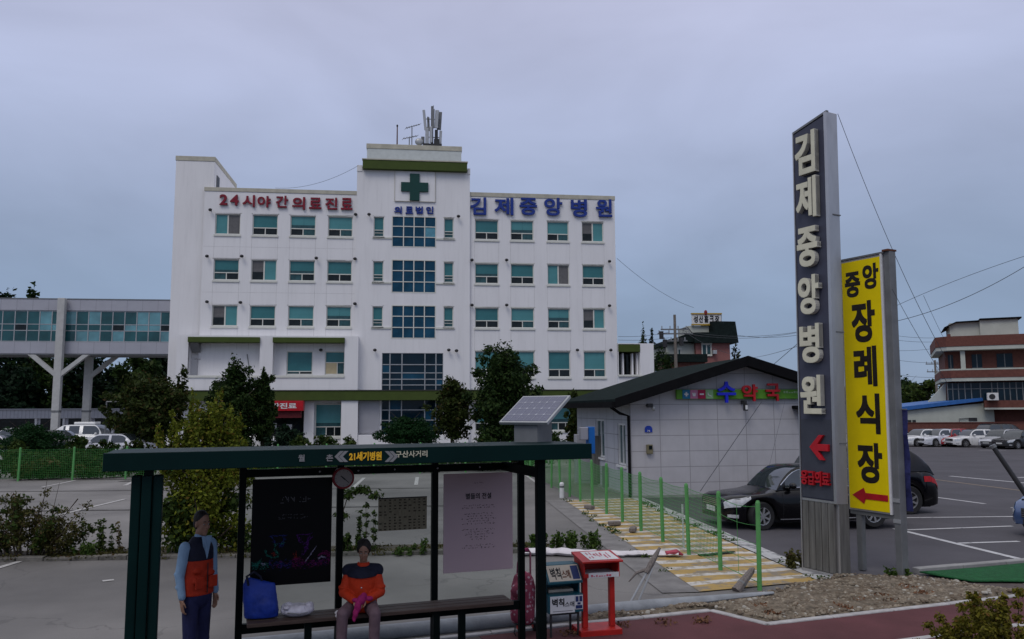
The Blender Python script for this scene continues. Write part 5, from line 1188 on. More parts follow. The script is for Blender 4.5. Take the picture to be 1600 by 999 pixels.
for zz_ in (tt * .28, tt * .52, tt * .78): g.box(-.016, tw + .016, .06, td + .006, zz_, zz_ + .018)
g.build('joint', MAT['gray_metal'], T)
for ch, (px, py), (q0, q1) in (('김', (1262, 233), (200, 268)), ('제', (1266, 304), (271, 337)), ('중', (1267, 382), (350, 414)), ('앙', (1269, 458), (426, 489)), ('병', (1274, 535), (503, 566)), ('원', (1275, 616), (585, 647))):
    x, z = tf(px, py, -.1); h = abs(tf(px, q0)[1] - tf(px, q1)[1]) * .98; w = .44 if ch != '병' else .42
    xc_ = .5 * (tw - .045); g = G(); g.text(ch, xc_, z, -.07, w, h, .09, .032, 1); gf = G(); gf.v, gf.f, gf.m = g.v, g.f, g.m
    # front faces lighter, the returns in dull metal
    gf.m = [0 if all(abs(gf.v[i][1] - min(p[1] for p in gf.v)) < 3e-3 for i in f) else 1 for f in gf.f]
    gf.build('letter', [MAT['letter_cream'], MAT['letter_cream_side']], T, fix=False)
x, z = tf(1277, 699, -.04); g = G(); a = .19
g.prism([(x - a, z), (x + .01, z + .20), (x + .10, z + .20), (x - .02, z + .055), (x + a, z + .055), (x + a, z - .055), (x - .02, z - .055), (x + .10, z - .20), (x + .01, z - .20)], -.075, -.024); g.build('arrow', MAT['arrow_red'], T, bevel=.004)
x, z = tf(1281, 748, -.04); g = G(); g.text('응급의료', .5 * (tw - .045), z, -.05, tw - .14, .235, .05, .03); g.build('red_letters', MAT['arrow_red'], T, fix=False)

# ------------------------------------------------------------------ yellow sign
p0 = gp(1340, 893); p1 = gp(1400, 905); YA = TA; YO = (p0[0], p0[1], 0)
yf = lambda px, py, y=0: frame_pt(px, py, YO, YA, y)
Y_ = thing('yellow_sign', 'yellow sign with black hangul lettering and red arrow on two grey posts', 'sign', YO, YA)
xr_ = yf(1394, 905)[0]; xl_ = yf(1330, 795)[0]; zt0 = yf(1316, 408)[1]; zt1 = yf(1368, 396)[1]; zlo = (yf(1330, 797)[1] + yf(1388, 803)[1]) / 2; zhi = (zt0 + zt1) / 2
xl_ = min(xl_, -.09) - .035; xp = yf(1388, 700)[0]; Y_.rotation_mode = 'QUATERNION'; Y_.rotation_quaternion = (Matrix.Rotation(.014, 3, 'Y') @ Matrix.Rotation(TA, 3, 'Z')).to_quaternion()
g = G(); g.box(xl_, xp, .0, .16, zlo, zhi); g.build('cabinet', MAT['panel_metal'], Y_, bevel=.006)
g = G(); g.box(xl_ + .03, xp - .035, -.012, -.001, zlo + .03, zhi - .04); g.build('yellow_face', MAT['yellow_sign'], Y_)
g = G(); g.box(xp - .034, xp - .002, -.02, -.001, zlo, zhi); g.build('white_edge', MAT['paper_white'], Y_)
g = G(); g.box(xl_ - .01, xp + .03, -.015, .19, zhi + .001, zhi + .03); g.build('top_cap', MAT['gray_metal'], Y_); 
g = G(); g.box(xp + .01, xp + .125, -.02, .19, zhi + .031, zhi + .06); g.build('rusty_cap', MAT['rust'], Y_)
g = G(); g.box(xp + .003, xp + .12, .02, .17, 0, zhi + .03); g.build('post', MAT['gray_metal'], Y_, bevel=.008)
g = G(); g.box(xl_ + .10, xl_ + .20, .04, .14, 0, zlo - .002); g.build('post', MAT['gray_metal'], Y_, bevel=.008)
g = G(); g.box(xl_, xp, .03, .15, zlo - .07, zlo - .002); g.build('lower_beam', MAT['gray_metal'], Y_)
for z in (zlo + .2, zlo - .12): g = G(); g.box(xp - .0, xp + .125, .005, .018, z, z + .06); g.build('clamp', MAT['light_metal'], Y_)
yw = xp - .035 - xl_ - .03; ym = (xl_ + .03 + xp - .035) / 2
for ch, dx, (q0, q1), w in (('중', -.22, (424, 464), .40), ('앙', .25, (412, 452), .40), ('장', .02, (470, 535), .60), ('례', 0.03, (541, 604), .58), ('식', .05, (615, 678), .60), ('장', .05, (692, 755), .62)):
    pxm = 1342 + (q0 - 424) * .05 + dx * 40; za = yf(pxm, q0)[1]; zb2 = yf(pxm, q1)[1]
    g = G(); g.text(ch, ym + dx * yw, (za + zb2) / 2, -.0125, w * yw, abs(za - zb2), .006, .036); g.build('letter', MAT['sign_black'], Y_, fix=False)
z = yf(1360, 776)[1]; g = G(); a = yw * .42
g.prism([(ym - a, z), (ym - a * .3, z + .13), (ym - a * .2, z + .05), (ym + a * 1.1, z + .05), (ym + a * 1.1, z - .05), (ym - a * .2, z - .05), (ym - a * .3, z - .13)], -.019, -.0125); g.build('arrow', MAT['arrow_red'], Y_)
bz1 = yf(1400, 640)[1]; bz0_ = yf(1403, 800)[1]
BNR = thing('banner', 'narrow dark blue banner hung behind the yellow sign post', 'banner', YO, YA)
g = G()
for k in range(9): z = bz0_ + (bz1 - bz0_) * k / 8; g.v += [(xp + .10, .20 + .02 * math.sin(k * 1.7), z), (xp + .21, .21 + .02 * math.sin(k * 1.7 + 1), z)]
g.f = [(2 * k, 2 * k + 1, 2 * k + 3, 2 * k + 2) for k in range(8)]; g.m = [0] * 8
o = g.build('cloth', mat('banner_blue', (.022, .025, .10), .7, var=.35, scale=14), BNR, fix=False); s_ = o.modifiers.new('t', 'SOLIDIFY'); s_.thickness = .006
g = G(); g.tube([(xp + .06, .19, bz1), (xp + .22, .2, bz1)], .01, 6); g.build('rod', MAT['gray_metal'], BNR)

# ------------------------------------------------------------------ cars
def lerp_keys(K, t):
    for (a, va), (b, vb) in zip(K[:-1], K[1:]):
        if t <= b: q = (t - a) / (b - a); q = q * q * (3 - 2 * q) * .5 + q * .5; return va + (vb - va) * q
    return K[-1][1]
SHAPES = {
 'sedan': dict(L=4.75, W=1.84, H=1.47, zt=[(0, .62), (.012, .74), (.05, .80), (.2, .86), (.29, .95), (.45, .96), (.7, .97), (.86, 1.0), (.95, 1.0), (.985, .92), (1, .66)], gh=(.275, .43, .68, .86), wx=(.19, .79), wr=.335, tum=.30),
 'suv': dict(L=4.6, W=1.84, H=1.70, zt=[(0, .55), (.02, .70), (.06, .84), (.2, .97), (.27, 1.03), (.5, 1.06), (.8, 1.12), (.93, 1.12), (.975, 1.0), (1, .62)], gh=(.255, .385, .78, .975), wx=(.19, .79), wr=.37, tum=.24),
 'hatch': dict(L=4.2, W=1.75, H=1.50, zt=[(0, .52), (.02, .64), (.06, .74), (.2, .88), (.27, .95), (.5, .97), (.8, 1.03), (.94, 1.03), (.98, .92), (1, .62)], gh=(.25, .40, .80, .965), wx=(.19, .80), wr=.32, tum=.27),
}
_car = {}
def car_meshes(kind):
    if kind in _car: return _car[kind]
    S_ = SHAPES[kind]; L, Wd, Ht = S_['L'], S_['W'], S_['H']; hwK = [(0, .72), (.015, .83), (.05, .91), (.12, .965), (.3, .99), (.6, 1), (.85, .975), (.95, .92), (.985, .82), (1, .70)]
    wr = S_['wr']; wx = [L * q for q in S_['wx']]
    st_ = sorted(set([0, .006, .015, .03, .05, .08, .12, .25, .3, .36, .42, .48, .54, .6, .66, .72, .9, .94, .965, .985, .995, 1] + [min(1, max(0, (w + wr * 1.16 * math.cos(a)) / L)) for w in wx for a in [math.pi * k / 10 for k in range(11)]] + [(w + s * wr * 1.165) / L for w in wx for s in (-1, 1)]))
    st_ = [t for i, t in enumerate(st_) if i == 0 or t - st_[i - 1] > .0006 or t == 1]
    def zb(t):
        z = .20 if .06 < t < .93 else .20 + (.06 - t if t < .5 else t - .93) * .9
        for w in wx:
            d = t * L - w
            if abs(d) < wr * 1.16: z = max(z, wr + math.sqrt((wr * 1.16) ** 2 - d * d))
        return z
    def sec(t):
        h = Wd / 2 * lerp_keys(hwK, t); b = zb(t); tp = max(lerp_keys(S_['zt'], t), b + .06); k = tp - b
        zz = [b, b + .18 * k, b + .45 * k, b + .70 * k, tp - .10 * k - .01, tp - .015, tp + .005, tp + .02]; yy = [.955, .985, 1.0, .985, .955, .88, .55, 0]
        return [(h * y, z) for y, z in zip(yy, zz)]
    B_ = G(); n = 8; m = 2 * n - 1
    for t in st_:
        s = sec(t); x = L / 2 - t * L; B_.v += [(x, -y, z) for y, z in s] + [(x, y, z) for y, z in s[-2::-1]]
    for i in range(len(st_) - 1):
        for j in range(m - 1): B_.f.append((i * m + j, (i + 1) * m + j, (i + 1) * m + j + 1, i * m + j + 1)); B_.m.append(0)
    B_.f.append(tuple(range(m))); B_.f.append(tuple(range((len(st_) - 1) * m + m - 1, (len(st_) - 1) * m - 1, -1))); B_.m += [0, 0]
    # greenhouse
    a, b, c, d = S_['gh']; gt = [a + (b - a) * k / 6 for k in range(7)] + [b + (c - b) * k / 8 for k in range(1, 9)] + [c + (d - c) * k / 6 for k in range(1, 7)]
    Gl = G(); Rf = G(); secs = []
    for t in gt:
        belt = lerp_keys(S_['zt'], t) - .02
        if t < b: q = (t - a) / (b - a); q = math.sin(q * math.pi / 2) ** .92
        elif t > c: q = 1 - (t - c) / (d - c); q = math.sin(q * math.pi / 2) ** .92
        else: q = 1
        zr = belt + .012 + (Ht - belt) * q * (1 - .012 * ((t - (b + c) / 2) / .3) ** 2); h = Wd / 2 * lerp_keys(hwK, t) * .91; dz = zr - belt
        h1 = h - S_['tum'] * max(0, dz - .06); h2 = h1 - .05 * min(1, dz / .2)
        secs.append((L / 2 - t * L, [(h, belt), (h - .1 * dz * S_['tum'] - .005, belt + min(.05, dz * .3)), (h1 + .006, zr - min(.07, dz * .3)), (h2, zr - .012 * min(1, dz / .2)), (h2 * .55, zr + .008), (0, zr + .014)]))
    mm = 11
    for GG in (Gl, Rf):
        for x, s in secs: GG.v += [(x, -y, z) for y, z in s] + [(x, y, z) for y, z in s[-2::-1]]
    nb = len(gt)
    pill = [10] if kind != 'suv' else [9, 13]
    for i in range(nb - 1):
        ws, rs = i < 6, i >= 14
        for j in range(mm - 1):
            jj = j if j < 5 else 9 - j; q = (i * mm + j, (i + 1) * mm + j, (i + 1) * mm + j + 1, i * mm + j + 1)
            side_glass = jj == 1 and 2 <= i < (15 if kind == 'suv' else 17) and i not in pill
            top_glass = jj >= 3 and ((ws and 0 <= i < 6) or (rs and i < 19))
            (Gl if side_glass or top_glass else Rf).f.append(q)
    Gl.m = [0] * len(Gl.f); Rf.m = [0] * len(Rf.f)
    b0 = len(B_.v); B_.v += Rf.v; B_.f += [tuple(k + b0 for k in f) for f in Rf.f]; B_.m += [0] * len(Rf.f)
    # dark underbody
    B_.box(-L / 2 + .25, L / 2 - .25, -Wd / 2 + .24, Wd / 2 - .24, .17, .75, 1)
    def sidept(t, f, off=.008):
        s = sec(t); z = s[0][1] + (s[5][1] - s[0][1]) * f; y = np.interp(z, [p[1] for p in s[:6]], [p[0] for p in s[:6]]); return (L / 2 - t * L, float(y) + off, z)
    def patch(ts, f0, f1, mi=0, off=.008, GG=None):
        GG = GG or G()
        for s in (1, -1):
            b = len(GG.v)
            for t in ts:
                for k in range(4):
                    x, y, z = sidept(t, f0 + (f1 - f0) * k / 3, off); x += off * (1.2 if t < .06 else (-1.2 if t > .95 else 0)); GG.v.append((x, s * y, z))
            for i in range(len(ts) - 1):
                for k in range(3): GG.f.append((b + i * 4 + k, b + i * 4 + k + 1, b + (i + 1) * 4 + k + 1, b + (i + 1) * 4 + k)); GG.m.append(mi)
        return GG
    def half(GG, s):
        H_ = G(); idx = {}
        for f in GG.f:
            if sum(GG.v[k][1] for k in f) * s > 0:
                for k in f: idx.setdefault(k, len(idx))
                H_.f.append(tuple(idx[k] for k in f)); H_.m.append(0)
        H_.v = [GG.v[k] for k in idx]; return H_
    hl = patch([0.008, .015, .03, .05, .08, .115, .135], .60, .93); tl = patch([.93, .955, .97, .985, .993], .62, .86) if kind == 'sedan' else patch([.89, .93, .965, .985, .993], .70, .86)
    res = dict(L=L, W=Wd, H=Ht, wr=wr, wx=wx, zt=lerp_keys(S_['zt'], .02))
    me = B_.mesh('body'); bm = bmesh.new(); bm.from_mesh(me); bmesh.ops.recalc_face_normals(bm, faces=bm.faces); bm.to_mesh(me); bm.free(); me.polygons.foreach_set('use_smooth', [True] * len(me.polygons)); me.set_sharp_from_angle(angle=R(38)); res['body'] = me
    def fin(g, nm, mats, smooth=True):
        me = g.mesh(nm); bm = bmesh.new(); bm.from_mesh(me); bmesh.ops.remove_doubles(bm, verts=bm.verts, dist=1e-5); bmesh.ops.delete(bm, geom=[v for v in bm.verts if not v.link_faces], context='VERTS'); bmesh.ops.recalc_face_normals(bm, faces=bm.faces); bm.to_mesh(me); bm.free()
        if smooth: me.polygons.foreach_set('use_smooth', [True] * len(me.polygons)); me.set_sharp_from_angle(angle=R(38))
        for q in mats: me.materials.append(MAT[q])
        return me
    res['glass'] = fin(Gl, 'glass', ['car_glass']); res['head'] = [fin(half(hl, s), 'headlight', ['head_glass']) for s in (1, -1)]; res['tail'] = [fin(half(tl, s), 'taillight', ['tail_glass']) for s in (1, -1)]
    w = G(); P = [(.0, .60), (.10, .62), (.11, .92), (.07, 1.0), (-.07, 1.0), (-.11, .92), (-.10, .62)]; nn = 26
    for k in range(nn):
        a = 2 * math.pi * k / nn; w.v += [(r * wr * math.cos(a), y, r * wr * math.sin(a)) for y, r in P[1:]]
    q = len(P) - 1
    for k in range(nn):
        for j in range(q - 1): w.f.append((k * q + j, k * q + j + 1, ((k + 1) % nn) * q + j + 1, ((k + 1) % nn) * q + j)); w.m.append(0)
    res['tyre'] = fin(w, 'tyre', ['tyre'])
    r_ = G()
    for s in (1, -1):
        r_.tube([(0, s * .085, 0), (0, s * .10, 0)], [wr * .16, wr * .14], 12)
        for k in range(7):
            a = 2 * math.pi * k / 7; r_.bx((wr * .38 * math.cos(a), s * .085, wr * .38 * math.sin(a)), (wr * .50, .03, wr * .13), Matrix.Rotation(-a, 3, 'Y'))
        ring = G()
        for k in range(26):
            a = 2 * math.pi * k / 26; ring.v += [(wr * q_ * math.cos(a), s * y_, wr * q_ * math.sin(a)) for q_, y_ in ((.66, .10), (.58, .095), (.57, .05))]
        for k in range(26):
            for j in range(2): ring.f.append((k * 3 + j, k * 3 + j + 1, ((k + 1) % 26) * 3 + j + 1, ((k + 1) % 26) * 3 + j)); ring.m.append(0)
        r_.add(ring.v, ring.f, 0)
    b = len(r_.f); r_.tube([(0, -.05, 0), (0, .05, 0)], wr * .60, 26, 1)
    res['rim'] = fin(r_, 'rim', ['rim', 'dark_metal'], False)
    gr = G(); zf = lerp_keys(S_['zt'], .012); gw_ = Wd * .27
    gr.box(L / 2 - .015, L / 2 + .022, -gw_, gw_, zf - .20, zf - .01)
    for k in range(4): gr.box(L / 2 + .0222, L / 2 + .030, -gw_ + .01, gw_ - .01, zf - .185 + k * .045, zf - .170 + k * .045, 1)
    res['grille'] = fin(gr, 'grille', ['dark_metal', 'chrome'], False)
    bl = G(); bl.box(L / 2 - .03, L / 2 + .012, -Wd * .26, Wd * .26, .26, .36); res['lower_grille'] = fin(bl, 'lower_grille', ['dark_metal'], False)
    pl = G(); pl.box(L / 2 + .013, L / 2 + .03, -.26, .26, .40, .52); res['plate'] = fin(pl, 'number_plate', ['plate_white'], False)
    fg = patch([.02, .035, .05, .07], .16, .30, 0, .01); res['fog'] = [fin(half(fg, s), 'fog_lamp', ['head_glass']) for s in (1, -1)]
    mrs = []
    for s in (1, -1):
        g = G(); tx = L / 2 - L * (S_['gh'][0] + .075); zz_ = lerp_keys(S_['zt'], .33) + .07; g.ell((tx, s * (Wd / 2 + .06), zz_ + .02), (.08, .12, .075), 12, 8); g.box(tx - .03, tx + .03, min(s * (Wd / 2 - .10), s * (Wd / 2 + .03)), max(s * (Wd / 2 - .10), s * (Wd / 2 + .03)), zz_ - .04, zz_ - .01); mrs.append(g)
    res['mirror_g'] = mrs
    hd = []
    for s in (1, -1):
        for t in (.47, .64):
            x, y, z = sidept(t, .80, .0); g = G(); g.bx((x, s * (y + .018), z), (.2, .03, .03)); hd.append(fin(g, 'door_handle', ['chrome'], False))
    res['handle'] = hd
    sl_ = G()
    for s in (1, -1): y = sidept(.5, .05)[1]; sl_.box(L / 2 - L * .70, L / 2 - L * .285, min(s * y, s * (y + .012)), max(s * y, s * (y + .012)), .245, .265)
    res['sill'] = fin(sl_, 'chrome_strip', ['chrome'], False)
    tr = G()
    for s in (1, -1):
        tr.tube([(x, s * (q[1][0] + .006), q[1][1] + .004) for x, q in secs[2:18]], .011, 5)
        tr.tube([(x, s * (q[2][0] + .006), q[2][1]) for x, q in secs[1:18]], .010, 5)
    res['trim'] = [fin(half(tr, s), 'window_trim', ['chrome'], False) for s in (1, -1)]
    # door shut lines
    dl = G()
    for s in (1, -1):
        for t in (.30, .535, .735):
            P_ = [sidept(t + (.004 * math.sin(f * 3)), f, .0035) for f in (.12, .3, .5, .7, .9)]
            for p_, q_ in zip(P_[:-1], P_[1:]): dl.add([(p_[0] - .005, s * p_[1], p_[2]), (p_[0] + .005, s * p_[1], p_[2]), (q_[0] + .005, s * q_[1], q_[2]), (q_[0] - .005, s * q_[1], q_[2])], [(0, 1, 2, 3)])
    res['seam'] = fin(dl, 'door_seam', ['ink_black'], False)
    _car[kind] = res; return res
_paint = {}
def car(nm, lab, cat, kind, paint, loc, th, group=None, scale=1.0, steer=0, chrome=False):
    r_ = car_meshes(kind); t = thing(nm, lab, cat, loc, th, group); t.scale = (scale,) * 3
    k = (kind, paint)
    if k not in _paint:
        me = r_['body'].copy(); me.materials.append(MAT[paint]); me.materials.append(MAT['ink_black']); ms = []
        for g in r_['mirror_g']: m = g.mesh('mirror'); m.materials.append(MAT[paint]); m.polygons.foreach_set('use_smooth', [True] * len(m.polygons)); ms.append(m)
        _paint[k] = (me, ms)
    me, ms = _paint[k]; b = link('body', me, t); link('windows', r_['glass'], t)
    for s in (0, 1): link('headlight', r_['head'][s], t); link('taillight', r_['tail'][s], t); link('mirror', ms[s], t); link('fog_lamp', r_['fog'][s], b)
    link('grille', r_['grille'], t); link('lower_grille', r_['lower_grille'], b); link('number_plate', r_['plate'], t)
    for m in r_['handle']: link('door_handle', m, b)
    link('door_seam', r_['seam'], b)
    if chrome: link('chrome_strip', r_['sill'], b); [link('window_trim', m, b) for m in r_['trim']]
    for i, x in enumerate(r_['wx']):
        for s in (1, -1):
            w = link('wheel', r_['tyre'], t); w.location = (r_['L'] / 2 - x, s * (r_['W'] / 2 - .115), r_['wr']); w.rotation_euler = (0, 0, R(steer) if i == 0 else 0); link('rim', r_['rim'], w)
    return t
def place_front(px, py, kind, th, sc=1.0, front=True, side=1):
    """centre of a car whose near front (or rear) wheel touches the ground at the pixel"""
    S_ = SHAPES[kind]; p = gp(px, py); x = S_['L'] / 2 - S_['L'] * S_['wx'][0 if front else 1]; y = side * (S_['W'] / 2 - .1)
    x, y = x * sc, y * sc
    return (p[0] - (x * math.cos(th) - y * math.sin(th)), p[1] - (x * math.sin(th) + y * math.cos(th)), p[2])
th = R(188); car('parked_car', 'black saloon car with chrome sill parked beside the pharmacy facing the green fence', 'car', 'sedan', 'car_black', place_front(1190, 829, 'sedan', th, .93), th, None, .93, 12, True)
th = R(187); car('parked_suv', 'black sport utility car partly hidden behind the yellow sign with its red taillight showing', 'suv', 'suv', 'car_black', place_front(1418, 804, 'suv', th, .98, False), th)
th = R(203); o = car('parked_car', 'blue car nosing into the picture at the right edge of the lot', 'car', 'hatch', 'car_blue', (0, 0, 0), th)
p = gp(1586, 852); o.location = (p[0] + 2.95, p[1] + 1.45, p[2])
far = [('pearl white saloon with its nose at the left end of the far row', 'sedan', 'car_white', 1433, 698.5, 196), ('pale lilac white saloon between the leftmost white saloon and the red car', 'sedan', 'car_pearl', 1462, 698.8, 200), ('only red car in the far row', 'hatch', 'car_red', 1484, 698.5, 208), ('white saloon in side view right of the red car', 'sedan', 'car_white', 1509, 699.5, 185), ('silver hatchback right of the white saloon in side view', 'hatch', 'car_silver', 1566, 701.5, 205), ('dark grey car at the right end of the far row cut by the picture edge', 'sedan', 'car_dark', 1590, 702.5, 200)]
for lab, kind, paint, px, py, a in far: th = R(a); car('parked_car', lab, 'car', kind, paint, place_front(px, py, kind, th), th, 'cars parked in a row by the brick wall')
p = gp(1570, 697); car('parked_suv', 'dark sport utility car whose roof shows behind the silver hatchback', 'suv', 'suv', 'car_dark', (p[0] + 1, p[1] + 3.4, p[2]), R(190), 'cars parked in a row by the brick wall', 1.08)
# vehicles on the left behind the hedge
p = at(140, 690, 57); vt = car('parked_van', 'white high roofed vehicle with roof box parked in front of the annex', 'van', 'suv', 'car_white', (p.x, p.y, 0), R(4), 'vehicles parked in front of the annex', 1.02)
g = G(); g.box(-.9, .5, -.45, .45, 1.72, 1.90); g.build('roof_box', MAT['car_white'], vt, bevel=.05)
p = at(176, 690, 45); car('parked_car', 'pale saloon with bluish windows parked before the white high roofed vehicle', 'car', 'sedan', 'car_pearl', (p.x, p.y, 0), R(172), 'vehicles parked in front of the annex', .97)
p = at(88, 690, 52); car('parked_car', 'dark car half hidden by the broad flat evergreen on the left', 'car', 'sedan', 'car_dark', (p.x, p.y, 0), R(5), 'vehicles parked in front of the annex')
p = at(-12, 700, 42.5); car('parked_car', 'white car cut by the left picture edge', 'car', 'hatch', 'car_white', (p.x, p.y, 0), R(8), 'vehicles parked in front of the annex')
p = at(25, 690, 60); car('parked_car', 'white car further back at the left edge, its roof above the flat evergreen', 'car', 'sedan', 'car_white', (p.x, p.y, 0), R(176), 'vehicles parked in front of the annex')
p = at(392, 690, 58); car('parked_car', 'white car glimpsed between the trunks near the red sign', 'car', 'hatch', 'car_white', (p.x, p.y, 0), R(0), 'vehicles parked in front of the annex')

# ------------------------------------------------------------------ buildings on the right and behind
def bld(nm, lab, cat, px, Y, th): p = at(px, 640, Y); return thing(nm, lab, cat, (p.x, Y, gz(p.x, Y)), th), (p.x, Y, gz(p.x, Y))
RB, RO = bld('brick_building', 'three storey red brick building with white bands and curved balconies at the right', 'building', 1481, 82, R(-25))
rf = lambda px, py, y=0: frame_pt(px, py, RO, R(-25), y)
X1 = 17
def zof(py, y=0): return rf(1560, py, y)[1]
z0, z1, z2, z3, z4 = zof(653), zof(630), zof(596), zof(546), zof(524)
g = G(); g.box(0, X1, .0, 12, z1 - .4, z3 + .6); g.build('wall', MAT['brick_red'], RB)
g = G(); g.box(1.5, X1, .6, 12, -.2, z1 - .41); g.build('lower_wall', MAT['brick_red'], RB)
def slabr(x0, za, zb2, y0, m, nm, ch=.9):
    g = G(); g.prism([(x0, y0 + ch), (x0 + ch, y0), (X1, y0), (X1, 12), (x0, 12)], za, zb2, 'z'); return g.build(nm, m, RB)
slabr(-.8, zof(541), zof(525), -1.6, MAT['brick_red'], 'parapet'); slabr(-.75, zof(547), zof(541.2), -1.55, MAT['wall_offwhite'], 'white_band')
slabr(-.5, zof(590), zof(578.5), -1.3, MAT['brick_red'], 'balcony'); slabr(-.45, zof(595.5), zof(590.2), -1.25, MAT['wall_offwhite'], 'white_band'); slabr(-.48, zof(578.3), zof(576), -1.28, MAT['wall_offwhite'], 'white_band')
g = G(); xw = rf(1536, 630)[0]; g.box(xw, X1, -1.3, .0, zof(637), zof(626)); g.build('lower_balcony', MAT['brick_red'], RB); g = G(); g.box(xw, X1, -1.33, .0, zof(640), zof(637.2)); g.build('white_band', MAT['wall_offwhite'], RB)
g = G(); g.box(rf(1480, 610)[0], X1, -.5, -.02, zof(626), zof(598)); o = g.build('window_band', MAT['curtain_dark'], RB)
g = G()
for px in (1480, 1488, 1497, 1507, 1517, 1531, 1549, 1558, 1568, 1577, 1587, 1597): x = rf(px, 610)[0]; g.box(x - .04, x + .04, -.56, -.502, zof(626), zof(598))
g.box(rf(1480, 610)[0], X1, -.55, -.503, zof(608), zof(607)); g.build('mullion', MAT['gray_metal'], o)
for a, b in ((1481, 1489), (1518, 1534), (1557, 1582)):
    g = G(); xa, xb = rf(a, 560)[0], rf(b, 560)[0]; g.box(xa, xb, -.06, -.01, zof(575), zof(553)); o = g.build('window', MAT['curtain_dark'], RB); g = G(); g.box((xa + xb) / 2 - .04, (xa + xb) / 2 + .04, -.09, -.062, zof(575), zof(553)); g.box(xa, xb, -.1, -.063, zof(575), zof(574)); g.build('frame', MAT['gray_metal'], o)
g = G(); x = rf(1503, 560)[0]; g.box(x - .2, x + .2, -1.2, -.8, zof(576), zof(547.2)); g.build('column', MAT['wall_offwhite'], RB)
g = G(); xa, xm, xb = rf(1484, 520, 2)[0], rf(1531, 520, 2)[0], rf(1591, 520, 2)[0]; g.box(xa, xm, 2, 8, z4 - .2, zof(502, 2)); g.box(xm, xb, 1.6, 8, z4 - .2, zof(500, 2)); g.build('roof_house', MAT['wall_offwhite'], RB)
g = G(); g.prism([(xa - .5, zof(510, 2)), (xa + .6, zof(502, 2)), (xm, zof(501.5, 2)), (xm, zof(499.8, 2)), (xa + .6, zof(500.5, 2)), (xa - .5, zof(508.6, 2))], 1.5, 8.2); g.box(xm + .01, xb + .3, 1.3, 8.2, zof(499.7, 2), zof(497.5, 2)); g.build('roof', MAT['eave_dark'], RB)
g = G(); x = rf(1483, 530, .5)[0]; g.tube([(x, .5, z4 - .1), (x, .5, zof(519))], .16, 8); g.build('chimney', MAT['brick_red'], RB)
x, z = rf(1551, 620, -1.5); g = G(); g.box(x - .5, x + .45, -2.0, -1.35, z - .36, z + .36); o = g.build('aircon_unit', MAT['paper_white'], RB, bevel=.03); g = G(); g.tube([(x - .08, -2.03, z), (x - .08, -2.004, z)], .26, 18); g.build('fan_grille', MAT['dark_metal'], o)
g = G(); xa = rf(1446, 630)[0]; g.prism([(xa, zof(632)), (rf(1478, 597)[0], zof(597)), (rf(1479, 632)[0], zof(632))], .5, 3); g.build('stair_wall', MAT['wall_offwhite'], RB)
BS, BO2 = bld('blue_roof_shed', 'long off white shed with a blue metal roof behind the brick wall', 'shed', 1404, 80, R(2))
bf = lambda px, py, y=0: frame_pt(px, py, BO2, R(2), y)
xb = bf(1553, 640)[0]; g = G(); g.prism([(0, 0), (xb, 0), (xb, bf(1553, 629)[1]), (0, bf(1405, 643)[1])], 0, 6); g.build('wall', MAT['wall_offwhite'], BS)
g = G(); za, zb2 = bf(1404, 643)[1], bf(1530, 627)[1]; xe = bf(1533, 640)[0]; g.prism([(-.3, za + .01), (xe, zb2 + .02), (xe, zb2 + .32), (-.3, za + .40)], -.4, 6.3); g.build('roof', MAT['roof_blue'], BS)
for a, b, c, d in ((1418, 1423, 656, 660), (1425, 1430, 656, 660), (1513, 1526, 653, 658)): g = G(); g.box(bf(a, 650)[0], bf(b, 650)[0], -.06, -.005, bf(1500, d)[1], bf(1500, c)[1]); g.build('vent', MAT['dark_metal'], BS)
g = G(); g.tube([(bf(1498, 656)[0], -.1, bf(1498, 662)[1]), (bf(1498, 656)[0], -.1, bf(1498, 654.5)[1]), (bf(1513, 656)[0], -.1, bf(1513, 653.5)[1])], .04, 5); g.build('pipe', MAT['gray_metal'], BS)
BW, WO = bld('brick_wall', 'low red brick boundary wall behind the row of parked cars', 'wall', 1400, 77.5, R(2)); wf = lambda px, py: frame_pt(px, py, WO, R(2))
g = G(); g.box(0, 22, 0, .3, -.1, wf(1480, 661.5)[1]); g.build('wall', MAT['brick_red'], BW); g = G(); g.box(-.02, 22, -.05, .35, wf(1480, 661.5)[1] + .002, wf(1480, 660)[1]); g.build('coping', mat('brick_dark', (.10, .032, .025), .8), BW)
hp_ = base_at(1424, 75.5); cl = [(hp_[0] + x * .5, hp_[1], hp_[2] + .55, .5, .4, .55) for x in range(-4, 5)]
t = thing('hedge', 'dark clipped hedge at the left end of the brick wall behind the parked cars', 'hedge', hp_); link('foliage', leaf_mesh('foliage', [(c[0] - hp_[0], 0, .62, .5, .4, .62) for c in cl], 3200, .11, 91, 4), t, MAT['leaf_dark']); g = G()
for x in (-1.5, 0, 1.5): g.tube([(x, 0, 0), (x, 0, .7)], .03, 5)
g.build('stems', MAT['trunk_bark'], t)
for px, Y, py, w, lm, lab in ((1414, 120, 597, 9, 'leaf_dark', 'rounded tree left of the gap between yellow sign and brick building'), (1430, 112, 604, 8, 'leaf_mid', 'brighter green tree low behind the blue roofed shed'), (1452, 108, 600, 7.5, 'leaf_mid', 'yellowish green tree against the white stair wall'), (1403, 150, 597, 8, 'leaf_dark_cool', 'far tree just right of the yellow sign post')):
    tree('far_tree', lab, 'tree', base_at(px, Y), htop(py, Y, px) + .8, w, 2600, .30, lm, int(px) + 7, 'distant trees at the right', .2, .1)
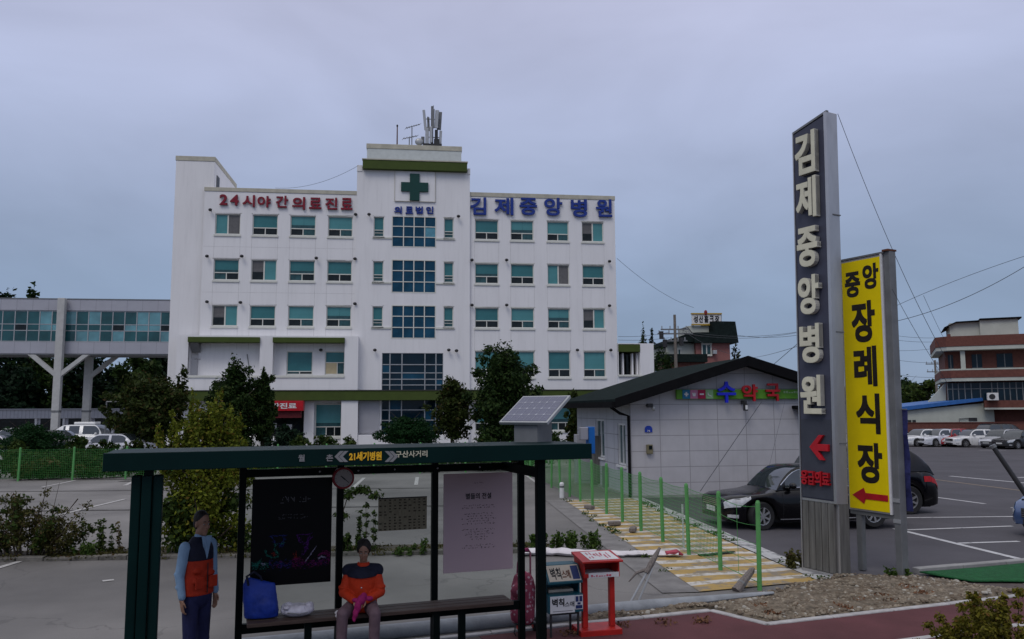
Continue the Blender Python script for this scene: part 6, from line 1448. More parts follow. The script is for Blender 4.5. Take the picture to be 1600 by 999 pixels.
for k, (px, py) in enumerate(((1410, 597), (1416, 594), (1422, 597), (1428, 599), (1434, 601))):
    tree('far_conifer', ['slim leftmost of the far spiky conifers', 'tallest of the far spiky conifers', 'far conifer in the middle of the row', 'fourth far conifer from the left', 'rightmost of the far spiky conifers'][k], 'tree', base_at(px, 190), htop(py, 190, px), 3.2, 700, .4, 'leaf_dark_cool', 300 + k, 'far conifers at the right', .15, .1, 'cone')
GH = thing('far_house', 'far low house with pale green roof between trees at the right', 'house', base_at(1424, 135)); zr_ = htop(617, 135, 1424); g = G(); g.box(-4, 4, 0, 6, 0, zr_ - .9); g.build('wall', MAT['wall_offwhite'], GH); g = G(); g.prism([(-4.6, zr_ - .9), (4.6, zr_ - .9), (3.5, zr_ + .3), (-3.5, zr_ + .3)], -.6, 6.6); g.build('roof', mat('roof_palegreen', (.22, .33, .28), .6), GH)

# house with the rooftop sign behind the pharmacy
HB, O3 = bld('brick_house', 'brick and white house with charcoal roofs and rooftop sign behind the pharmacy', 'house', 1032, 82, R(3)); hf = lambda px, py, y=0: frame_pt(px, py, O3, R(3), y)
zz = lambda py, y=0: hf(1090, py, y)[1]; xx = lambda px, y=0: hf(px, 560, y)[0]
g = G(); g.box(xx(1088), xx(1141), 0, 7, 0, zz(535)); g.build('brick_wall', MAT['brick_pink'], HB)
g = G(); g.box(xx(1044), xx(1087.8), .6, 6, zz(560), zz(536)); g.box(xx(1029), xx(1044), 1.2, 6, zz(560), zz(543)); g.build('white_wall', MAT['wall_offwhite'], HB)
g = G(); g.prism([(xx(1042), zz(537.5)), (xx(1087), zz(534.5)), (xx(1085), zz(521)), (xx(1044), zz(531))], -.2, 7); g.prism([(xx(1084), zz(536.5)), (xx(1152), zz(536.5)), (xx(1148), zz(503.5)), (xx(1114), zz(503)), (xx(1114), zz(520)), (xx(1084), zz(520.5))], -.6, 7.6); g.prism([(xx(1026), zz(544)), (xx(1045), zz(542)), (xx(1044), zz(538)), (xx(1028), zz(542))], .8, 6.2); g.build('roof', MAT['roof_charcoal'], HB)
g = G(); g.box(xx(1024), xx(1092), -3, -.05, zz(568.5), zz(556.5)); g.build('lower_roof', MAT['roof_charcoal'], HB); g = G(); g.box(xx(1026), xx(1090), -2.6, -.1, 0, zz(568.7)); g.build('lower_wall', MAT['brick_red'], HB)
for a, b, c, d in ((1097, 1111, 554, 539), (1057, 1066, 554, 546)):
    yy = -.02 if a > 1090 else .58
    g = G(); g.box(xx(a), xx(b), yy - .06, yy, zz(c), zz(d)); o = g.build('window', MAT['pane_slate'], HB); g = G()
    for q in (0, .5, 1): x = xx(a) + (xx(b) - xx(a)) * q; g.box(x - .05, x + .05, yy - .1, yy - .062, zz(c), zz(d))
    g.box(xx(a) - .1, xx(b) + .1, yy - .14, yy - .063, zz(d) - .0, zz(d) + .18); g.box(xx(a) - .1, xx(b) + .1, yy - .14, yy - .063, zz(c) - .18, zz(c)); g.build('frame', MAT['ivory_frame'], o)
g = G(); g.box(xx(1112), xx(1118), -.6, -.02, zz(554), zz(548)); g.build('aircon_unit', MAT['light_metal'], HB, bevel=.03)
g = G(); g.box(xx(1080), xx(1113.6), 1, 5, zz(520), zz(508)); g.build('roof_house', MAT['wall_offwhite'], HB)
RS = thing('rooftop_sign', 'white rooftop signboard with dark hangul lettering and yellow rails above the brick house', 'sign', O3, R(3))
g = G(); g.box(xx(1083, .8), xx(1129, .8), .8, .95, zz(505), zz(490)); g.build('board', MAT['paper_white'], RS)
g = G(); g.box(xx(1082, .8), xx(1130, .8), .7, 1.0, zz(490), zz(488)); g.box(xx(1082, .8), xx(1113, .8), .7, 1.0, zz(507.5), zz(505.5)); g.build('yellow_rail', mat('rail_ochre', (.40, .26, .03), .6), RS)
xa, xb2 = xx(1085, .7), xx(1127, .7); g = G()
for k, ch in enumerate('성산홀크장'): g.text(ch, xa + (xb2 - xa) * (k + .5) / 5 , zz(497.5), .79, (xb2 - xa) / 5 * .80, abs(zz(491) - zz(504)) * .85, .04, .03)
g.build('lettering', MAT['ink_black'], RS, fix=False)
g = G(); x = xx(1105, .7); g.ell((x, .72, zz(487.5)), (.18, .08, .28), 8, 6); g.box(x - .3, x + .3, .72, .78, zz(489.5), zz(488)); g.build('emblem', mat('emblem_red', (.20, .02, .02), .5), RS)
g = G()
for px in (1084, 1100, 1112, 1128): x = xx(px, 1.2); g.tube([(x, 1.2, zz(521)), (x, 1.0, zz(490))], .06, 5)
g.build('sign_legs', MAT['gray_metal'], RS)
for px, Y, py, w, lm, lab, fm in ((1008, 90, 519, 1.6, 'leaf_dark', 'pointed conifer tip above the hospital side wing', 'upright'), (1021, 92, 522, 1.1, 'leaf_dark_cool', 'slim conifer right of the hospital side wing', 'column'), (1031, 78, 552, 2.8, 'leaf_dark', 'dense dark tree between hospital side wing and brick house', 'round'), (1045, 76, 561, 2.6, 'leaf_dark', 'lower dark tree in front of the brick house', 'round'), (1153, 86, 531, 1.3, 'leaf_brown', 'sparse layered conifer right of the brick house', 'cone')):
    tree('far_conifer' if fm != 'round' else 'far_tree', lab, 'tree', base_at(px, Y), htop(py, Y, px), w, 1300 if px != 1153 else 300, .17, lm, int(px), 'trees around the brick house', .12, .1 if px != 1153 else .6, fm)

# ------------------------------------------------------------------ utility poles and wires
def pole(lab, px, Y, py, arms):
    b = base_at(px, Y); t = thing('utility_pole', lab, 'utility pole', b); h = htop(py, Y, px) - b[2]; g = G(); g.tube([(0, 0, 0), (0, 0, h)], [.19, .12], 10); g.build('pole', mat('pole_%d' % px, (.17, .15, .13), .9, var=.15), t)
    for z, w in arms:
        g = G(); g.box(-w / 2, w / 2, -.06, .06, h - z - .06, h - z + .06); o = g.build('cross_arm', MAT['gray_metal'], t); g = G()
        for k in range(4): x = -w / 2 + w * (k + .15) / 3.5; g.tube([(x, 0, h - z + .06), (x, 0, h - z + .32)], .05, 6)
        g.build('insulator', MAT['light_metal'], o)
    return t, b, h
t, b1p, h1 = pole('concrete utility pole with transformers between hospital and brick house', 1058, 74, 492, ((1.35, 2.6), (1.75, 3.2), (2.4, 2.2)))
for x, z in ((.5, 2.35), (-1.3, 1.75), (-1.0, 2.5)):
    g = G(); g.tube([(x, -.25, h1 - z - .5), (x, -.25, h1 - z + .2)], .2, 10); g.build('transformer', MAT['dark_metal'], t)
g = G(); g.tube([(.0, 0, h1 - 1.4), (1.2, 0, h1 - 1.2), (1.7, 0, h1 - 1.9), (2.6, .1, h1 - 2.0)], .05, 6); g.build('drop_cable', MAT['dark_metal'], t)
t, b2p, h2 = pole('distant utility pole with two cross arms left of the brick building', 1465.5, 105, 563, ((.5, 2.4), (1.5, 2.2)))
mat('cable_gray', (.07, .075, .085), .7, var=.1)
def cable(lab, pts, r=.02, sag=0.0, n=18, nm='overhead_cable', cat='cable', group='overhead cables', m='cable_gray'):
    r *= .75; a, b = Vector(pts[0]), Vector(pts[1]); P = []
    for i in range(n + 1): q = i / n; p = a.lerp(b, q); p.z -= sag * 4 * q * (1 - q); P.append(p)
    g = G(); g.tube(P, r, 5); return tag(g.build(nm, MAT[m]), lab, cat, group)
cable('thin cable sagging from the penthouse tower down to the left roof', (at(560, 259, 62), at(430, 294, 66)), .018, .55)
cable('cable running from the hospital roof corner to the rooftop sign', (at(964, 404, 66), at(1084, 481, 82)), .02, .5)
for k, (a, b, c, d, s_) in enumerate(((966, 526, 1046, 519, .15), (966, 531.5, 1046, 528, .1), (966, 538, 1046, 535, .1), (1066, 517, 1245, 519, .45), (1066, 520, 1245, 520, .5), (1152, 524, 1245, 524, .2), (1066, 515, 1156, 556, .4))):
    cable('%s power line %s the transformer pole' % (['upper', 'middle', 'lower', 'upper', 'second', 'lowest', 'steep'][k], 'left of' if k < 3 else 'right of'), (at(a, b, 70 if k < 3 else 74), at(c, d, 74 if k < 3 else 70)), .022, s_)
tz = Vector(TO) ; top = at(1309, 178, 13.0)
cable('guy wire from the top of the tower sign down to the right', (top, at(1478, 560, 15)), .006, .25, nm='guy_wire', cat='wire', group='guy wires of the tower signs')
cable('guy wire from the yellow sign top down to the right', (at(1394, 452, 12.8), at(1480, 598, 14.5)), .005, .05, nm='guy_wire', cat='wire', group='guy wires of the tower signs')
cable('thick cable rising to the right edge above the brick building', (at(1396, 503, 30), at(1640, 392, 26)), .014, .3)
cable('thin cable rising to the right edge below the thick one', (at(1396, 480, 30), at(1640, 388, 24)), .010, -.1)
for k, (y0, y1) in enumerate(((524, 527), (531, 533), (548, 541), (562, 566), (585, 589))): cable(['topmost', 'second', 'third', 'fourth', 'lowest'][k] + ' faint line crossing the gap between yellow sign and brick building', (at(1396, y0, 95), at(1480, y1, 100)), .025, .2)
cable('faint line dropping from the left to the brick building parapet', (at(1443, 462, 60), at(1478, 535, 84)), .02, .1)
cable('line from the pharmacy ridge side to the tower sign', (at(1164, 560, 30), at(1250, 540, 14)), .006, .05)
cable('dark service cable fanning from behind the tower sign down to the pharmacy roof', (at(1250, 534, 24), at(1205, 573, 27)), .012, .0)
cable('guy cable running down the pharmacy gable to the ground', (at(1190, 628, 23.0), at(1094, 768, 22.6)), .012, 0, nm='guy_wire', cat='wire', group='guy wires of the tower signs')
cable('faint guy cable on the right part of the pharmacy gable', (at(1228, 620, 22.7), at(1198, 745, 22.2)), .005, 0, nm='guy_wire', cat='wire', group='guy wires of the tower signs')
a = at(1553, 700, 13.4); b = Vector(gp(1692, 905)); b.z = 0.0
t = thing('leaning_pole', 'dark leaning pole at the right edge above the parking lot', 'pole', (b.x, b.y, 0)); g = G(); g.tube([(0, 0, 0), a - Vector((b.x, b.y, 0))], [.045, .038], 10); g.build('shaft', MAT['dark_metal'], t); g = G(); v_ = a - Vector((b.x, b.y, 0)); g.tube([v_, v_ + v_.normalized() * .05], .05, 10); g.build('cap', MAT['gray_metal'], t)
t = thing('lamp_post', 'thin metal frame post beside the white vehicle on the left', 'post', base_at(166, 55)); h = htop(628, 55, 166); g = G(); g.tube([(0, 0, 0), (0, 0, h)], .05, 6); g.build('post', MAT['gray_metal'], t); g = G(); g.tube([(0, 0, h), (1.35, 0, h)], .045, 6); g.build('arm', MAT['gray_metal'], t)

# ------------------------------------------------------------------ small things around the shelter
NB = gp(862, 1000); NO = (NB[0] - .02, NB[1], 0); NA = R(17); nf = lambda px, py, y=0: frame_pt(px, py, NO, NA, y)
t = thing('newspaper_box', 'teal newspaper box with white lettered panels on black legs', 'newspaper box', NO, NA); w = nf(911, 940)[0] - nf(857, 940)[0]; x0 = nf(857, 940)[0]; x1 = x0 + w
za, zb2, zc2, zd = nf(880, 886)[1], nf(880, 910)[1], nf(880, 930)[1], nf(880, 958)[1]; d = .34
g = G(); g.prism([(.0, zd), (.0, zc2), (.10, zc2), (.10, zb2 - .03), (0, zb2 - .02), (0, zb2), (.16, za), (d, za), (d, zd)], x0, x0 + .015, 'x'); g.prism([(.0, zd), (.0, zc2), (.10, zc2), (.10, zb2 - .03), (0, zb2 - .02), (0, zb2), (.16, za), (d, za), (d, zd)], x1 - .015, x1, 'x')
g.box(x0 + .016, x1 - .016, d - .015, d, zd, za); g.box(x0 + .016, x1 - .016, .0, d - .016, zd, zd + .015); g.box(x0 + .016, x1 - .016, .0, d - .016, zc2 - .015, zc2); g.prism([(0, zb2), (.16, za), (d - .016, za), (d - .016, za - .015), (.165, za - .015), (.0, zb2 - .02)], x0 + .016, x1 - .016, 'x'); g.box(x0 + .016, x1 - .016, .0, .012, zd + .016, zc2 - .016); g.build('case', MAT['box_teal'], t)
xs_ = x0 + (x1 - x0) * .76
g = G(); g.box(x0 + .02, xs_ - .003, -.006, -.001, zd + .0, zc2 - .01); p_ = g.build('front_panel', MAT['paper_white'], t); g = G(); g.box(xs_, x1 - .005, -.007, -.001, zd + .03, zc2 - .012); q_ = g.build('picture_panel', MAT['paper_white'], t)
g = G(); zmid = (zd + zc2) / 2; g.text('벽칙', x0 + .02 + (xs_ - x0) * .30, zmid + .02, -.0065, (xs_ - x0) * .46, (zc2 - zd) * .46, .003, .03); g.text('스애', x0 + .02 + (xs_ - x0) * .73, zmid - .005, -.0065, (xs_ - x0) * .36, (zc2 - zd) * .30, .003, .02); g.build('panel_text', MAT['ink_black'], p_, fix=False)
g = G(); g.box(x0 + .05, xs_ - .03, -.0075, -.0062, zd + .018, zd + .026); g.build('panel_line', MAT['ink_gray'], p_)
g = G(); yw_ = (x1 - .005 - xs_)
for a, b, c, e in ((.08, .45, .55, .95), (.55, .92, .55, .95), (.08, .92, .05, .30), (.3, .7, .34, .5)): g.box(xs_ + yw_ * a, xs_ + yw_ * b, -.009, -.0072, zd + .03 + (zc2 - zd - .045) * c, zd + .03 + (zc2 - zd - .045) * e)
g.build('picture', MAT['ink_navy'], q_)
tl = math.atan2(za - zb2, .16); M = Matrix.Rotation(tl, 3, 'X'); Lg = math.hypot(.16, za - zb2); cx = (x0 + x1) / 2
def on_lid(u, v_, off): return Vector((x0 + (x1 - x0) * u, 0, zb2)) + Vector((0, .16 * v_, (za - zb2) * v_)) + Vector((0, -(za - zb2), .16)).normalized() * off
g = G(); g.add([on_lid(.05, .05, .003), on_lid(.97, .05, .003), on_lid(.97, .95, .003), on_lid(.05, .95, .003)], [(0, 1, 2, 3)]); p_ = g.build('lid_sheet', MAT['paper_beige'], t, fix=False)
def lidtext(body, u, v_, w, h, m, nm):
    v, f, tw_, th_ = text_arr(body, .025); g = G(); g.add([on_lid(u + (p[0] / tw_) * w, v_ + (p[1] / th_) * h, .005 + .001 * p[2]) for p in v], f); g.build(nm, MAT[m], p_, fix=False)
lidtext('벽칙', .28, .48, .30, .66, 'ink_black', 'lid_text'); lidtext('스애', .57, .42, .24, .48, 'rust', 'lid_text')
g = G(); g.add([on_lid(.74, .12, .005), on_lid(.95, .12, .005), on_lid(.95, .88, .005), on_lid(.74, .88, .005)], [(0, 1, 2, 3)]); g.build('lid_picture', MAT['ink_navy'], p_, fix=False)
g = G(); g.box(x0 + .06, x1 - .06, .16, d - .03, zc2 + .001, zc2 + .03); g.build('newspapers', MAT['paper_beige'], t)
for x in (x0 + .03, x1 - .06):
    for y in (.03, d - .05): g = G(); g.box(x, x + .022, y, y + .022, 0, zd - .001); g.build('leg', MAT['dark_metal'], t)
g = G(); g.box(x0 + .053, x1 - .061, .03, .05, zd - .03, zd - .01); g.build('cross_bar', MAT['dark_metal'], t)

RBp = gp(908, 997); RO2 = (RBp[0], RBp[1] - .02, 0); RA = R(14); rf2 = lambda px, py, y=0: frame_pt(px, py, RO2, RA, y)
t = thing('newspaper_box', 'red newspaper box on two square legs with heavy base plate', 'newspaper box', RO2, RA)
x0, x1 = rf2(908, 990)[0], rf2(973, 990)[0]; g = G(); g.box(x0, x1, 0, .36, 0, .075); g.build('base_plate', MAT['box_red'], t, bevel=.008)
yb_ = .06; bx0, bx1 = rf2(912, 890, yb_)[0], rf2(968, 890, yb_)[0]; zt2, zm, zl, zl2 = rf2(930, 866, yb_ + .3)[1], rf2(930, 877, yb_)[1], rf2(930, 897, yb_)[1], rf2(930, 903, yb_)[1]
for x in (rf2(916, 940, .1)[0], rf2(958.5, 940, .1)[0]): g = G(); g.box(x - .032, x + .032, .13, .20, .076, zl2); g.build('leg', MAT['box_red'], t, bevel=.005)
d = .36; g = G(); prof = [(yb_, zl2), (yb_, zm), (yb_ + d, zt2), (yb_ + d, zl2)]
g.prism(prof, bx0, bx0 + .018, 'x'); g.prism(prof, bx1 - .018, bx1, 'x'); g.box(bx0 + .019, bx1 - .019, yb_ + d - .016, yb_ + d, zl2, zt2); g.box(bx0 + .019, bx1 - .019, yb_, yb_ + d - .017, zl2, zl2 + .016); g.box(bx0 + .019, bx1 - .019, yb_, yb_ + .014, zl2 + .017, zl + .0); g.build('case', MAT['box_red'], t)
g = G(); g.prism([(yb_ - .05, zm - .018), (yb_ - .05, zm + .004), (yb_ + d + .02, zt2 + .03), (yb_ + d + .02, zt2 + .002)], bx0 - .03, bx1 + .03, 'x'); lid_ = g.build('lid', MAT['box_red'], t, bevel=.004)
def on_l2(u, v_, off): return Vector((bx0 + (bx1 - bx0) * u, yb_ - .05 + (d + .07) * v_, zm + .004 + (zt2 + .026 - zm) * v_ + off))
g = G(); g.add([on_l2(.18, .12, .003), on_l2(1.0, .12, .003), on_l2(.97, .9, .003), on_l2(.15, .9, .003)], [(0, 1, 2, 3)]); s1 = g.build('lid_sheet', MAT['paper_white'], lid_, fix=False)
rg = random.Random(4); g = G()
for k in range(7):
    u = .22 + k * .095
    for q in range(3): a, b = rg.uniform(.2, .6), rg.uniform(.1, .25); du = rg.uniform(0, .04); g.add([on_l2(u + du, a, .005), on_l2(u + du + .03, a, .005), on_l2(u + du + .03, a + b, .005), on_l2(u + du, a + b, .005)], [(0, 1, 2, 3)])
g.build('lid_marks', MAT['ink_pink'], lid_, fix=False)
g = G(); g.box(bx0 + .06, bx1 - .01, yb_ - .004, yb_ - .001, zl2 + .0, zl + .012); s2_ = g.build('shelf_sheet', MAT['paper_white'], t)
g = G()
for k in range(8): x = bx0 + .09 + k * .032; g.box(x, x + rg.uniform(.012, .028), yb_ - .008, yb_ - .005, zl2 + .012, zl2 + rg.uniform(.02, .036))
g.build('shelf_marks', MAT['ink_pink'], s2_)
g = G(); g.box(bx0 + .03, bx1 - .03, yb_ + .04, yb_ + d - .05, zl2 + .017, zl2 + .04); g.build('newspapers', MAT['paper_white'], t)

# wheeled shopping bag
WB = gp(817, 992); WO2 = (WB[0], WB[1] + .02, 0); WA = R(14); t = thing('trolley_bag', 'pink polka dot shopping trolley bag leaning against the shelter post', 'trolley bag', WO2, WA)
dot = mat('polka_pink', (.30, .055, .095), .75, var=.15, scale=6, bump=.4, bscale=14); tt_, bb_ = nodes_of(dot)
c_n = tt_.nodes.new('ShaderNodeTexCoord'); vr = tt_.nodes.new('ShaderNodeTexVoronoi'); vr.inputs['Scale'].default_value = 21; vr.inputs['Randomness'].default_value = .75; tt_.links.new(c_n.outputs['Object'], vr.inputs['Vector'])
lt = tt_.nodes.new('ShaderNodeMath'); lt.operation = 'LESS_THAN'; lt.inputs[1].default_value = .30; tt_.links.new(vr.outputs['Distance'], lt.inputs[0]); xm_ = tt_.nodes.new('ShaderNodeMix'); xm_.data_type = 'RGBA'; tt_.links.new(bb_.inputs['Base Color'].links[0].from_socket, xm_.inputs[6]); xm_.inputs[7].default_value = (.50, .34, .38, 1); tt_.links.new(lt.outputs[0], xm_.inputs[0]); tt_.links.new(xm_.outputs[2], bb_.inputs['Base Color'])
g = G(); g.tube([(0, 0, .14), (0, 0, .18), (0, 0, .35), (.01, 0, .55), (.02, .02, .66), (.04, .03, .72)], [(.09, .13), (.10, .145), (.115, .155), (.11, .15), (.09, .12), (.04, .05)], 14); g.ell((-.06, -.07, .52), (.11, .07, .09), 12, 8); g.ell((-.09, -.06, .27), (.08, .07, .13), 12, 8); g.ell((.03, -.08, .25), (.10, .06, .13), 12, 8); g.ell((.05, -.02, .6), (.08, .08, .12), 12, 8)
remeshed(g, 'bag', dot, t, .012, 3)
g = G(); g.tube([(.02, .12, .1), (.02, .12, .92), (.05, .12, .965), (.10, .12, .965), (.13, .12, .92), (.13, .12, .1)], .012, 8); g.build('frame', mat('frame_pink', (.30, .10, .14), .4), t, smooth=True)
g = G(); g.tube([(-.03, .08, .60), (-.02, .07, .80), (.02, .10, .95), (.10, .10, .955)], [(.03, .03), (.036, .03), (.035, .03), (.03, .03)], 8); g.build('handle_cover', mat('cover_pink', (.25, .02, .09), .7, var=.25, scale=14), t, smooth=True)
for x in (-.02, .17):
    g = G(); g.tube([(x - .02, .10, .08), (x + .02, .10, .08)], .08, 18); o = g.build('wheel', MAT['tyre'], t, bevel=.008); g = G(); g.tube([(x - .024, .10, .08), (x + .024, .10, .08)], .045, 14); g.build('hub', MAT['box_red'], o)
g = G(); g.tube([(-.10, -.08, .16), (-.13, -.1, .05), (-.11, -.1, .01), (-.05, -.1, .01), (-.02, -.1, .05), (-.01, -.08, .16)], .008, 6); g.box(-.1, .15, -.06, .11, .12, .14); g.build('stand', MAT['dark_metal'], t)

# blue bag and white plastic bag on the bench, white cloth beside the seated person
def bpos(px, y): x = sp(px, 940, y)[0]; return (SO[0] + x * math.cos(ST) - y * math.sin(ST), SO[1] + x * math.sin(ST) + y * math.cos(ST), zS)
t = thing('tote_bag', 'bright blue tote bag standing on the left end of the bench', 'bag', bpos(409, -.30), R(15)); g = G()
g.tube([(0, 0, .01), (0, 0, .06), (-.02, 0, .22), (-.03, .01, .34), (-.02, .01, .375)], [(.07, .165), (.08, .17), (.07, .165), (.04, .16), (.02, .14)], 14); g.ell((.05, -.03, .12), (.11, .07, .11), 10, 7)
g.v = [(x, y, z) for x, y, z in g.v]; remeshed(g, 'bag', MAT['blue_bag'], t, .012, 3)
g = G(); g.tube([(-.13, -.02, .33), (-.15, -.03, .42), (-.08, -.02, .46), (-.02, -.01, .41), (.0, 0, .35)], .012, 6); g.build('handle', MAT['navy_cloth'], t, smooth=True)
t = thing('plastic_bag', 'crumpled white plastic bag lying on the bench beside the blue bag', 'bag', bpos(465, -.32), R(15)); g = G(); rg = random.Random(3)
g.ell((0, 0, .06), (.17, .12, .065), 16, 10)
for k in range(9): g.ell((rg.uniform(-.12, .12), rg.uniform(-.07, .07), rg.uniform(.06, .11)), (rg.uniform(.03, .06), .05, rg.uniform(.02, .04)), 10, 7)
remeshed(g, 'bag', MAT['plastic_white'], t, .009, 2); g = G(); g.tube([(.10, -.09, .05), (.02, -.125, .045), (-.1, -.11, .06)], .006, 5); g.build('fold_line', MAT['ink_gray'], t)
t = thing('folded_cloth', 'small grey white cloth hanging over the bench edge beside the seated person', 'cloth', bpos(533, -.46), R(10)); g = G(); g.ell((.0, .06, .015), (.07, .09, .022), 12, 8); g.ell((.02, -.05, -.03), (.055, .03, .09), 12, 8, Matrix.Rotation(.3, 3, 'Y')); g.ell((.0, -.03, .005), (.06, .05, .025), 10, 7); remeshed(g, 'cloth', MAT['cloth_white'], t, .009, 3)

# white rolled banner on the ground, debris
a, b = Vector(gp(812, 868)), Vector(gp(1062, 872)); t = thing('rolled_banner', 'crumpled white rolled banner lying on the ground along the kerb', 'banner', (a.x, a.y, 0)); g = G(); P = []; rd = []; rg = random.Random(6)
n = 34
for i in range(n + 1): q = i / n; p = a.lerp(b, q) - a; P.append((p.x, p.y + rg.uniform(-.02, .02) + .06 * math.sin(q * 9), .055 + .02 * rg.random())); rd.append((.032 + .024 * rg.random() + (.015 if q < .5 else 0), .10 + .05 * rg.random()))
g.tube(P, rd, 10); g.build('roll', MAT['cloth_white'], t, smooth=True, ang=60)
g = G(); e = b - a; g.tube([(e.x - .25, e.y - .02, .09), (e.x - .05, e.y, .10), (e.x + .05, e.y + .03, .05)], [(.03, .05), (.05, .08), (.02, .05)], 8); g.build('red_end', mat('banner_red', (.36, .06, .09), .8, var=.3, scale=12), t, smooth=True)
p = gp(986, 940); q = at(1031, 856, p[1] + .25); t = thing('broken_post', 'split grey stake leaning over the gutter', 'stake', (p[0], p[1], 0)); v_ = q - Vector((p[0], p[1], 0)); v_.z = max(.35, v_.z)
g = G(); g.tube([(0, 0, .0), v_ * .62], .014, 6); g.tube([(.10, .0, 0), v_ * .62 + Vector((.05, 0, 0))], .013, 6); g.build('rods', MAT['light_metal'], t); g = G(); g.tube([v_ * .52, v_ * .7, v_ * .86, v_], [.035, .045, .035, .018], 7); g.tube([v_ * .60, v_ * .60 + Vector((-.17, .02, -.06)), v_ * .60 + Vector((-.28, .02, -.18))], [.03, .02, .008], 6); g.build('stake', MAT['wood_gray'], t)
p = gp(1150, 924); q = at(1177, 889, p[1] + .2); t = thing('wood_stump', 'short grey wooden stake leaning near the first green fence post', 'stake', (p[0], p[1], 0)); v_ = q - Vector((p[0], p[1], 0)); g = G(); g.tube([(0, 0, 0), v_ * .5, v_ * .9, v_ * 1.03], [.075, .062, .05, .02], 8); g.build('wood', MAT['wood_gray'], t); g = G(); g.tube([v_ * .3, v_ * .3 + v_.normalized() * .03], .07, 8); g.build('tie', MAT['gray_metal'], t)
for k, (px, py, lab) in enumerate(((960, 823, 'dark brick lying by the middle of the green fence'), (989, 833, 'brown brick lying by the green fence, nearest to the street'), (921, 797, 'small brick fragment at the far part of the striped paving'))):
    p = gp(px, py); g = G(); g.bx((0, 0, .045), (.28, .14, .09), Matrix.Rotation(.3 + k, 3, 'Z')); o = g.build('brick', MAT['wood_gray'], None, bevel=.02); o.location = (p[0], p[1], .03); tag(o, lab, 'brick', 'loose bricks by the fence')
for k, (px, py, lab) in enumerate(((878, 778, 'white bollard stub at the far end of the striped paving'), (691, 700, 'pale box standing before the hospital entrance'))):
    if k: continue
    p = gp(px, py); t = thing('bollard', lab, 'bollard', p); g = G(); g.tube([(0, 0, 0), (0, 0, .42), (0, 0, .46)], [.07, .07, .04], 10); g.build('post', MAT['paper_white'], t); g = G(); g.tube([(0, 0, .30), (0, 0, .36)], .073, 10); g.build('band', MAT['gray_metal'], t)
p = gp(1068, 858); t = thing('white_pipe', 'thin white pipe standing against the third green fence post', 'pipe', p); g = G(); g.tube([(0, -.02, 0), (.0, 0, .85)], .016, 6); g.build('pipe', MAT['paper_white'], t); g = G(); g.tube([(0, 0, .84), (0, 0, .87)], .02, 6); g.build('cap', MAT['gray_metal'], t)
g = G(); p = gp(1120, 868); P = [(p[0] + x * .9, p[1] + .15 * math.sin(x * 4), .04) for x in (-.4, -.2, 0, .2, .4)]
t = thing('dark_streak', 'dark green flat streak lying on the striped paving by the fence', 'streak', (p[0], p[1], 0)); g.tube([(x - p[0], y - p[1], .028) for x, y, z in P], [(.012, .06)] * 5, 6); g.build('streak', mat('streak_dark', (.025, .05, .03), .9, var=.4, scale=12), t, smooth=True)  # thin, flat, dark green strip with a slight wave, just above the stripes
# ------------------------------------------------------------------ people
def arm_hand(g, wrist, direction, palm_n, s=1.0, curl=.5, thumb=1):
    """palm, four unequal bent fingers and a thumb from the side of the palm"""
    d = Vector(direction).normalized(); n = Vector(palm_n); n = (n - d * n.dot(d)).normalized(); b = d.cross(n); w = Vector(wrist)
    pc_ = w + d * .045 * s; Mx = Matrix((tuple(b), tuple(n), tuple(d))).transposed()
    g.ell(pc_, (.041 * s, .018 * s, .055 * s), 12, 8, Mx)
    for k, L in enumerate((.070, .080, .074, .058)):
        o = w + d * .085 * s + b * (thumb * (.030 - .020 * k)) * s; a1 = o + (d * math.cos(curl * .5) + n * math.sin(curl * .5)) * L * .5 * s; a2 = a1 + (d * math.cos(curl * 1.4) + n * math.sin(curl * 1.4)) * L * .5 * s
        g.cap(o - d * .02, a1, .0095 * s, .0088 * s, 8); g.cap(a1, a2, .0088 * s, .0070 * s, 8)
    o = w + d * .025 * s + b * thumb * .036 * s; a1 = o + (d * .7 + b * thumb * .6 + n * .25).normalized() * .035 * s; g.cap(o, a1, .012 * s, .010 * s, 8); g.cap(a1, a1 + (d * .95 + b * thumb * .1 + n * .3).normalized() * .03 * s, .010 * s, .008 * s, 8)
def head(g, c, yaw, pitch=0.0, s=1.0):
    """skull, jaw, cheeks, nose, lips, brow and ears; face looks along -y before the turn"""
    M = Matrix.Rotation(yaw, 3, 'Z') @ Matrix.Rotation(pitch, 3, 'X'); P = lambda x, y, z: Vector(c) + M @ (Vector((x, y, z)) * s); r = lambda *a: tuple(q * s for q in a)
    g.ell(P(0, .012, .035), r(.074, .092, .086), 20, 14, M); g.ell(P(0, -.018, -.045), r(.058, .068, .066), 16, 10, M); g.ell(P(0, -.055, -.088), r(.030, .026, .022), 10, 8, M)
    for q in (-1, 1):
        g.ell(P(q * .036, -.060, -.022), r(.024, .022, .024), 10, 8, M); g.ell(P(q * .075, .012, -.005), r(.010, .020, .030), 10, 8, M); g.ell(P(q * .030, -.078, .022), r(.026, .012, .008), 10, 6, M)
    g.cap(P(0, -.080, .012), P(0, -.102, -.022), .009 * s, .013 * s, 8); g.ell(P(0, -.090, -.024), r(.018, .014, .010), 10, 6, M)
    g.ell(P(0, -.079, -.053), r(.024, .009, .006), 10, 6, M); g.ell(P(0, -.077, -.065), r(.021, .010, .007), 10, 6, M)
    return P, M
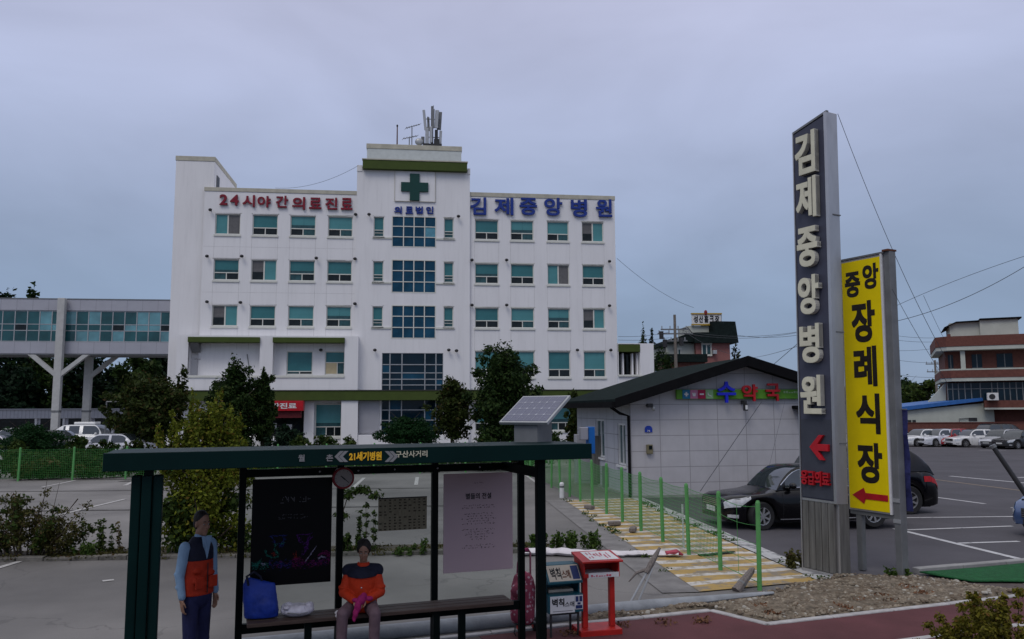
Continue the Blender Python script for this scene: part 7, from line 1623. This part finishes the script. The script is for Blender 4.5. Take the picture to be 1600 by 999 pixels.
def face_parts(t, body, P, M, s, hair_fn):
    for q in (-1, 1):
        g = G(); g.ell(P(q * .030, -.0785, .006), (.012 * s, .006 * s, .006 * s), 10, 6, M); o = g.build('eye', mat_once('eye_white', (.45, .42, .40), .3), body); g = G(); g.ell(P(q * .030, -.0832, .006), (.0055 * s, .003 * s, .0055 * s), 8, 6, M); g.build('eyebrow' if 0 else 'pupil', MAT['ink_black'], body)
        g = G(); g.tube([P(q * .014, -.0875, .030), P(q * .032, -.0885, .034), P(q * .046, -.078, .030)], .0035 * s, 6); g.build('eyebrow', MAT['hair_dark'], body)
    g = G(); g.tube([P(-.019, -.084, -.059), P(0, -.088, -.058), P(.019, -.084, -.059)], .003 * s, 6); g.build('lips', mat_once('lip', (.25, .10, .08), .5), body)
    g = G(); hair_fn(g, P, M, s); remeshed(g, 'hair', MAT['hair_dark'], t, .008, 3)
def mat_once(nm, *a, **k): return MAT.get(nm) or mat(nm, *a, **k)

# --- standing person in the red vest, under the left end of the roof, turned to the right
pz = at(321, 640, 8.15); PS = thing('person', 'person standing in red vest with navy shoulders, pale blue sleeves and navy trousers', 'person', (pz.x - .01, 8.15, .006), R(58)); PS.scale = (.84, .84, 1)
ht_ = 1.66; yaw = R(38)
hip, sh = .87, 1.36
g = G(); Pm, Mh = head(g, (0.0, -.035, 1.545), 0, R(4), 1.0)
g.cap((0, .015, 1.34), (0, -.005, 1.47), .056, .052); g.ell((0, .01, 1.22), (.165, .10, .17), 18, 12); g.ell((0, .01, 1.02), (.15, .10, .20), 18, 12); g.ell((0, .01, .88), (.155, .105, .12), 18, 12)
arms = {}
for q in (-1, 1):
    s0, el, wr_ = Vector((q * .185, .02, 1.315)), Vector((q * .225, .035, 1.07)), Vector((q * .225, -.02, .845)); arms[q] = (s0, el, wr_); g.cap(s0, el, .05, .042); g.cap(el, wr_, .040, .028)
    arm_hand(g, wr_ + Vector((0, 0, .01)), (0, -.12, -1), (-q, -.2, 0), .95, .6, 1 if q < 0 else -1)
    k0, k1, k2 = Vector((q * .085, .01, .86)), Vector((q * .110, -.005 + q * .03, .46)), Vector((q * .126, .03 + q * .07, .08)); g.cap(k0, k1, .078, .053); g.cap(k1, k2, .052, .036); g.cap(k2 + Vector((0, 0, -.03)), k2 + Vector((0, -.14, -.05)), .036, .03)
body = remeshed(g, 'body', MAT['skin'], PS, .0075, 3)
def hair_short(g, P, M, s): g.ell(P(0, .025, .052), (.080 * s, .094 * s, .080 * s), 20, 14, M); g.ell(P(0, .055, .0), (.073 * s, .06 * s, .07 * s), 16, 10, M)
face_parts(PS, body, Pm, Mh, 1.0, hair_short)
g = G()
for q in (-1, 1):
    k0, k1, k2 = Vector((q * .088, .012, .86)), Vector((q * .112, q * .03, .46)), Vector((q * .128, .035 + q * .07, .075)); g.cap(k0, k1, .098, .074); g.cap(k1, k2, .074, .062); g.tube([k2 + Vector((0, 0, .03)), k2 + Vector((0, -.005, -.02))], .066, 14)
    g.ell((q * .113, -.02 + q * .03, .44), (.07, .06, .05), 10, 7); g.ell((q * .128, .02 + q * .07, .13), (.068, .066, .03), 10, 7)
g.ell((0, .012, .88), (.182, .142, .15), 18, 10); g.ell((0, .012, 1.0), (.172, .125, .09), 18, 8); remeshed(g, 'trousers', MAT['trousers_navy'], PS, .009, 3)
g = G()
for q in (-1, 1):
    s0, el, wr_ = arms[q]; g.cap(s0 + Vector((-q * .004, 0, .01)), el, .066, .055); g.cap(el, wr_ + Vector((0, 0, .04)), .052, .042); g.ell(el + Vector((0, .01, .02)), (.06, .06, .03), 10, 7); g.ell(el + Vector((0, -.01, -.10)), (.054, .055, .025), 10, 7)
g.ell((0, .01, 1.2), (.17, .108, .16), 16, 10); g.cap((0, .012, 1.36), (0, .0, 1.42), .072, .062); remeshed(g, 'shirt', MAT['shirt_blue'], PS, .009, 3)
g = G(); vb = [(.875, .20, .145), (.95, .198, .142), (1.05, .188, .138), (1.16, .182, .138), (1.27, .172, .130)]
g.tube([(0, .012, z) for z, a, b in vb], [(b, a) for z, a, b in vb], 20); g.ell((0, .012, 1.25), (.172, .132, .07), 16, 8)
for z in (.98, 1.08): g.ell((.06, -.11, z), (.08, .04, .035), 10, 6); g.ell((-.09, -.10, z + .03), (.06, .04, .03), 10, 6)
vest = remeshed(g, 'vest', MAT['vest_red'], PS, .009, 3)
g = G(); yk = [(1.205, .182, .143), (1.26, .178, .144), (1.31, .178, .134), (1.355, .155, .108), (1.39, .11, .085), (1.425, .078, .072)]
g.tube([(0, .012, z) for z, a, b in yk], [(b, a) for z, a, b in yk], 24); remeshed(g, 'vest_yoke', MAT['navy_cloth'], PS, .009, 3)
g = G(); g.prism([(-.055, 1.435), (.055, 1.435), (.0, 1.22)], -.152, -.10); remeshed(g, 'shirt_front', MAT['shirt_blue'], PS, .006, 2)
g = G(); g.tube([(.012, -.152, .90), (.012, -.150, 1.05), (.012, -.148, 1.18)], .006, 6); g.build('zip', MAT['ink_black'], vest)
g = G(); g.bx((.09, -.146, 1.0), (.12, .016, .11)); g.bx((-.09, -.143, 1.0), (.11, .016, .11)); g.build('pocket', MAT['vest_red'], vest, bevel=.006, split=True)
for q in (-1, 1): g = G(); g.ell((q * .13, -.04 + q * .07, .038), (.048, .125, .045), 14, 8, fn=lambda p: Vector((p.x, p.y, max(p.z, -.034)))); g.build('shoe', MAT['shoe_dark'], PS, smooth=True)

# --- person seated on the bench, facing the street
yb_s = -.36; xS = sp(566, 940, yb_s)[0]; SP_ = (SO[0] + xS * math.cos(ST) - yb_s * math.sin(ST), SO[1] + xS * math.sin(ST) + yb_s * math.cos(ST), .006)
SQ = (.80, .84, .86)
PT = thing('person', 'person seated on the bench in an orange jacket with navy yoke and mauve trousers', 'person', SP_, R(4)); PT.scale = SQ; zs_ = (zS - .006) / SQ[2]
g = G(); Pm, Mh = head(g, (.02, -.075, zs_ + .715), R(3), R(14), .98)
g.cap((.01, .0, zs_ + .52), (.015, -.045, zs_ + .64), .052, .049); g.ell((0, .03, zs_ + .40), (.155, .10, .15), 18, 12); g.ell((0, .05, zs_ + .22), (.15, .11, .18), 18, 12); g.ell((0, .06, zs_ + .08), (.165, .13, .10), 18, 12)
kn = {}
for q in (-1, 1):
    h0, kn_, an_ = Vector((q * .09, .02, zs_ + .075)), Vector((q * .20, -.36, zs_ + .055)), Vector((q * .20 - .02, -.33, .09)); kn[q] = (h0, kn_, an_); g.cap(h0, kn_, .075, .052); g.cap(kn_, an_, .05, .036); g.cap(an_ + Vector((0, 0, -.03)), an_ + Vector((q * .03, -.13, -.05)), .036, .03)
    s0, el, wr_ = Vector((q * .18, .02, zs_ + .48)), Vector((q * .235, -.04, zs_ + .235)), Vector((q * .07, -.24, zs_ + .175)); arms[q] = (s0, el, wr_); g.cap(s0, el, .048, .041); g.cap(el, wr_, .039, .027)
    arm_hand(g, wr_, (-q * .75, -.55, -.25), (-q * .3, .35, -.9), .92, .8, q)
body = remeshed(g, 'body', MAT['skin'], PT, .0075, 3)
def hair_perm(g, P, M, s):
    g.ell(P(0, .028, .050), (.088 * s, .098 * s, .086 * s), 20, 14, M); g.ell(P(0, .06, -.01), (.080 * s, .065 * s, .08 * s), 16, 10, M)
    for k in range(26):
        a = k * 2.4; b = .35 + (k % 7) * .17; g.ell(P(.08 * math.cos(a) * math.sin(b), .03 + .09 * abs(math.sin(a)) * math.sin(b) - .02, .05 + .085 * math.cos(b)), (.022 * s,) * 3, 8, 6, M)
    for q in (-1, 1): g.ell(P(q * .078, .01, .02), (.018 * s, .035 * s, .04 * s), 8, 6, M)
face_parts(PT, body, Pm, Mh, .98, hair_perm)
g = G()
for q in (-1, 1):
    h0, kn_, an_ = kn[q]; g.cap(h0, kn_, .098, .075); g.cap(kn_, an_, .074, .058); g.ell(kn_.lerp(an_, .45), (.068, .066, .03), 10, 6); g.ell(kn_.lerp(an_, .85), (.064, .064, .03), 10, 6); g.ell(h0.lerp(kn_, .6) + Vector((0, 0, .03)), (.08, .05, .05), 10, 6)
g.ell((0, .06, zs_ + .085), (.185, .145, .09), 18, 10); remeshed(g, 'trousers', MAT['trousers_mauve'], PT, .009, 3)
g = G()
for q in (-1, 1):
    s0, el, wr_ = arms[q]; g.cap(s0 + Vector((-q * .02, 0, 0)), el, .074, .064); g.cap(el, wr_.lerp(el, .08), .064, .048); g.ell(el + Vector((0, 0, .06)), (.072, .07, .03), 10, 6); g.ell(el.lerp(wr_, .5), (.06, .06, .045), 10, 6)
jb = [(.03, .185, .150), (.12, .190, .150), (.24, .180, .140), (.36, .186, .132), (.46, .180, .115), (.52, .12, .09)]
g.tube([(0, .04 - .02 * k, zs_ + z) for k, (z, a, b) in enumerate(jb)], [(b, a) for z, a, b in jb], 20); g.ell((.0, -.06, zs_ + .10), (.16, .07, .07), 14, 8); g.ell((0, -.06, zs_ + .3), (.14, .06, .10), 14, 8)
jk = remeshed(g, 'jacket', MAT['jacket_orange'], PT, .009, 3)
g = G(); yk = [(.425, -.034, .19, .140), (.445, -.036, .192, .136), (.475, -.04, .188, .122), (.51, -.044, .15, .10), (.54, -.046, .09, .075)]
g.tube([(0, y, zs_ + z) for z, y, a, b in yk], [(b, a) for z, y, a, b in yk], 24); g.cap((-.185, .012, zs_ + .475), (0, -.02, zs_ + .49), .083, .085); g.cap((.185, .012, zs_ + .475), (0, -.02, zs_ + .49), .083, .085); remeshed(g, 'jacket_yoke', MAT['navy_cloth'], PT, .009, 3)
g = G()
for k in range(14): a = R(-200 + k * 220 / 13); g.ell((.01 + .068 * math.cos(a), -.02 + .06 * math.sin(a), zs_ + .545), (.018, .018, .04), 8, 6)
remeshed(g, 'collar', MAT['jacket_orange'], PT, .008, 3)
g = G(); g.tube([(0, -.138, zs_ + .10), (0, -.125, zs_ + .26), (0.004, -.128, zs_ + .40), (.006, -.11, zs_ + .50)], .007, 6); g.build('zip', MAT['navy_cloth'], jk); g = G(); g.ell((.004, -.142, zs_ + .30), (.010, .006, .012), 8, 6); g.build('zip_pull', MAT['chrome'], jk)
for q in (-1, 1): an_ = kn[q][2]; g = G(); g.ell((an_.x + q * .015, an_.y - .06, .036), (.045, .12, .044), 14, 8, fn=lambda p: Vector((p.x, p.y, max(p.z, -.034)))); g.build('shoe', MAT['shoe_dark'], PT, smooth=True)
c, s_ = math.cos(R(4)), math.sin(R(4)); loc = (SP_[0] + .27 * SQ[1] * s_, SP_[1] - .27 * SQ[1] * c, SP_[2])
t = thing('pink_scarf', 'magenta knitted scarf held in the hands of the seated person', 'scarf', loc, R(4)); t.scale = SQ; g = G()
g.ell((.02, -.01, zs_ + .19), (.055, .05, .06), 12, 8); g.ell((.05, .0, zs_ + .235), (.04, .035, .04), 10, 7); g.ell((.11, .02, zs_ + .20), (.06, .03, .03), 10, 7); g.ell((-.02, -.04, zs_ + .12), (.045, .035, .07), 10, 8); g.ell((-.045, -.05, zs_ + .05), (.038, .028, .06), 10, 8); g.ell((-.06, -.05, zs_ - .0), (.026, .022, .05), 10, 8); g.ell((-.06, 0, zs_ + .19), (.04, .03, .025), 10, 7); remeshed(g, 'scarf', MAT['scarf_pink'], t, .008, 2)
